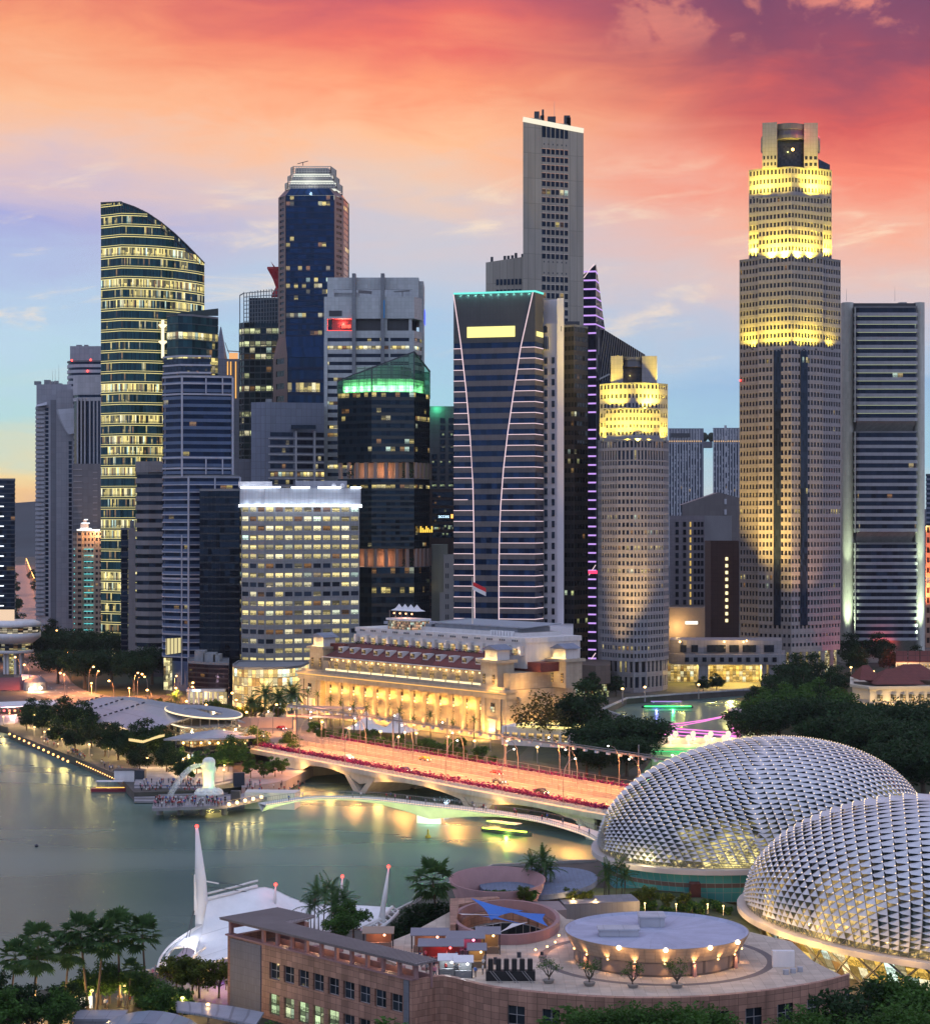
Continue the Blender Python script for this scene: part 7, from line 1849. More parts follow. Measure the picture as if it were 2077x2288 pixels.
 for i in range(10):
  p = gnd(-20+i*14, 1612+(i % 3)*4, 3); SMALL(p, 0, .8, 'low garden lamp with a warm globe on the waterfront', 'garden lamps on the waterfront')
quay()
def statue_park():
 pav = mat_plain('platform_stone', (.25, .235, .25), .75, .15, .3)
 t = thing('viewing_platform', 'grey viewing platform on stub piers over the water, crowded with visitors', 'platform', gnd(430, 1812, 0))
 pl = [gnd(x, y, 3.4)[:2] for x, y in ((340, 1806), (505, 1800), (620, 1776), (600, 1763), (500, 1780), (345, 1788))]
 q = MB(); q.prism(pl, 2.6, 3.4); part('deck', q, pav, t)
 for x in (356, 402, 452, 500): p = gnd(x, 1822, 0); q = MB(); q.lathe(p+Vector((0, 1.2, 0)), [(.9, -1), (.8, 2.6)], 8); part('pier', q, pav, t)
 q = MB()
 for a, c in zip(pl[:3], pl[1:3]+[pl[3]]):
  A, B = Vector(a), Vector(c); n = int((B-A).length/1.2)
  for k in range(n+1): p = A.lerp(B, k/n); q.bar((*p, 3.4), (*p, 4.5), .06, .06)
  q.bar((*A, 4.5), (*B, 4.5), .08, .08)
 part('railing', q, POLE, t)
 for x, y in ((512, 1797), (530, 1793), (548, 1789), (566, 1785), (584, 1781)):
  q = MB(); q.ball(gnd(x, y, 3.9), .5, 6, 4); part('deck_lamp', q, E_warm, t); lamp('POINT', gnd(x, y+2, 3.6)+Vector((0, -1.2, .3)), 260, (1, .58, .22), .3, t)
 t2 = thing('stepped_terrace', 'broad stone steps going down to the water beside the fountain statue', 'steps', gnd(370, 1775))
 for k in range(6):
  q = MB(); q.prism([gnd(x, y-k*3.4, 1.2)[:2] for x, y in ((300, 1786), (455, 1786), (520, 1772), (520, 1745), (310, 1745))], .2+k*.5, .75+k*.5); part('step', q, pav, t2)
 # statue stand-in: smooth white fountain figure on a wave base
 b0 = gnd(467, 1772, 3.75); t3 = thing('fountain_statue', 'tall smooth white fountain statue on a scrolled wave base, lit pale green', 'statue', b0); wh = mat_plain('statue_white', (.72, .72, .66), .5, .1, .8)
 q = MB(); q.lathe(b0, [(4.2, -.6), (4.1, .3), (3.0, .7), (2.3, 1.2), (1.9, 1.6)], 20)
 for i in range(9): a = i*.7; q.ball(b0+Vector((3.0*math.cos(a), 3.0*math.sin(a), .5)), .95, 8, 6, .8)
 part('wave_base', q, wh, t3, True)
 q = MB(); q.lathe(b0, [(1.9, 1.0), (1.6, 2.2), (1.45, 3.6), (1.6, 5.0), (1.95, 6.2), (2.1, 7.0), (1.7, 7.7), (1.85, 8.4), (1.75, 9.2), (1.1, 9.9), (0, 10.1)], 18); q.lathe(b0+Vector((-1.3, -.5, 8.0)), [(0, -.7), (.75, -.4), (.85, .1), (.5, .6), (0, .8)], 10); part('figure', q, wh, t3, True)
 m, tt, bs, out = newmat('water_spray'); bs.inputs['Base Color'].default_value = (.9, .92, .84, 1); bs.inputs['Roughness'].default_value = .5; u, v, _ = tt.sep(tt.n.new('ShaderNodeUVMap').outputs[0]); n_ = tt.noise(tt.n.new('ShaderNodeNewGeometry').outputs['Position'], 1.2, 4, .6)[0]; tr = tt.n.new('ShaderNodeBsdfTransparent'); mx = tt.n.new('ShaderNodeMixShader'); tt.put(mx.inputs[0], tt.math('MULTIPLY', tt.mrange(n_, .3, .7, .12, .8, False), tt.mrange(v, 0, 12, 1, .3, False))); tt.l.new(tr.outputs[0], mx.inputs[1]); tt.l.new(bs.outputs[0], mx.inputs[2]); tt.l.new(mx.outputs[0], out.inputs[0])
 q = MB(); M0 = b0+Vector((-2.0, -.8, 7.9)); rows = []
 for i in range(13):
  u_ = i/12; c = M0+Vector((-9.5*u_, -4.5*u_, .5*u_-11.2*u_*u_)); r = .4+2.7*u_**1.2; rows.append([c+Vector((r*.5*math.cos(a*.7854), r*.5*math.sin(a*.7854), r*math.sin(a*.7854+.8)*1.1)) for a in range(9)])
 q.sheet(rows); solo('fountain_jet', q, m, 'arching white water jet falling from the fountain statue into the bay', 'water jet', None, None, True)
 for dx, dy, pw, c in ((-4, -5, 2400, (1, .80, .16)), (3, -6, 1500, (.35, 1, .4)), (-8, -2, 2200, (1, .85, .22))): aim(lamp('SPOT', b0+Vector((dx, dy, .6)), pw*1.5, c, .3, t3, spot=R(80)), Vector((-dx, -dy, 7)))
 for k in range(95):
  u_ = RND.random(); x = 345+160*u_; person(gnd(x, RND.uniform(1789, 1804), 3.4), RND.uniform(-.8, .8)+(math.pi if RND.random() < .75 else 0), 'on the crowded viewing platform', 'visitors on the viewing platform')
 for k in range(80):
  st = RND.randrange(2, 6); x = RND.uniform(312, 452); person(gnd(x, 1783-st*3.4, 1.2)*1+Vector((0, 0, st*.5-.45)), RND.uniform(0, 6.28), 'on the stone steps by the fountain', 'visitors on the stone steps')
 for k in range(45): person(gnd(RND.uniform(60, 330), 0, 2.5) if 0 else BLERP(RND.random()), RND.uniform(0, 6.28), 'on the quayside promenade', 'visitors on the promenade')
 for k in range(24): person(gnd(RND.uniform(545, 680), RND.uniform(1752, 1772), 3.4), RND.uniform(0, 6.28), 'on the paved landing by the footbridge', 'visitors by the footbridge')
 q = MB(); q.prism([gnd(x, y, 0)[:2] for x, y in ((540, 1786), (640, 1770), (700, 1738), (690, 1722), (540, 1745))], .5, 3.4); struct('landing', q, pav)
 # ferry and jetty kiosk
 P = gnd(250, 1768, 0); t4 = thing('river_boat', 'small dark red river boat with a white roof moored at the quay steps', 'boat', P); hull = mat_plain('boat_red', (.20, .015, .03), .4)
 q = MB(); q.slab([[P+Vector((x, y*w, .9+.5*abs(x)/6*(x > 3))) for y in (-1.6, 0, 1.6)] for x, w in ((-6, .8), (-3, 1), (2, 1), (5, .7), (7, .1))][::-1], 1.3); part('hull', q, hull, t4); q = MB(); q.box(P.x-4.5, P.y-1.3, 2.9, P.x+3.5, P.y+1.3, 3.1); part('roof', q, M_white, t4)
 for x in (-4, -1.5, 1, 3):
  for y in (-1.2, 1.2): q = MB(); q.tube([(P.x+x, P.y+y, 1), (P.x+x, P.y+y, 2.9)], .06, 4); part('post', q, POLE, t4)
 q = MB(); q.box(P.x-4.4, P.y-1.35, 1.2, P.x+4, P.y-1.28, 1.4); part('light_strip', q, mat_emit('boat_amber', (1, .5, .1), 2), t4)
 P = gnd(288, 1745, ZG); t5 = thing('jetty_kiosk', 'small pale kiosk with a solar panel roof beside the moored boat', 'kiosk', P); q = MB(); q.box(P.x-4, P.y-2, ZG, P.x+2, P.y+2, ZG+3.4); part('wall', q, M_white, t5); q = MB(); q.box(P.x-4.3, P.y-2.3, ZG+3.41, P.x+2.4, P.y+2.3, ZG+3.6); part('roof', q, M_darkg, t5); q = MB(); q.box(P.x+2.05, P.y-2, ZG, P.x+5, P.y+2, ZG+3.3); part('dark_booth', q, M_darkg, t5)
 for x, y, s in ((534, 1758, 1.0), (526, 1794, .8)):
  p = gnd(x, y, 3.0); q = MB(); q.box(p.x-1.6*s, p.y, 3.0, p.x+1.6*s, p.y+2, 3.0+4*s); solo('equipment_cabinet', q, M_darkg, 'black equipment cabinet %s' % ('behind the fountain statue' if s == 1 else 'on the viewing platform deck'), 'cabinet')
 p = gnd(956, 1872, 0); q = MB(); q.lathe(p, [(.7, -.2), (.7, .5), (.25, .9), (.2, 2), (0, 2.3)], 10); solo('channel_buoy', q, mat_plain('buoy_yellow', (.5, .4, .05)), 'small yellow buoy floating in front of the footbridge pier', 'buoy')
 p = gnd(82, 1892, 0); q = MB(); q.lathe(p, [(.4, -.2), (.5, .3), (0, .8)], 8); solo('channel_buoy', q, M_darkg, 'tiny dark buoy alone on the open water at the left', 'buoy')
 # long low boat outlined in yellow-green lights under the footbridge
 p = gnd(1130, 1862, 0); t6 = thing('river_boat', 'low river boat outlined in yellow-green lights near the footbridge', 'boat', p); q = MB(); d = Vector((.8, -.6, 0)); n_ = Vector((.6, .8, 0)); q.slab([[p+d*a+n_*w*s+Vector((0, 0, 1)) for s in (-1, 0, 1)] for a, w in ((-7, 1.2), (-3, 1.8), (4, 1.7), (8, .2))][::-1], 1.1); part('hull', q, M_darkg, t6)
 q = MB(); q.bar(p+d*-6+n_*-1.9+Vector((0, 0, 1.1)), p+d*7-n_*.9+Vector((0, 0, 1.1)), .25, .3); q.bar(p+d*-5-n_*1.4+Vector((0, 0, 2.9)), p+d*4-n_*1.4+Vector((0, 0, 2.9)), .2, .25); part('light_strip', q, mat_emit('boat_lime', (.6, 1, .06), 6), t6); q = MB(); q.slab([[p+d*a+n_*s+Vector((0, 0, 2.8)) for s in (-1.5, 1.5)] for a in (4, -5)], .15); part('roof', q, M_white, t6); lamp('POINT', p+Vector((0, -3, 1.2)), 900, (.6, 1, .1), .4, t6)
def BLERP(u): a, c = gnd(70, 1655, 2.5), gnd(270, 1738, 2.5); return a.lerp(c, u)+Vector((RND.uniform(1, 5), RND.uniform(0, 2), 0))
statue_park()
# ================================================================== river bridges, museum, shophouses
def river():
 pink = mat_emit('pink_bridge_light', (1, .25, .75), 1.3)
 t = thing('suspension_bridge', 'old suspension footbridge outlined in glowing pink lights', 'bridge', gnd(1540, 1640, 0)); A, B = gnd(1452, 1632, 7), gnd(1640, 1646, 7)
 q = MB(); q.bar(A, B, 6, .8); part('deck', q, M_mid, t); q = MB(); n_ = Vector((0, -3.3, 0)); q.bar(A+n_, B+n_, .4, 1.6); q.bar(A+n_+Vector((0, 0, 1.6)), B+n_+Vector((0, 0, 1.6)), .3, .4); part('light_strip', q, pink, t)
 T = gnd(1642, 1644, 7); q = MB(); q.box(T.x-1.4, T.y-3.6, 0, T.x+1.4, T.y+3.6, 15); q.box(T.x-2, T.y-4.2, 15, T.x+2, T.y+4.2, 16); part('tower', q, mat_plain('pink_stone', (.55, .42, .44)), t); lamp('POINT', T+Vector((-4, -5, 2)), 3000, (1, .3, .8), .4, t)
 q = MB()
 for dx in (0, 1.2): q.tube([T+Vector((0, -3.2, 8))+(A-T+Vector((0, 0, -6)))*u+Vector((0, 0, -3*u*(1-u)-dx*u)) for u in (0, .2, .4, .6, .8, 1)], .16, 4)
 part('cable', q, pink, t)
 t = thing('arched_bridge', 'cream bridge with globe lamps on its parapet and green lit lattice girders', 'bridge', gnd(1570, 1690, 0)); cr = mat_plain('cream_paint', (.55, .47, .36), .6); Y = 640; x0, x1 = gx(1455, Y), gx(1700, Y)
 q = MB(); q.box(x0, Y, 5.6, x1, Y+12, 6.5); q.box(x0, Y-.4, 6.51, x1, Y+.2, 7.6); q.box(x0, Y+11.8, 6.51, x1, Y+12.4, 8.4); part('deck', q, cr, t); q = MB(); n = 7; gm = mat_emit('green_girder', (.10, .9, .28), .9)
 for i in range(n):
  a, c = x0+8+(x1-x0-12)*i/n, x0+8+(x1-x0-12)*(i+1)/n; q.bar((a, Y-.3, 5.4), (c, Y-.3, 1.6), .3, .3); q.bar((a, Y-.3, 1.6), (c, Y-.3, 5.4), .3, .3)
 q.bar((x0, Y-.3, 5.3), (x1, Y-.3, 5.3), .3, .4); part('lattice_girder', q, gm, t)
 q = MB(); q.box(x0, Y+1, .5, x1, Y+1.4, 5.4); part('inner_girder', q, cr, t)
 for i in range(8):
  p = Vector((gx(1497+i*20, Y), Y-.1+(i % 2)*11.9, 7.6)); q = MB(); q.lathe(p, [(.35, 0), (.3, 1.0), (.7, 1.3), (.95, 2.1), (.6, 2.9), (0, 3.1)], 10); part('globe_lamp', q, mat_emit('globe%d' % i, (1, .86, .6), 1.2), t, True); lamp('POINT', p+Vector((0, -1.6, .8)), 700, (1, .7, .35), .3, t)
 for x in (1530, 1610): lamp('POINT', (gx(x, Y), Y-4, 2.5), 2000, (.15, 1, .35), .4, t)
 # green-lit river boat
 P = gnd(1490, 1582, 0); t = thing('river_boat', 'long low river boat with a bright green light strip along its side', 'boat', P); q = MB(); q.slab([[P+Vector((x, y, 1.0)) for y in (-w, 0, w)] for x, w in ((-11, .4), (-7, 2), (6, 2), (11, .3))][::-1], 1.2); part('hull', q, M_darkg, t); q = MB(); q.box(P.x-7, P.y-1.7, 2.7, P.x+6, P.y+1.7, 2.9); part('roof', q, mat_emit('boat_violet', (.55, .4, 1), .7), t); q = MB(); q.bar(P+Vector((-10, -2, .9)), P+Vector((10, -2, .9)), .3, .45); part('light_strip', q, mat_emit('boat_green', (.05, 1, .2), 3), t)
 for x in (-6, 0, 5): q = MB(); q.tube([P+Vector((x, -1.5, 1)), P+Vector((x, -1.5, 2.7))], .1, 4); part('post', q, POLE, t)
 lamp('POINT', P+Vector((2, -4, 1.6)), 1800, (.1, 1, .3), .4, t); lamp('POINT', P+Vector((-5, -4, 2)), 1500, (.25, .2, 1), .4, t)
 q = MB()
 for a, c in zip(far_shore[16:], far_shore[17:]): q.bar((*a, ZG+.35), (*c, ZG+.35), .7, .7); 
 solo('quay_wall', q, mat_plain('quay_granite', (.36, .35, .36), .8, .3, .5), 'curved pale granite river wall with a low coping', 'wall')
 # museum
 Y = 770; t = thing('museum', 'cream floodlit two-storey museum with hipped red tile roofs', 'museum', (gx(1990, Y), Y, ZG)); wl = mat_plain('museum_wall', (.50, .44, .36), .7, .06, .3); red = bpy.data.materials['red_roof_tile']
 P_ = FP((1903, Y+9), (1942, Y-3), (2140, Y+2), (2140, Y+45), (1903, Y+45)); block(t, P_, ZG, 14.6, wl); q = MB(); q.ring(inset(P_, -.9), inset(P_, .5), 14.61, 15.7); q.ring(inset(P_, -.4), inset(P_, -.0), 8.6, 9.2); part('cornice', q, wl, t)
 for x0, x1, d0, d1, zz in ((1960, 2075, 6, 30, 0), (1936, 1985, 14, 34, 1), (2010, 2140, 16, 44, 1)):
  q = MB(); a, c = gx(x0, Y), gx(x1, Y); E = [(a, Y+d0), (c, Y+d0), (c, Y+d1), (a, Y+d1)]; m0 = (a+(c-a)*.35, Y+(d0+d1)/2); m1 = (a+(c-a)*.65, Y+(d0+d1)/2); z0, z1 = 15.72+zz, 21+zz
  q.face([(*E[0], z0), (*E[1], z0), (*m1, z1), (*m0, z1)]); q.face([(*E[1], z0), (*E[2], z0), (*m1, z1)]); q.face([(*E[2], z0), (*E[3], z0), (*m0, z1), (*m1, z1)]); q.face([(*E[3], z0), (*E[0], z0), (*m0, z1)]); part('roof', q, red, t)
 g = bpy.data.materials['hotel_pane']
 for x in (1955, 1986, 2008, 2028, 2050, 2070):
  for z0, z1 in ((4.2, 7.6), (10, 12.6)): q = MB(); yy = Y-3+5*(x-1942)/198-.35; q.box(gx(x, Y), yy, z0, gx(x+12, Y), yy+.3, z1); part('window', q, g, t)
 for x in (1915, 1930, 1948, 1978, 2000, 2040, 2072): yy = Y-6 if x > 1940 else Y+2; lamp('POINT', (gx(x, Y), yy, 4.0), 4200, (1, .66, .26), .4, t)
 # shophouses
 Y = 980
 for i in range(4):
  x0 = 2000+i*27; lab = ['narrow pale shophouse with a red roof and lit upper windows, leftmost of its row', 'narrow pale shophouse with a red roof, second in its row from the trees', 'narrow pale shophouse with a red roof, third in its row from the trees', 'narrow pale shophouse with a red roof at the far end of its row'][i]
  t = thing('shophouse', lab, 'shophouse', (gx(x0+12, Y), Y, ZG), 'row of shophouses'); block(t, FP((x0, Y), (x0+26, Y), (x0+26, Y+18), (x0, Y+18)), ZG, gz(1478, Y), wl); q = MB(); q.slab([[pt(x0, 1478, Y-.5), pt(x0+26, 1478, Y-.5)], [pt(x0, 1454, Y+9), pt(x0+26, 1454, Y+9)], [pt(x0, 1470, Y+18), pt(x0+26, 1470, Y+18)]], .4); part('roof', q, red, t)
  for k in range(3):
   for y in (1484, 1496): q = MB(); q.box(gx(x0+3+k*8, Y), Y-.3, gz(y+7, Y), gx(x0+8+k*8, Y), Y-.02, gz(y, Y)); part('window', q, g, t)
 lamp('POINT', pt(2030, 1500, 972), 9000, (1, .6, .3), .5, t); lamp('POINT', pt(1990, 1470, 990), 14000, (1, .06, .05), .5, t)
river()
# ================================================================== trees of the city side
def trees():
 D = 'dark spreading rain tree in the park beside the quayside road'
 plant_row(RAIN, [(110, 1498, 1.3), (160, 1490, 1.35), (215, 1500, 1.3), (270, 1492, 1.3), (325, 1498, 1.25), (130, 1528, 1.1), (190, 1538, 1.15), (250, 1535, 1.15), (300, 1545, 1.1), (340, 1530, 1.2), (95, 1470, 1.1)], D, 'rain trees of the park')
 plant_row(BIG, [(30, 1330), (30, 1300), (72, 1300), (86, 1330), (98, 1360), (110, 1392), (122, 1420), (36, 1370), (30, 1420), (120, 1445)], 'dark tree lining the long avenue at the left', 'trees along the avenue', s=(1, 1.3))
 plant_row(BIG, [(70, 1618, .65), (105, 1625, .7), (150, 1645, .95), (185, 1650, .9), (95, 1640, .6), (235, 1690, .75), (265, 1698, .8), (330, 1700, .9), (355, 1705, .8), (130, 1668, .6), (168, 1682, .65), (205, 1672, .7), (285, 1705, .65), (312, 1728, .6), (372, 1730, .65), (405, 1748, .55), (300, 1690, .7), (60, 1632, .5)], 'dark broadleaf tree along the promenade in front of the curved zinc roofs', 'trees along the promenade')
 plant_row(YOUNG, [(395, 1722, 1.2), (440, 1735, 1.2), (480, 1735, 1.25), (510, 1730, 1.3), (545, 1730, 1.2), (590, 1745), (615, 1742), (420, 1750, .9), (560, 1745), (630, 1735)], 'slim dark tree in front of the dark glass pavilion', 'trees behind the fountain statue')
 plant_row(ROUND, [(570, 1700, 1.2), (520, 1715, 1.1), (650, 1690, .9), (660, 1700, .7)], 'round dark tree beside the ramp of the road bridge', 'trees by the bridge ramp')
 plant_row(GOLD, [(350, 1602), (380, 1612), (475, 1622, 1.2), (500, 1628, 1.1), (520, 1630), (540, 1622), (570, 1618, 1.1), (620, 1615)], 'street tree glowing yellow under the street lamps', 'lamplit street trees')
 plant_row(BIGP, [(590, 1618, 1.5), (620, 1620, 1.4), (650, 1622, 1.6), (560, 1624, 1.2), (390, 1600, 1.0)], 'full-crowned palm in front of the amber glass drum', 'palms before the amber drum')
 plant_row(SLIMP, [(690, 1612, 1.2), (712, 1615, 1.15), (740, 1625), (760, 1622, .9), (792, 1652, 1.2), (820, 1655, 1.2), (892, 1662, 1.2), (925, 1668), (962, 1668), (1010, 1672), (1058, 1678, 1.1)], 'slim palm in the garden before the colonnade', 'palms before the colonnade')
 plant_row(SHRUB, [(700+i*21, 1638+i*3.2+(i % 3)*7) for i in range(20)]+[(760+i*30, 1668+(i % 3)*5) for i in range(10)], 'low shrub in the garden before the colonnade', 'shrubs before the colonnade', s=(1.0, 2.0))
 plant_row(OPEN, [(1215, 1668, 1.25)], 'sparse tree with open brown branches at the corner of the hotel')
 plant_row(BIG, [(1300, 1668, 1.5)], 'tall bright green tree to the right of the sparse open tree')
 plant_row(RAIN, [(1330, 1712, .9), (1375, 1700, .95), (1425, 1708, 1.0), (1400, 1735, .8), (1310, 1735, .7), (1340, 1742, .7)], 'dark tree mass between the hotel and the pink bridge', 'trees left of the pink bridge')
 plant_row(BIG, [(1350, 1545, .7), (1320, 1560, .75), (1375, 1556, .6), (1600, 1545, .55), (1570, 1548, .5)], 'small dark tree on the river quay', 'trees on the river quay')
 plant_row(BIG, [(1770, 1560, 1.3), (1810, 1555, 1.25), (1740, 1575, 1.1), (1790, 1590, 1.2), (1850, 1590, 1.1), (1720, 1600, 1.0), (1760, 1615, 1.1), (1690, 1612, .9), (1830, 1625, 1.0), (1870, 1565, 1.0)], 'dense dark tree on the green right bank of the river', 'trees on the right river bank', s=(1, 1.2))
 plant_row(ROUND, [(1700, 1632, 1.7), (1745, 1625, 1.8), (1790, 1640, 1.9), (1830, 1605, 1.7), (1865, 1640, 1.8), (1720, 1655, 1.6), (1900, 1655, 1.8)], 'lighter green tree among the dark trees of the right bank', 'lighter trees on the right bank')
 plant_row(OPEN, [(1700, 1620, .8), (1880, 1610, .8), (2055, 1640, .9)], 'brownish tree among the dark trees of the right bank', 'brownish trees on the right bank')
 plant_row(RAIN, [(1690, 1680, 1.0), (1740, 1670, 1.1), (1800, 1665, 1.1), (1860, 1670, 1.1), (1920, 1680, 1.1), (1980, 1690, 1.15), (2040, 1690, 1.2), (1900, 1720, 1.2), (1960, 1740, 1.2), (2020, 1750, 1.2), (2070, 1740, 1.2), (1850, 1710), (2000, 1800, 1.1), (2060, 1800, 1.2)], 'dark spreading rain tree behind the spiky domes', 'rain trees behind the domes')
 plant_row(BIG, [(1895, 1490, 1.2), (1930, 1482, 1.25), (1965, 1490, 1.2), (1910, 1510, 1.0), (1985, 1505, .9), (2050, 1500, .9)], 'dark tree at the foot of the concrete-framed tower', 'trees below the framed tower', s=(1, 1.2))
 for x, y in ((400, 1735), (452, 1742), (330, 1722), (300, 1712), (150, 1672), (200, 1690), (110, 1655), (470, 1755), (500, 1750), (235, 1672), (180, 1665), (260, 1690)): SMALL(gnd(x, y), 0, 1, 'low garden lamp with a warm globe on the waterfront', 'garden lamps on the waterfront')
 for k in range(34): SMALL(gnd(70+k*13+RND.uniform(-6, 6), 1640+k*3.1+RND.uniform(-22, 14)), 0, RND.uniform(.6, 1), 'low garden lamp with a warm globe on the waterfront', 'garden lamps on the waterfront')
 for x, y in ((720, 1645), (780, 1660), (850, 1668), (930, 1672), (1000, 1680), (1060, 1690), (1130, 1700), (1200, 1705), (745, 1632), (1095, 1680), (890, 1680)): SMALL(gnd(x, y), 0, 1.3, 'garden lamp with a warm globe before the colonnade', 'garden lamps before the colonnade')
 for x, y in ((1760, 1500), (1900, 1520), (1950, 1530), (1700, 1640), (1850, 1650), (1990, 1665), (1560, 1562), (1440, 1568), (1390, 1572)): SMALL(gnd(x, y), 0, 1.6, 'lone garden lamp among the dark trees of the right bank', 'lamps on the right bank')
 wh = mat_plain('tent_fabric', (.66, .62, .60), .6)
 for x, y in ((818, 1640), (888, 1646)):
  p = gnd(x, y); q = MB(); q.lathe(p, [(8, 2.2), (4, 3.6), (1.6, 6), (.3, 8.4), (0, 8.6)], 8); o = solo('garden_tent', q, wh, 'pointed white tent in the garden before the colonnade, %s one' % ('left' if x < 850 else 'right'), 'tent')
 # two-storey boathouse building by the bridge with a lit roof garden
 f = Frame(gnd(1120, 1680, 0)[:2], (.62, -.3)); t = thing('boathouse', 'low white riverside building with a yellow-lit roof terrace beside the road bridge', 'building', f.P(18, 4, ZG))
 q = MB(); f.box(q, 0, 26, 0, 12, ZG, 9); part('wall', q, M_white, t); q = MB(); q.ring(f.rect(6, 27, -1, 13), f.rect(6.6, 26.4, -.4, 12.4), 9.02, 9.8); part('terrace_light', q, mat_emit('terrace_glow', (1, .80, .28), 1.4), t)
 for k in range(8): q = MB(); f.box(q, 1+k*3.1, 3+k*3.1, -.3, -.02, 4.5, 7); part('window', q, bpy.data.materials['hotel_pane'], t)
 f2 = Frame(gnd(640, 1650, 0)[:2], (.95, -.3)); t = thing('covered_footbridge', 'pink-lit covered pedestrian bridge with a planted edge crossing the road', 'footbridge', f2.P(15, 2, ZG)); q = MB(); f2.box(q, 0, 30, 0, 5, 8, 8.7); f2.box(q, 0, 30, 0, 5, 11.4, 11.9); part('deck', q, mat_plain('overpass_pink', (.42, .30, .28)), t); q = MB()
 for a in (2, 14, 27): f2.box(q, a, a+1, 2, 3, ZG, 8)
 for a in range(0, 30, 3): f2.box(q, a, a+.3, .1, .4, 8.7, 11.4)
 part('column', q, KERB, t); lamp('POINT', f2.P(12, -3, 10), 3000, (1, .5, .3), .4, t)
 q = MB(); f3 = Frame(gnd(500, 1640, 0)[:2], (1, -.12)); f3.box(q, 0, 26, 0, .6, ZG, 6.5); solo('hoarding', q, mat_plain('hoarding_cream', (.50, .40, .34)), 'long pale hoarding wall beside the road above the dark pavilion', 'hoarding')
 # cars
 for k, (a, d, cn, col, wh_) in enumerate(((-30, 8.5, 'black', (.01, .01, .012), 'at the near edge of the bridge'), (-90, 40, 'white', (.6, .6, .6), 'before the bridge ramp'), (-60, 14, 'silver', (.3, .3, .32), 'on the bridge ramp'), (-110, 60, 'red', (.3, .02, .02), 'behind the white car'), (12, 11, 'white', (.6, .6, .6), 'in the middle lane at the start of the bridge'), (48, 7.8, 'dark blue', (.02, .03, .1), 'in the near lane halfway over the bridge'), (84, 15, 'grey', (.2, .2, .2), 'beside the central barrier of the bridge'), (30, 27.5, 'yellow', (.5, .3, .02), 'in the far lanes at the start of the bridge'), (70, 24.5, 'red', (.3, .02, .02), 'in the far lanes halfway over the bridge'), (108, 11, 'black', (.01, .01, .012), 'near the domes at the end of the bridge'))):
  z = 7.02 if a > -40 else ZG+.05+max(0, (4.45*(a+95)/55)); P = BR.P(a, d, z); t = thing('car', '%s car on the road %s' % (cn, wh_), 'car', P); t.rotation_euler = (0, 0, BR.ang())
  def lp(x, y, zz): return P+Vector((x, y, zz))
  q = MB(); q.slab([[lp(x, y, zz) for y in (-.9, .9)] for x, zz in ((-2.2, .9), (-1.5, 1.0), (-.9, 1.45), (.5, 1.48), (1.2, 1.0), (2.2, .85))][::-1], .55); part('body', q, mat_plain('paint_'+cn, col, .25, .02, spec=.8), t)
  for x in (-1.4, 1.4):
   for y in (-.85, .85): q = MB(); q.lathe(lp(0, 0, 0), [(.32, -.1), (.32, .1)], 12); q.v = [(x+a_-P.x+P.x, y+(c_-P.z)+P.y-0, b_-P.y+P.z+.33) for a_, b_, c_ in q.v]; part('wheel', q, M_darkg, t)
  for y in (-.6, .6): q = MB(); q.ball(lp(2.2, y, .62), .16, 6, 4); part('headlight', q, E_wh, t); q = MB(); q.ball(lp(-2.2, y, .68), .14, 6, 4); part('tail_light', q, E_red, t)
trees()
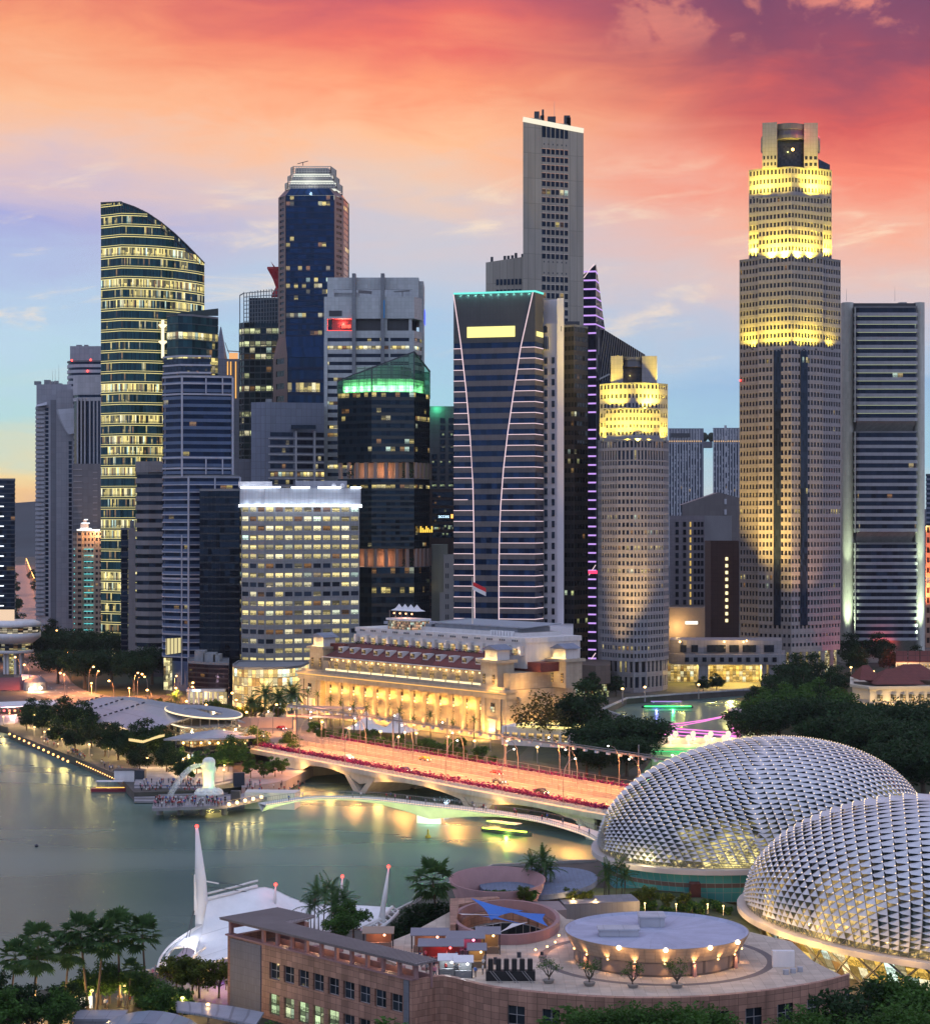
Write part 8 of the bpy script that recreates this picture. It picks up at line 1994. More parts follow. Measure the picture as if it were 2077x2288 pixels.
# ================================================================== spiky domes
def dome(cx, cy, a, b, h, th, z0, nu, nv, label, seed, litc):
 root = thing('spiky_dome', label, 'dome', (cx, cy, z0)); ct, st_ = math.cos(th), math.sin(th)
 def S(i, j, off=0.0):
  u, v = -1+2*i/nu, -1+2*j/nv; x = u*math.sqrt(max(0, 1-v*v/2)); y = v*math.sqrt(max(0, 1-u*u/2)); r = min(1, math.hypot(x, y)); t = r*math.pi/2; s = math.sin(t)/max(r, 1e-6)
  X, Y, Zz = a*x*s, b*y*s, h*math.cos(t)
  n = Vector((X/a/a, Y/b/b, Zz/h/h)); n.normalize(); X += n.x*off; Y += n.y*off; Zz += n.z*off
  return Vector((cx+X*ct-Y*st_, cy+X*st_+Y*ct, z0+Zz))
 alum = mat_plain('shade_aluminium%d' % seed, (.56, .56, .60), .4, .16, .25, spec=.5)
 sh, bar, dots, gl = MB(), MB(), MB(), MB()
 for i in range(0, nu+1):
  for j in range(0, nv+1):
   if (i+j) % 2: 
    c = [(i-1, j), (i+1, j), (i, j-1), (i, j+1)]
    if any(p < 0 or p > nu or q < 0 or q > nv for p, q in c): continue
    C = sorted([S(p, q, .5) for p, q in c], key=lambda p: -p.z); ctr = S(i, j)
    U = C[0]; D = max(C[1:], key=lambda p: (p-U).length); A, B = [p for p in C[1:] if p is not D]
    k = max(0, min(1, (ctr.z-z0)/h)); nrm = (S(i, j, 1)-ctr).normalized(); size = (A-B).length
    if k < .07: f = None
    op = .99-.58*(1-k)**1.25
    P = U.lerp(D, max(.30, op))+nrm*size*(.07+.30*(1-k))
    if (A-U).cross(B-U).dot(nrm) < 0: A, B = B, A
    if k > .035: sh.face([U, A, P]); sh.face([U, P, B])
    if k < .55:
     for q in (A, B): bar.tube([D, q], .07, 3, False)
    if k > .30: dots.ball(U+nrm*.35, .13, 4, 2)
 for i in range(nu):
  for j in range(nv):
   gl.face([S(i, j), S(i+1, j), S(i+1, j+1), S(i, j+1)], [(i*.5, j*.5), (i*.5+.5, j*.5), (i*.5+.5, j*.5+.5), (i*.5, j*.5+.5)])
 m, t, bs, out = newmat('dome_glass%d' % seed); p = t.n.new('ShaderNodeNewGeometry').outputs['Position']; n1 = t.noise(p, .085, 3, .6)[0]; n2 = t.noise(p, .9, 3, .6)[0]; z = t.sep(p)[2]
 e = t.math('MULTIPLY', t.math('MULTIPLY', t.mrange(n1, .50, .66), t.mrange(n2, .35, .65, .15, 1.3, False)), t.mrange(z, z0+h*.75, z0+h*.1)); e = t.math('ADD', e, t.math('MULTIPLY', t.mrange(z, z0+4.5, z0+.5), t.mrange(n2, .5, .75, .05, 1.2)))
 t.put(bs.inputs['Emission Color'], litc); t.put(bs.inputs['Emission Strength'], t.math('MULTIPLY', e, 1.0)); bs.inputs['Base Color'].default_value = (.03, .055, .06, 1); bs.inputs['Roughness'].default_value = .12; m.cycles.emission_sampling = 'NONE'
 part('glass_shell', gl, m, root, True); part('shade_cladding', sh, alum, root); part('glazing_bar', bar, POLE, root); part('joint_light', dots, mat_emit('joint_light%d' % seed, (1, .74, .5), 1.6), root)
 def ell(o, k=64): return [(cx+(a+o)*math.cos(6.2832*i/k)*ct-(b+o)*math.sin(6.2832*i/k)*st_, cy+(a+o)*math.cos(6.2832*i/k)*st_+(b+o)*math.sin(6.2832*i/k)*ct) for i in range(k)]
 q = MB(); q.ring(ell(2.2), ell(-1), z0-1.1, z0-.1); part('rim', q, mat_plain('dome_rim%d' % seed, (.50, .45, .44), .5, .08, .2), root)
 return root, ell
D1, E1 = dome(65.4, 427.2, 46.8, 29.2, 20.3, .9, 12, 86, 60, 'larger spiky aluminium-clad glass dome behind, with teal glass walls at its foot', 1, (1, .82, .30, 1))
D2, E2 = dome(88.3, 351.7, 32.5, 43.4, 21.0, .55, 9, 60, 76, 'nearer spiky aluminium-clad glass dome cut off by the right edge, lit amber at its base', 2, (1, .66, .22, 1))
GRAN = mat_panel('pink_granite', (.37, .20, .145), 1.3, .95, .07, .55, rough=.5, var=.2, streak=.35); GRAN2 = mat_plain('granite_rose', (.30, .17, .17), .6, .1, .5); TERR = mat_panel('terrace_paving', (.47, .39, .32), 1.6, 1.6, .08, .25, rough=.7, var=.12)
SLAT = mat_panel('slat_roof', (.19, .165, .17), .45, 60, .10, .5, rough=.6)
def dome_bases():
 w = MB(); L = 0; e = E1(.9, 64); lo = E1(-1.4, 64)
 for i in range(64):
  j = (i+1) % 64; w.face([(*lo[i], 5), (*lo[j], 5), (*e[j], 10.88), (*e[i], 10.88)], [(i*2, 0), (i*2+2, 0), (i*2+2, 3), (i*2, 3)])
 m, t, bs, out = newmat('teal_glass'); u, v, _ = t.sep(t.n.new('ShaderNodeUVMap').outputs[0]); mu = t.math('MAXIMUM', t.math('LESS_THAN', t.math('FRACT', u), .05), t.math('LESS_THAN', t.math('FRACT', v), .05)); r = t.white(t.comb(t.math('FLOOR', u), t.math('FLOOR', v), 0))[0]; sp = t.math('MULTIPLY', t.math('GREATER_THAN', v, 1.55), t.math('LESS_THAN', v, 2.05))
 c = t.mix(r, (.08, .36, .39, 1), (.12, .45, .47, 1)); c = t.mix(sp, c, (.20, .15, .14, 1)); t.put(bs.inputs['Base Color'], t.mix(mu, c, (.35, .45, .45, 1))); bs.inputs['Roughness'].default_value = .2
 part('teal_glass_wall', w, m, D1)
 q = MB(); x, y = gnd(1552, 2014, 6)[:2]; q.box(x-1.0, y-1.2, 5, x+1.0, y+1.5, 9.6); part('door', q, mat_plain('door_brown', (.08, .02, .015)), D1)
 w = MB(); e = E2(-.6, 64); lo = E2(-3.5, 64)
 for i in range(64): j = (i+1) % 64; w.face([(*lo[i], 2.5), (*lo[j], 2.5), (*e[j], 7.88), (*e[i], 7.88)], [(i*2, 0), (i*2+2, 0), (i*2+2, 2), (i*2, 2)])
 part('lit_foyer_glass', w, mat_glass('foyer_glass', (.06, .045, .02), .8, (1, .62, .12), 1.1, 0, seed=501, mull=.05, glow=.12, jitter=0), D2)
 q = MB(); e = E2(-.2, 40); lo = E2(-2.6, 40)
 for i in range(40): q.bar((*lo[i], 2.5), (*e[(i+1) % 40], 7.9), .3, .3); q.bar((*lo[(i+1) % 40], 2.5), (*e[i], 7.9), .3, .3)
 part('foyer_brace', q, POLE, D2)
 for px, py, z in ((1690, 2050, 10), (1735, 2075, 9.6), (1790, 2095, 9.6), (1900, 2125, 9.6), (2010, 2140, 9.8)): p = gnd(px, py, z); lamp('POINT', p+Vector((0, -.6, 1.0)), 900, (1, .6, .2), .3, D2)
 for px, py in ((1720, 2120), (1780, 2140), (1850, 2150)): lamp('POINT', gnd(px, py, 6.0)+Vector((0, -1.5, 0)), 1500, (1, .6, .15), .4, D2)
 for px in (1390, 1440, 1500, 1570): lamp('POINT', gnd(px, 1926, 12.6)+Vector((0, -.8, .9)), 500, (1, .8, .35), .3, D1)
dome_bases()
# ================================================================== granite arts mall and its roof terrace
WING = Frame((-37.8, 314), (.698, -.716))
def mall():
 t = thing('granite_mall', 'pink granite building with a slatted canopy wing and a curved front under a roof terrace', 'building', (10, 290, ZG)); f = WING; zt = 13.0
 g = mat_glass('mall_glass', (.02, .025, .03), .16, (1, .85, .5), .8, .3, seed=511, mull=.09, hm=.09, mcol=(.3, .28, .28, 1)); gl = mat_glass('mall_lit', (.05, .06, .04), 3, (.75, 1, .55), .85, 0, seed=512, mull=.09, hm=.09)
 w = MB(); z = [ZG, 3.4, 6.6, 8.9, 11.5, 14]; xs = [9.6]+[9.6+3.42*(k+1) for k in range(9)]
 f.box(w, 0, 9.6, 0, 1, ZG, 14); f.box(w, 41.2, 43.3, 0, 1, ZG, 14)
 for a, c in ((0, 1), (2, 3), (4, 5)): f.box(w, 9.6, 41.2, 0, 1, z[a], z[c])
 for r_ in (1, 3):
  for k in range(9): f.box(w, 9.6+k*3.51, 9.6+k*3.51+1.0, 0, 1, z[r_], z[r_+1])
 f.box(w, 0, 1, 1, 16, ZG, 14); f.box(w, 0, 43.3, 15, 16, ZG, zt-.3); part('granite_wall', w, GRAN, t)
 for r_ in (1, 3):
  for k in range(9):
   a = 9.6+k*3.51+1.0; q = MB(); q.face([f.P(a, .4, z[r_]), f.P(a+2.51, .4, z[r_]), f.P(a+2.51, .4, z[r_+1]), f.P(a, .4, z[r_+1])], [(k*2, r_*2), (k*2+2, r_*2), (k*2+2, r_*2+2), (k*2, r_*2+2)]); part('window', q, gl if r_ == 1 and k < 5 else g, t)
 q = MB(); f.box(q, .8, 8.6, -.15, -.01, ZG, 13.7); rp = mat_panel('grey_ribbed', (.15, .155, .18), .4, 1.2, .06, .3); part('ribbed_panel', q, rp, t); q = MB(); f.box(q, 41.6, 42.7, -.15, -.01, ZG, 13.9); part('ribbed_panel', q, rp, t)
 q = MB(); f.box(q, -.3, 43.5, -.3, 1.2, 14.01, 14.25); part('coping', q, GRAN2, t)
 q = MB(); f.box(q, 1.01, 43, 1.01, 15, 12.3, 12.6); part('wing_deck', q, TERR, t)
 q = MB()
 for k in range(11): a = 8.4+k*3.5; f.box(q, a, a+.5, .2, .7, 14.25, 16.1); f.box(q, a, a+.4, 3.2, 3.6, 12.6, 16.1)
 f.box(q, 0, .6, .2, .8, 14.25, 16.1); f.box(q, 0, 43.5, .1, .8, 16.11, 16.5); f.box(q, 0, .8, .81, 10, 15.2, 16.5); part('colonnade', q, GRAN2, t)
 q = MB(); f.box(q, 8.6, 43, 3.7, 3.9, 12.6, 14.3); f.box(q, 1.5, 8.3, 9, 9.3, 12.6, 16.1); part('back_wall', q, GRAN2, t)
 q = MB(); pl = [f.xy(-.9, -.9), f.xy(45, -.9), f.xy(45, 3.4), f.xy(10.3, 4.6), f.xy(8.6, 11), f.xy(-.9, 11)]; q.prism(pl, 16.51, 16.8); r = MB()
 for k in range(76): a = -.7+k*.6; r.bar(f.P(a, -1.1, 16.86), f.P(a, 10.9 if a < 8.6 else 4.4-(a-10)*.03, 16.86), .22, .12)
 part('canopy_roof', q, SLAT, t); part('canopy_slats', r, mat_plain('slat_brown', (.21, .18, .18), .6), t)
 for k in range(4): lamp('POINT', f.P(12+k*8, 2, 15.4), 110, (1, .6, .3), .2, t)
 q = MB(); rr = random.Random(8)
 for k in range(9): x, y = rr.uniform(-1, 13), rr.uniform(296, 310); q.box(x, y, zt, x+rr.uniform(.4, .9), y+.4, zt+rr.uniform(.5, 1.1))
 part('terrace_bench', q, M_darkg, t); q = MB()
 for k in range(3): x, y = 47+k*1.2, 291+k*.9; q.box(x, y, zt, x+.8, y+.6, zt+.7)
 part('air_unit', q, M_pale, t); q = MB()
 for k in range(9): f.box(q, 13+k*3.3, 13.8+k*3.3, 6.5+(k % 3)*2, 7.6+(k % 3)*2, 12.6, 13.4)
 part('planter_box', q, GRAN2, t)
 # curved front
 cur = smooth([(-7.6, 283), (-5.4, 284.6), (-2.5, 285.5), (3.9, 279), (13.2, 274.7), (22.4, 272.7), (31.8, 273.2), (41.6, 276.6), (50.7, 282), (56, 287)], 4); w = MB(); inn = [Vector(p)+Vector((.2, 1.0)) for p in cur]
 def strip(z0, z1, sel=None):
  for i in range(len(cur)-1):
   if sel and not sel(i): continue
   p, q_, c, d = cur[i], cur[i+1], inn[i+1], inn[i]; L = i*2.3; w.face([(*p, z0), (*q_, z0), (*q_, z1), (*p, z1)], [(L, z0), (L+2.3, z0), (L+2.3, z1), (L, z1)]); w.face([(*d, z1), (*p, z1), (*q_, z1), (*c, z1)][1:]+[(*d, z1)]); w.face([(*c, z0), (*d, z0), (*d, z1), (*c, z1)]); w.face([(*d, z0), (*c, z0), (*q_, z0), (*p, z0)])
 strip(11.8, 14); strip(ZG, 9.1); strip(9.1, 11.8, lambda i: i < 12 or i % 2 == 0); part('curved_wall', w, GRAN, t)
 for i in range(12, len(cur)-1):
  if i % 2: q = MB(); q.face([(*(Vector(cur[i])+Vector((.05, .35))), 9.1), (*(Vector(cur[i+1])+Vector((.05, .35))), 9.1), (*(Vector(cur[i+1])+Vector((.05, .35))), 11.8), (*(Vector(cur[i])+Vector((.05, .35))), 11.8)], [(i, 50), (i+2, 50), (i+2, 52), (i, 52)]); part('window', q, g, t)
 # terrace deck with the sunken court cut out
 loop = [Vector((*p, 0)) for p in inn]+[Vector((p[0], p[1], 0)) for p in ((53, 300), (52, 314), (46, 322), (36, 327), (24, 328), (17, 332), (15.5, 340), (6, 343), (-2.6, 338), (-9, 320), (-13.5, 311), (-12, 301), (-7, 292))]
 cx, cy = 6.8, 326; hole = [Vector((cx+8.2*math.cos(-6.2832*i/36), cy+14*math.sin(-6.2832*i/36), 0)) for i in range(36)]; q = MB(); pts = loop+hole
 for tr in tessellate_polygon([loop, hole]): q.face([(pts[k].x, pts[k].y, zt) for k in tr])
 for i in range(len(loop)): a, c = loop[i], loop[(i+1) % len(loop)]; q.face([(a.x, a.y, ZG), (c.x, c.y, ZG), (c.x, c.y, zt), (a.x, a.y, zt)]) if i >= len(inn)-1 else None
 part('terrace', q, TERR, t)
 q = MB(); o = [(cx+8.9*math.cos(6.2832*i/36), cy+14.7*math.sin(6.2832*i/36)) for i in range(36)]; n_ = [(p.x, p.y) for p in hole[::-1]]; n_ = n_[-1:]+n_[:-1]; q.ring(o, n_, zt+.01, 14.6); part('court_parapet', q, GRAN2, t)
 q = MB(); q.ring(n_, inset(n_, .5), 6, zt-.02); part('court_wall', q, GRAN, t); q = MB(); q.prism(inset(n_, .3), 5.6, 6); part('court_floor', q, TERR, t)
 for i in range(3, 18): 
  a = 6.2832*i/36; P = Vector((cx+7.55*math.cos(a), cy+13.3*math.sin(a), 0)); q = MB(); d = Vector((-math.sin(a), math.cos(a)*1.6, 0)).normalized()*.75; q.face([P-d+Vector((0, 0, 8.6)), P+d+Vector((0, 0, 8.6)), P+d+Vector((0, 0, 11)), P-d+Vector((0, 0, 11))][::-1], [(i, 80), (i+1, 80), (i+1, 81), (i, 81)]); part('court_window', q, g, t)
 lamp('POINT', (cx, cy-4, 9), 900, (1, .7, .4), .5, t)
 for x, y in ((1248, 2090), (1240, 2105), (1222, 2115), (1196, 2122)): q = MB(); p = gnd(x, y, 13.6); q.ball(p, .18, 6, 4); part('step_light', q, E_warm, t); lamp('POINT', p+Vector((.3, -.4, .2)), 60, (1, .4, .2), .1, t)
 q = MB(); q.prism([(-2.6, 337), (-2.4, 319), (-1.5, 319), (-1.0, 336), (6, 342), (5.6, 343), (-2.6, 341)], 13.0, 14.7); part('high_wall', q, GRAN, t)
 # round drum hall
 c = Vector((29.3, 302, zt)); t2 = thing('drum_hall', 'round granite-clad hall with a flat grey roof and glaring wall lamps', 'hall', c); q = MB(); q.lathe(c, [(12.6, 0), (12.7, 2.2)], 48); part('lower_wall', q, mat_panel('drum_lower', (.20, .15, .13), 3.3, 2.2, .3, .5), t2); q = MB(); q.lathe(c, [(12.9, 2.2), (14.1, 4.4), (13.7, 4.5), (13.4, 4.1), (0, 4.15)], 56); part('roof', q, mat_panel('drum_roof', (.37, .38, .50), 1.5, 90, .06, .2), t2)
 q = MB(); q.lathe(c, [(12.95, 2.15), (14.15, 4.42), (14.0, 4.45)], 56, 0, 1, 1, False); part('band', q, mat_panel('drum_band', (.36, .27, .20), 1, .55, .05, .3), t2)
 for x0, y0, x1, y1, h in ((-9, -4, -3, -1, .9), (-2.2, 3, 1.6, 7, 1.4)): q = MB(); q.box(c.x+x0, c.y+y0, zt+4.16, c.x+x1, c.y+y1, zt+4.16+h); q.box(c.x+x0-.2, c.y+y0-.2, zt+4.17+h, c.x+x1+.2, c.y+y1+.2, zt+4.4+h); part('roof_box', q, M_pale, t2)
 for k in range(9):
  a = math.radians(-168+k*19.5); P = c+Vector((13.0*math.cos(a), 13.0*math.sin(a), 2.0)); q = MB(); q.ball(P+Vector((0, 0, .1)), .16, 6, 4); part('wall_lamp', q, E_warm, t2); o = P+Vector((.5*math.cos(a), .5*math.sin(a), 0))
  for s in (1, -1): aim(lamp('SPOT', o, 260, (1, .52, .2), .08, t2, spot=R(75), blend=.7), (-math.cos(a)*.25, -math.sin(a)*.25, s))
 for a in (-118, -90, -62, -38): P = c+Vector((14.3*math.cos(R(a)), 14.3*math.sin(R(a)), 4.35)); q = MB(); q.ball(P, .34, 8, 5); part('flood_lamp', q, mat_emit('drum_flood%d' % a, (1, .72, .36), 14), t2); lamp('POINT', P+Vector((.9*math.cos(R(a)), .9*math.sin(R(a))-.2, -.5)), 200, (1, .55, .22), .2, t2)
 for k in range(4): q = MB(); a = R(-150+k*40); q.lathe(c+Vector((13*math.cos(a), 13*math.sin(a), 0)), [(.35, 0), (.35, 2.1)], 6); part('pier', q, GRAN2, t2)
 q = MB(); q.ring([(c.x+18*math.cos(6.2832*i/60), c.y+18*math.sin(6.2832*i/60)) for i in range(60)], [(c.x+16.8*math.cos(6.2832*i/60), c.y+16.8*math.sin(6.2832*i/60)) for i in range(60)], zt+.004, zt+.012); part('paving_ring', q, mat_plain('dark_paving', (.14, .12, .12)), t2)
 q = MB(); q.box(46.2, 296, zt, 49.5, 297, 15.4); solo('white_screen', q, M_white, 'leaning white panel between the drum hall and the nearer dome', 'screen')
 # roof garden, curved bowl wall, tilted disc roof
 q = MB(); q.prism([(-2, 336), (20, 330), (38, 325), (52, 335), (53, 372), (40, 392), (22, 392), (6, 380), (-2, 362)], ZG, 7); struct('roof_garden', q, mat_plain('garden_green', (.045, .06, .025), .9, .4, .3))
 q = MB(); q.prism([(1, 343), (18, 349), (17, 357), (0, 356)], ZG, 11.2); struct('garden_terrace', q, mat_plain('garden_paving', (.26, .2, .2), .8))
 c = (6.0, 366); t3 = thing('bowl_wall', 'flared pink curved wall open at the top beside the tilted grey disc roof', 'wall', (*c, ZG)); q = MB(); q.lathe((*c, 0), [(6.6, ZG), (7.4, 9), (9.0, 13.6), (8.6, 13.6), (7.1, 9), (6.6, 4)], 36, 0, 1, 1.5); part('wall', q, GRAN2, t3, True)
 t4 = thing('disc_roof', 'big tilted grey metal disc roof left of the teal glass wall', 'roof', (14, 376, 11)); q = MB(); D = [(14+11.2*math.cos(6.2832*i/48), 376+14.5*math.sin(6.2832*i/48)) for i in range(48)]; top = [(x, y, 11.4+(x-14)*.07) for x, y in D]; bt = [(x, y, 10.4+(x-14)*.07) for x, y in D]; q.face(top, [(p[0], p[1]) for p in top]); q.face(bt[::-1])
 for i in range(48): q.face([bt[i], bt[(i+1) % 48], top[(i+1) % 48], top[i]])
 part('roof_disc', q, mat_panel('disc_zinc', (.15, .185, .26), .8, 1.6, .06, .3, rough=.6, spec=.15), t4); q = MB(); q.lathe((14, 376, 0), [(8, ZG), (8.6, 10.3)], 24, 0, 1, 1.25); part('drum_wall', q, GRAN, t4)
 q = MB(); q.prism([(18, 358), (32, 361), (31, 368), (17, 365)], 7, 10.4); solo('grey_plant_room', q, mat_panel('plant_grey', (.17, .17, .20), 1, 3.4, .06, .3), 'grey flat-roofed plant room in the roof garden beside the teal glass wall', 'plant room')
 for x in (1300, 1312, 1322): p = pt(x, 1965, 385); q = MB(); q.ball(p, .3, 6, 4); o = solo('wall_light', q, E_warm, 'small warm light where the disc roof meets the larger dome', 'light', None, 'lights between disc roof and dome'); lamp('POINT', p+Vector((-.5, -1, 0)), 300, (1, .6, .25), .2, o); o.children[0].location = p+Vector((-.5, -1, 0))
mall()
def terrace_things():
 bl = mat_plain('sail_blue', (.03, .15, .50), .7); z = 14.4
 for k, (cx, cy, s, m, nm) in enumerate(((5, 332, 5.2, bl, 'blue'), (11, 326, 5.0, bl, 'blue'), (6, 324, 4.2, bl, 'blue'), (1.6, 328, 5, M_white, 'white'), (4.5, 320, 4.0, M_white, 'white'), (7.8, 319, 3.2, M_white, 'white'))):
  q = MB(); C = [Vector((cx+s*math.cos(R(a)), cy+s*1.3*math.sin(R(a)), 13.9+h)) for a, h in ((20+k*40, 0), (140+k*35, 1.8), (262+k*38, .2))]; G = []
  for i in range(7):
   row = []
   for j in range(7):
    u, v = i/6, j/6; p = C[0]*(1-u)+(C[1]*(1-v)+C[2]*v)*u; e = u*(1-u)*1.0+u*u*v*(1-v)*1.1; p = p.lerp((C[0]+C[1]+C[2])/3, e); row.append(p)
   G.append(row)
  q.slab(G, .03); solo('shade_sail', q, m, '%s triangular shade sail over the sunken court, %s' % (nm, ('peaked, at the back', 'at the right side', 'in the middle', 'at the left side', 'low, at the front', 'at the front right')[k]), 'shade sail', None, 'shade sails over the sunken court')
 rf = [mat_plain('stall_grey', (.18, .18, .22), .5), mat_plain('stall_tan', (.28, .2, .15), .6), M_white]
 for k, (px, py, w, d, h, mi, col) in enumerate(((845, 2118, 5, 3, 2.6, 1, (1, .45, .25)), (960, 2125, 6, 3.4, 2.8, 0, (1, .5, .3)), (985, 2150, 7, 3.4, 2.8, 0, (1, .12, .12)), (1040, 2135, 6, 3.4, 3, 0, (1, .3, .5)), (1065, 2160, 3, 3, 2.8, 0, (1, .62, .25)), (1000, 2178, 3, 2.6, 2.4, 2, (.9, .95, 1)), (1035, 2182, 3, 2.6, 2.4, 2, (.9, .95, 1)), (1090, 2128, 4, 3.4, 3.2, 0, (1, .6, .25)))):
  p = gnd(px, py, 13.0); t = thing('market_stall', ['tan-roofed stall glowing pink at the end of the slatted canopy', 'grey-roofed stall at the back of the market by the shade sails', 'grey-roofed stall lit red, middle of the terrace market', 'grey-roofed stall lit magenta beside the shade sails', 'small grey-roofed stall with an orange counter at the right', 'little white-roofed booth with bright interior, left of two', 'little white-roofed booth with bright interior, right of two', 'tall dark kiosk frame behind the orange counter stall'][k], 'stall', p, 'market stalls on the terrace')
  q = MB(); q.slab([[p+Vector((-w/2, -d/2, h)), p+Vector((w/2, -d/2, h))], [p+Vector((-w/2, d/2, h+.5)), p+Vector((w/2, d/2, h+.5))]], .1); part('roof', q, rf[mi], t)
  for sx in (-1, 1):
   for sy in (-1, 1): q = MB(); q.tube([p+Vector((sx*(w/2-.2), sy*(d/2-.2), 0)), p+Vector((sx*(w/2-.2), sy*(d/2-.2), h))], .07, 4); part('post', q, M_darkg, t)
  q = MB(); q.box(p.x-w*.42, p.y-d*.3, p.z, p.x+w*.42, p.y-d*.1, p.z+1.0); part('counter', q, mat_plain('counter%d' % k, [c*.14+.06 for c in col]), t); q = MB(); q.box(p.x-w*.4, p.y+d*.42, p.z, p.x+w*.4, p.y+d*.46, h+p.z-.1); part('back_panel', q, mat_plain('panel%d' % k, [c*.2+.03 for c in col]), t); lamp('POINT', p+Vector((0, -.2, h-.5)), 130, col, .2, t)
  q = MB(); q.ball(p+Vector((w*.2, -d*.3, h-.4)), .2, 6, 4); part('lantern', q, mat_emit('stall_lamp%d' % k, col, 5), t)
 P = gnd(1140, 2190, 13.0); t = thing('loudspeaker_stage', 'black truss stage edge with ladders on the roof terrace', 'stage', P); q = MB(); q.box(P.x-3.6, P.y-.6, 13, P.x+3.6, P.y+.8, 14.4); part('platform', q, mat_plain('stage_black', (.012, .012, .014), .6), t)
 for x in (-3, -.7, 1.6): q = MB(); q.bar(P+Vector((x, -.8, 1.5)), P+Vector((x+1.4, -1.9, 0)), .08, .08); q.bar(P+Vector((x+.4, -.8, 1.5)), P+Vector((x+1.8, -1.9, 0)), .08, .08); part('ladder', q, POLE, t)
 for k in range(6): q = MB(); x = P.x-2.9+k*1.15; q.prism([(x-.38, P.y-.3), (x+.38, P.y-.3), (x+.3, P.y+.4), (x-.3, P.y+.4)], 14.42, 16.1); q.box(x-.3, P.y-.36, 14.6, x+.3, P.y-.31, 15.9); solo('loudspeaker', q, mat_plain('speaker_black%d' % k, (.014, .014, .016), .5), 'tall black loudspeaker standing in a row on the truss stage', 'loudspeaker', None, 'loudspeakers on the stage')
 # potted frangipani
 pot = mat_plain('pot_grey', (.24, .22, .20), .8); t = thing('potted_tree', 'gnarled potted tree', 'potted tree'); rnd = random.Random(5); q = MB(); q.lathe((0, 0, 0), [(.7, 0), (.95, .5), (.9, .55), (.6, .5)], 14); part('pot', q, pot, t); tk, cr = MB(), MB()
 for k in range(7):
  a = k*.9; m = Vector((.5*math.cos(a), .5*math.sin(a), 1.5)); e = Vector((1.3*math.cos(a+.3), 1.1*math.sin(a+.3), 2.5+.5*(k % 3))); tk.tube([(0, 0, .4), (.1, 0, .9), m, e], [.13, .11, .08, .03], 5)
  for _ in range(75): leaf(cr, e+Vector((rnd.gauss(0, .38), rnd.gauss(0, .38), rnd.gauss(0, .25))), .15, rnd)
 part('trunk', tk, BARK, t); part('crown', cr, LEAF_M, t); FR = Proto(t)
 for k, (x, y, s) in enumerate(((1225, 2196, .92), (1316, 2202, .95), (1413, 2206, .9), (1511, 2206, 1.0))): FR(gnd(x, y, 13.02), k*1.7, s, ['gnarled potted tree at the left end of the row, beside the stage', 'bushy potted tree, second from the stage', 'leaning sparse potted tree, third from the stage', 'gnarled potted tree at the right end of the row'][k], 'potted trees on the terrace')
 for k in range(26): person(gnd(RND.uniform(930, 1090), RND.uniform(2135, 2185), 13.02), RND.uniform(0, 6.28), 'at the terrace market stalls', 'visitors at the terrace market')
 for k in range(8): person(gnd(RND.uniform(1075, 1135), RND.uniform(2018, 2028), 11.22), RND.uniform(0, 6.28), 'on the small garden terrace', 'visitors on the garden terrace')
 # garden planting
 plant_row(FEATHER, [(1190, 1998, .9, 9), (1215, 2002, 1.05, 9), (1355, 2005, .8, 8), (1385, 2006, .9, 8)], 'clump of feather palms in the roof garden', 'palms of the roof garden')
 plant_row(FEATHER, [(705, 2082, 1.0, 8), (735, 2090, 1.15, 8), (765, 2098, 1.05, 7)], 'clump of feather palms behind the slatted canopy', 'palms behind the slatted canopy')
 plant_row(ROUND, [(790, 2100, .75, 8), (760, 2115, .7, 8)], 'bright green tree behind the slatted canopy', 'trees behind the slatted canopy')
 plant_row(GOLD, [(1420, 2034, .45, 7), (1450, 2030, .5, 7), (1490, 2036, .42, 7), (1530, 2034, .4, 7), (1170, 2022, .4, 11.2), (1275, 2035, .5, 8), (1310, 2035, .45, 8)], 'yellow-green tree in the roof garden before the teal glass wall', 'trees of the roof garden')
 plant_row(SHRUB, [(1240+i*17, 2032+(i % 4)*4, RND.uniform(.6, 1.0), 7) for i in range(24)]+[(1090+i*14, 2018, 1, 11) for i in range(8)], 'low shrub in the roof garden', 'shrubs of the roof garden')
 for x, y in ((1160, 2018), (1280, 2030), (1330, 2032), (1440, 2040), (1510, 2042), (1580, 2042), (1615, 2046)): SMALL(gnd(x, y, 9), 0, .45, 'small warm lamp among the roof garden shrubs', 'lamps of the roof garden')
terrace_things()
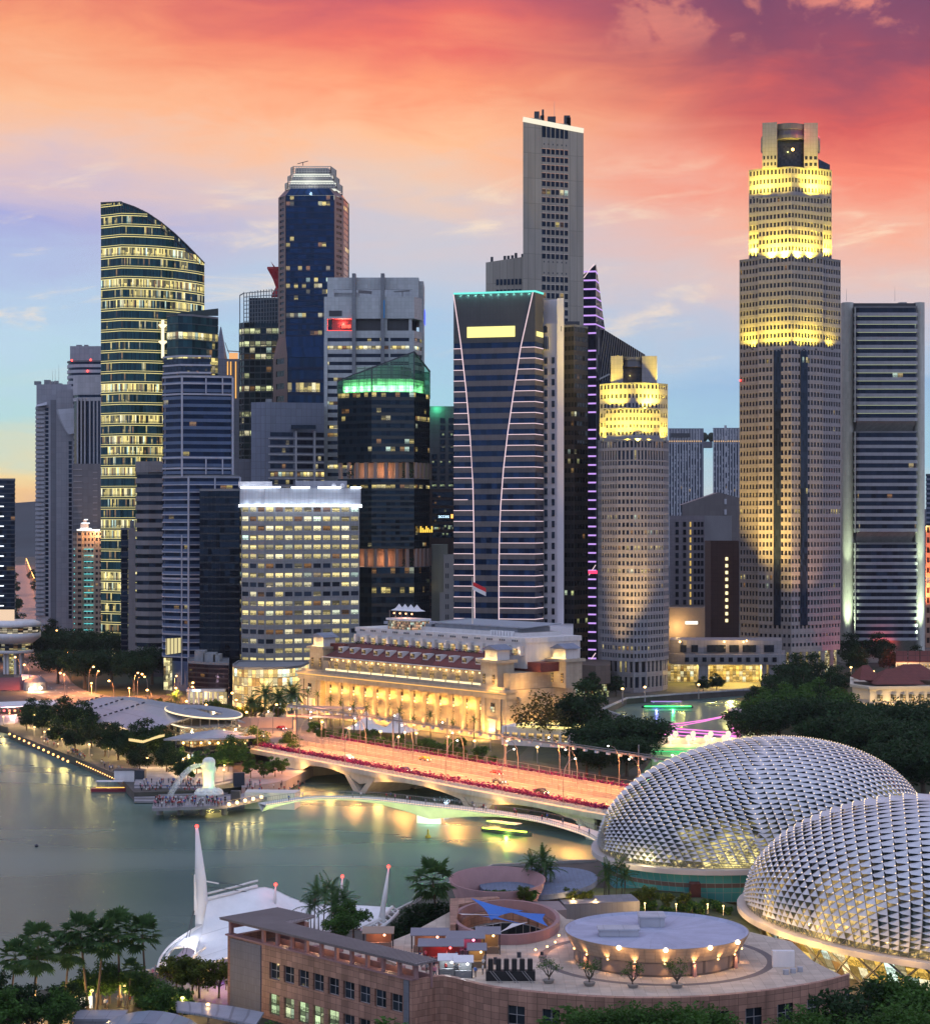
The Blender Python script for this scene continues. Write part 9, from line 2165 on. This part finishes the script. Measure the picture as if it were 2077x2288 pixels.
# ================================================================== white tensile theatre, promenade and near planting
def theatre():
 fab = mat_panel('tensile_fabric', (.80, .80, .80), 3, 40, .10, .22, rough=.6, var=.03, streak=.08); wh = mat_plain('mast_white', (.72, .70, .68), .4, .05, .4); t = thing('tensile_theatre', 'white tensile tent roof of an open-air stage glowing purple inside, with one shell-shaped end', 'tent', (-45, 340, ZG))
 def curve(c, n): s = smooth([pt(*p) for p in c], 8); L = len(s)-1; return [s[min(L, int(i*L/n))].lerp(s[min(L, int(i*L/n)+1)], i*L/n-int(i*L/n)) for i in range(n+1)]
 A = curve([(463, 2012, 345), (520, 1998, 349), (592, 1982, 353), (650, 2005, 356), (700, 2020, 357), (790, 2022, 357), (876, 2027, 350)], 24); B = curve([(428, 2168, 331), (470, 2152, 329), (540, 2130, 328), (610, 2110, 332), (690, 2090, 336), (760, 2078, 338), (806, 2074, 340)], 24)
 G = []
 for i in range(25):
  row = []
  for j in range(9): v = j/8; p = A[i].lerp(B[i], v); p.z -= 1.6*math.sin(math.pi*v); row.append(p)
  G.append(row)
 q = MB(); q.slab(G, .12); part('main_fabric', q, fab, t, True)
 C = curve([(366, 2168, 333), (372, 2138, 336), (398, 2105, 340), (440, 2076, 343), (470, 2060, 345)], 12); D = curve([(386, 2120, 337), (405, 2117, 337), (425, 2117, 337), (446, 2124, 337), (474, 2090, 341)], 12); q = MB(); q.slab([[C[i].lerp(D[i], j/4)+Vector((0, 0, .8*math.sin(math.pi*j/4))) for j in range(5)] for i in range(13)], .1); part('shell_fabric', q, fab, t, True)
 q = MB(); q.slab([[C[i]*(1-j/4)+A[0].lerp(B[0], i/12)*(j/4) if i > 6 else C[i].lerp(C[i]+Vector((.5, .3, .2)), j/4) for j in range(5)] for i in range(13)][7:], .1); part('link_fabric', q, fab, t, True)
 q = MB(); q.tube(C, .32, 6); q.tube([p+Vector((-.9, -.9, -.1)) for p in C], .22, 5); q.tube([pt(392, 2170, 332), pt(430, 2140, 332), pt(458, 2116, 334)], .3, 6); q.tube([p+Vector((0, 0, .3)) for p in A[:8]], .3, 6); q.tube([p+Vector((0, .8, 1.1)) for p in A[:8]], .2, 5)
 for i in range(0, 13, 2): q.bar(C[i], C[i]+Vector((-.9, -.9, -.1)), .15, .15)
 part('edge_truss', q, wh, t); Tq = curve([(806, 2076, 338), (830, 2066, 340), (856, 2048, 344), (876, 2027, 350)], 8); q = MB(); q.tube(Tq, .35, 6); q.tube([p+Vector((1.2, -.8, -.6)) for p in Tq], .3, 6)
 for p in Tq: q.bar(p, p+Vector((1.2, -.8, -.6)), .25, .25)
 part('end_truss', q, wh, t)
 for k, (x0, yb, Yb, x1, yt, w) in enumerate(((455, 2062, 345, 440, 1850, 1.35), (612, 2040, 351, 616, 1980, .5), (758, 2030, 354, 765, 1962, .5), (852, 2060, 343, 868, 1940, .62))):
  P0, P1 = pt(x0, yb, Yb), pt(x1, yt, Yb); P00 = P0-Vector((0, 0, P0.z-ZG)); q = MB(); m = P0.lerp(P1, .45); q.tube([P00, P0, m, P1], [w*.9, w*1.1, w*.75, w*.18], 10); t2 = thing('mast', ['tallest tapering white mast with a red beacon rising from the tent', 'short white mast with a red beacon left of the palms', 'short white mast with a red beacon right of the palms', 'leaning white mast with a red beacon at the right end of the tent'][k], 'mast', P00, 'white masts of the tent'); part('pole', q, wh, t2, True); q = MB(); q.ball(P1+Vector((0, 0, .3)), .3, 8, 5); part('beacon', q, E_red, t2); lamp('POINT', P1+Vector((0, -.5, .6)), 25, (1, .1, .1), .1, t2)
  if k == 0:
   q = MB(); q.box(P0.x-1.6, Yb-.5, m.z-6, P0.x-1.0, Yb+.5, m.z+1); q.bar(m, m+Vector((3.2, 0, -.6)), .2, .2); part('mast_fitting', q, wh, t2); q = MB()
   for a, b_ in ((m, A[7]), (m+Vector((0, 0, -1)), A[12]), (m+Vector((-1.2, 0, -5)), pt(408, 2130, 335)), (m+Vector((-1, 0, -5)), pt(415, 2135, 335))): q.tube([a, b_], .06, 4)
   part('stay_cable', q, M_darkg, t2)
 pv = mat_plain('stage_floor', (.4, .34, .38)); q = MB(); q.prism([gnd(x, y, 0)[:2] for x, y in ((380, 2195), (520, 2215), (640, 2150), (560, 2130), (420, 2150))], ZG, 3.3); part('stage', q, pv, t); lamp('POINT', pt(490, 2150, 329), 2600, (.55, .06, 1), .5, t); lamp('POINT', pt(430, 2140, 335), 500, (1, .85, .7), .5, t)
 lamp('POINT', pt(560, 2100, 338), 2500, (.75, .85, 1), .6, t); lamp('POINT', pt(420, 2100, 338), 900, (.9, .9, 1), .6, t)
 for k in range(22): person(gnd(RND.uniform(340, 430), RND.uniform(2170, 2190), 2.6), RND.uniform(0, 6.28), 'beside the white tent', 'visitors beside the tent')
 for k in range(20): person(gnd(RND.uniform(120, 330), RND.uniform(2230, 2255), 2.52), RND.uniform(0, 6.28), 'on the palm promenade', 'visitors under the palms')
 P = 'tall fan palm on the bottom-left promenade'
 for k, (x, y, s) in enumerate(((75, 2262, 1.06), (142, 2270, .98), (198, 2262, 1.18), (215, 2262, 1.1), (268, 2246, 1.15), (328, 2240, 1.05), (20, 2285, .95), (70, 2290, 1.0), (285, 2255, .6))): FAN(gnd(x, y), None, s, P, 'fan palms on the promenade')
 FAN(gnd(985, 2150, 2.5), None, 1.35, 'lone fan palm standing left of the flared pink wall')
 plant_row(BIG, [(8, 2305, .6), (120, 2300, .45), (160, 2285, .4), (60, 2312, .5)], 'dark leafy tree under the fan palms', 'trees under the fan palms')
 plant_row(ROUND, [(225, 2246, .75), (245, 2242, .7), (305, 2245, .7), (180, 2255, .7), (320, 2250, .6), (350, 2285, .7), (120, 2320, .8), (30, 2330, .9)], 'mid green tree between the fan palms', 'trees between the palms')
 plant_row(GOLD, [(395, 2225, .8), (445, 2230, .75), (490, 2230, .75), (430, 2222, .7)], 'thin feathery tree before the white tent', 'trees before the tent')
 plant_row(BIG, [(905, 2160, .6), (935, 2155, .68), (962, 2150, .66), (990, 2150, .7), (885, 2165, .5), (945, 2135, .6)], 'dense dark tree between the tent and the granite court', 'trees between tent and court')
 plant_row(SHRUB, [(330+i*14, 2250+(i % 3)*9, 1.3) for i in range(7)], 'low shrub beside the walkway roof', 'shrubs by the walkway roof')
 # near crowns along the bottom edge
 NEAR = Proto(tree_proto('broad_tree', 'bright green broadleaf tree', 16, 7.5, 7, 9500, .34, LEAF_M, 22, 44, .45, .28))
 for x, y, Y, s in ((1430, 2225, 258, .95), (1540, 2225, 255, 1.0), (1600, 2240, 258, .8), (1330, 2235, 258, .8)): NEAR((gx(x, Y), Y, gz(y, Y)-16*s), None, s, 'bright green tree crown in front of the curved granite wall', 'near trees at the bottom')
 for x, y, Y, s in ((2000, 2160, 262, 1.05), (2060, 2170, 258, 1.1), (1930, 2180, 260, .9), (1880, 2205, 252, .95), (1820, 2235, 250, .9), (2040, 2230, 245, 1.0), (1960, 2245, 246, .9), (1770, 2262, 250, .8)): (NEAR if x != 1880 and x != 1930 else BIG)((gx(x, Y), Y, gz(y, Y)-16*s), None, s, 'large leafy tree crown at the bottom right below the dome', 'near trees at the bottom right')
 for x, y, Y, s in ((850, 2262, 262, .8), (915, 2275, 260, .8), (1270, 2240, 262, .9), (1210, 2262, 260, .8), (600, 2275, 285, .5)): ROUND((gx(x, Y), Y, gz(y, Y)-10*s*1.5), None, s*1.5, 'bright green tree top at the bottom edge before the granite building', 'tree tops at the bottom edge')
 # low roofs in the bottom-left corner
 zn = mat_panel('walkway_roof', (.30, .31, .36), .5, 60, .08, .35, rough=.45); q = MB(); q.slab([[gnd(x, y, 5) for x, y in ((395, 2258), (450, 2266), (510, 2278), (570, 2292))], [gnd(x, y, 5.4) for x, y in ((390, 2236), (450, 2240), (520, 2248), (590, 2262))]], .3); solo('walkway_roof', q, zn, 'long grey slatted walkway roof at the foot of the granite wing', 'roof')
 q = MB(); rows = [[Vector((gx(200+u*30, 288), 286+v*3, 4.5+2.6*math.sin(math.pi*u/8)**.7-.12*v)) for u in range(9)] for v in range(4)]; q.slab(rows, .3); solo('barrel_roof', q, mat_panel('barrel_zinc', (.20, .25, .32), 1, 60, .06, .3, rough=.35), 'blue-grey barrel roof cut off by the bottom edge', 'roof')
 q = MB(); P = gnd(215, 2280, 4); q.box(P.x-3, P.y-2, ZG, P.x+4, P.y+3, 4.4); q.box(P.x-3.3, P.y-2.3, 4.41, P.x+4.3, P.y+3.3, 4.8); solo('flat_pavilion', q, M_greyc, 'small flat-roofed grey pavilion left of the barrel roof', 'pavilion')
 q = MB(); q.slab([[gnd(985, 2300, 5), gnd(1100, 2300, 5)], [gnd(990, 2262, 6.5), gnd(1090, 2275, 6.5)]], .2); solo('blue_roof', q, mat_panel('blue_metal', (.10, .14, .22), .6, 40, .08, .3, rough=.4), 'blue ribbed metal lean-to roof below the granite corner', 'roof')
 for x, y in ((75, 2268), (205, 2258), (60, 2290), (280, 2248), (170, 2270), (408, 2275), (465, 2290), (440, 2215), (465, 2215), (505, 2212), (310, 2240), (120, 2280)): SMALL(gnd(x, y), 0, .8, 'warm lamp on the bottom-left promenade', 'lamps on the near promenade')
 for k, (x, y) in enumerate(((92, 2275), (187, 2258))):
  p = gnd(x, y); q = MB(); q.box(p.x-1.4, p.y-.1, ZG+.4, p.x+1.4, p.y+.1, ZG+2.3); q.box(p.x-.1, p.y-.08, ZG, p.x+.1, p.y+.08, ZG+.4); solo('lit_panel_sign', q, mat_emit('sign_panel%d' % k, (1, .9, .75), 1.4), 'glowing white panel sign on the promenade, %s one' % ('left' if k == 0 else 'right'), 'sign', None, 'panel signs on the promenade')
 q = MB(); nl = [Vector(p) for p in near_shore[8:16]]
 for a, b_ in zip(nl, nl[1:]): q.bar((*a, ZG+.3), (*b_, ZG+.3), .6, .6)
 solo('promenade_wall', q, KERB, 'low stone parapet along the near edge of the bay', 'wall')
theatre()
# ================================================================== evening haze over the city
def haze():
 b = MB(); b.box(-1500, -60, -1, 1500, 3000, 300); m = bpy.data.materials.new('haze_air'); m.use_nodes = True; t = NT(m.node_tree); t.n.clear(); o = t.n.new('ShaderNodeOutputMaterial'); v = t.n.new('ShaderNodeVolumePrincipled'); v.inputs['Color'].default_value = (.80, .88, 1, 1); v.inputs['Density'].default_value = .000025; v.inputs['Anisotropy'].default_value = .2; t.l.new(v.outputs[0], o.inputs['Volume']); struct('haze', b, m, 'stuff')
haze()
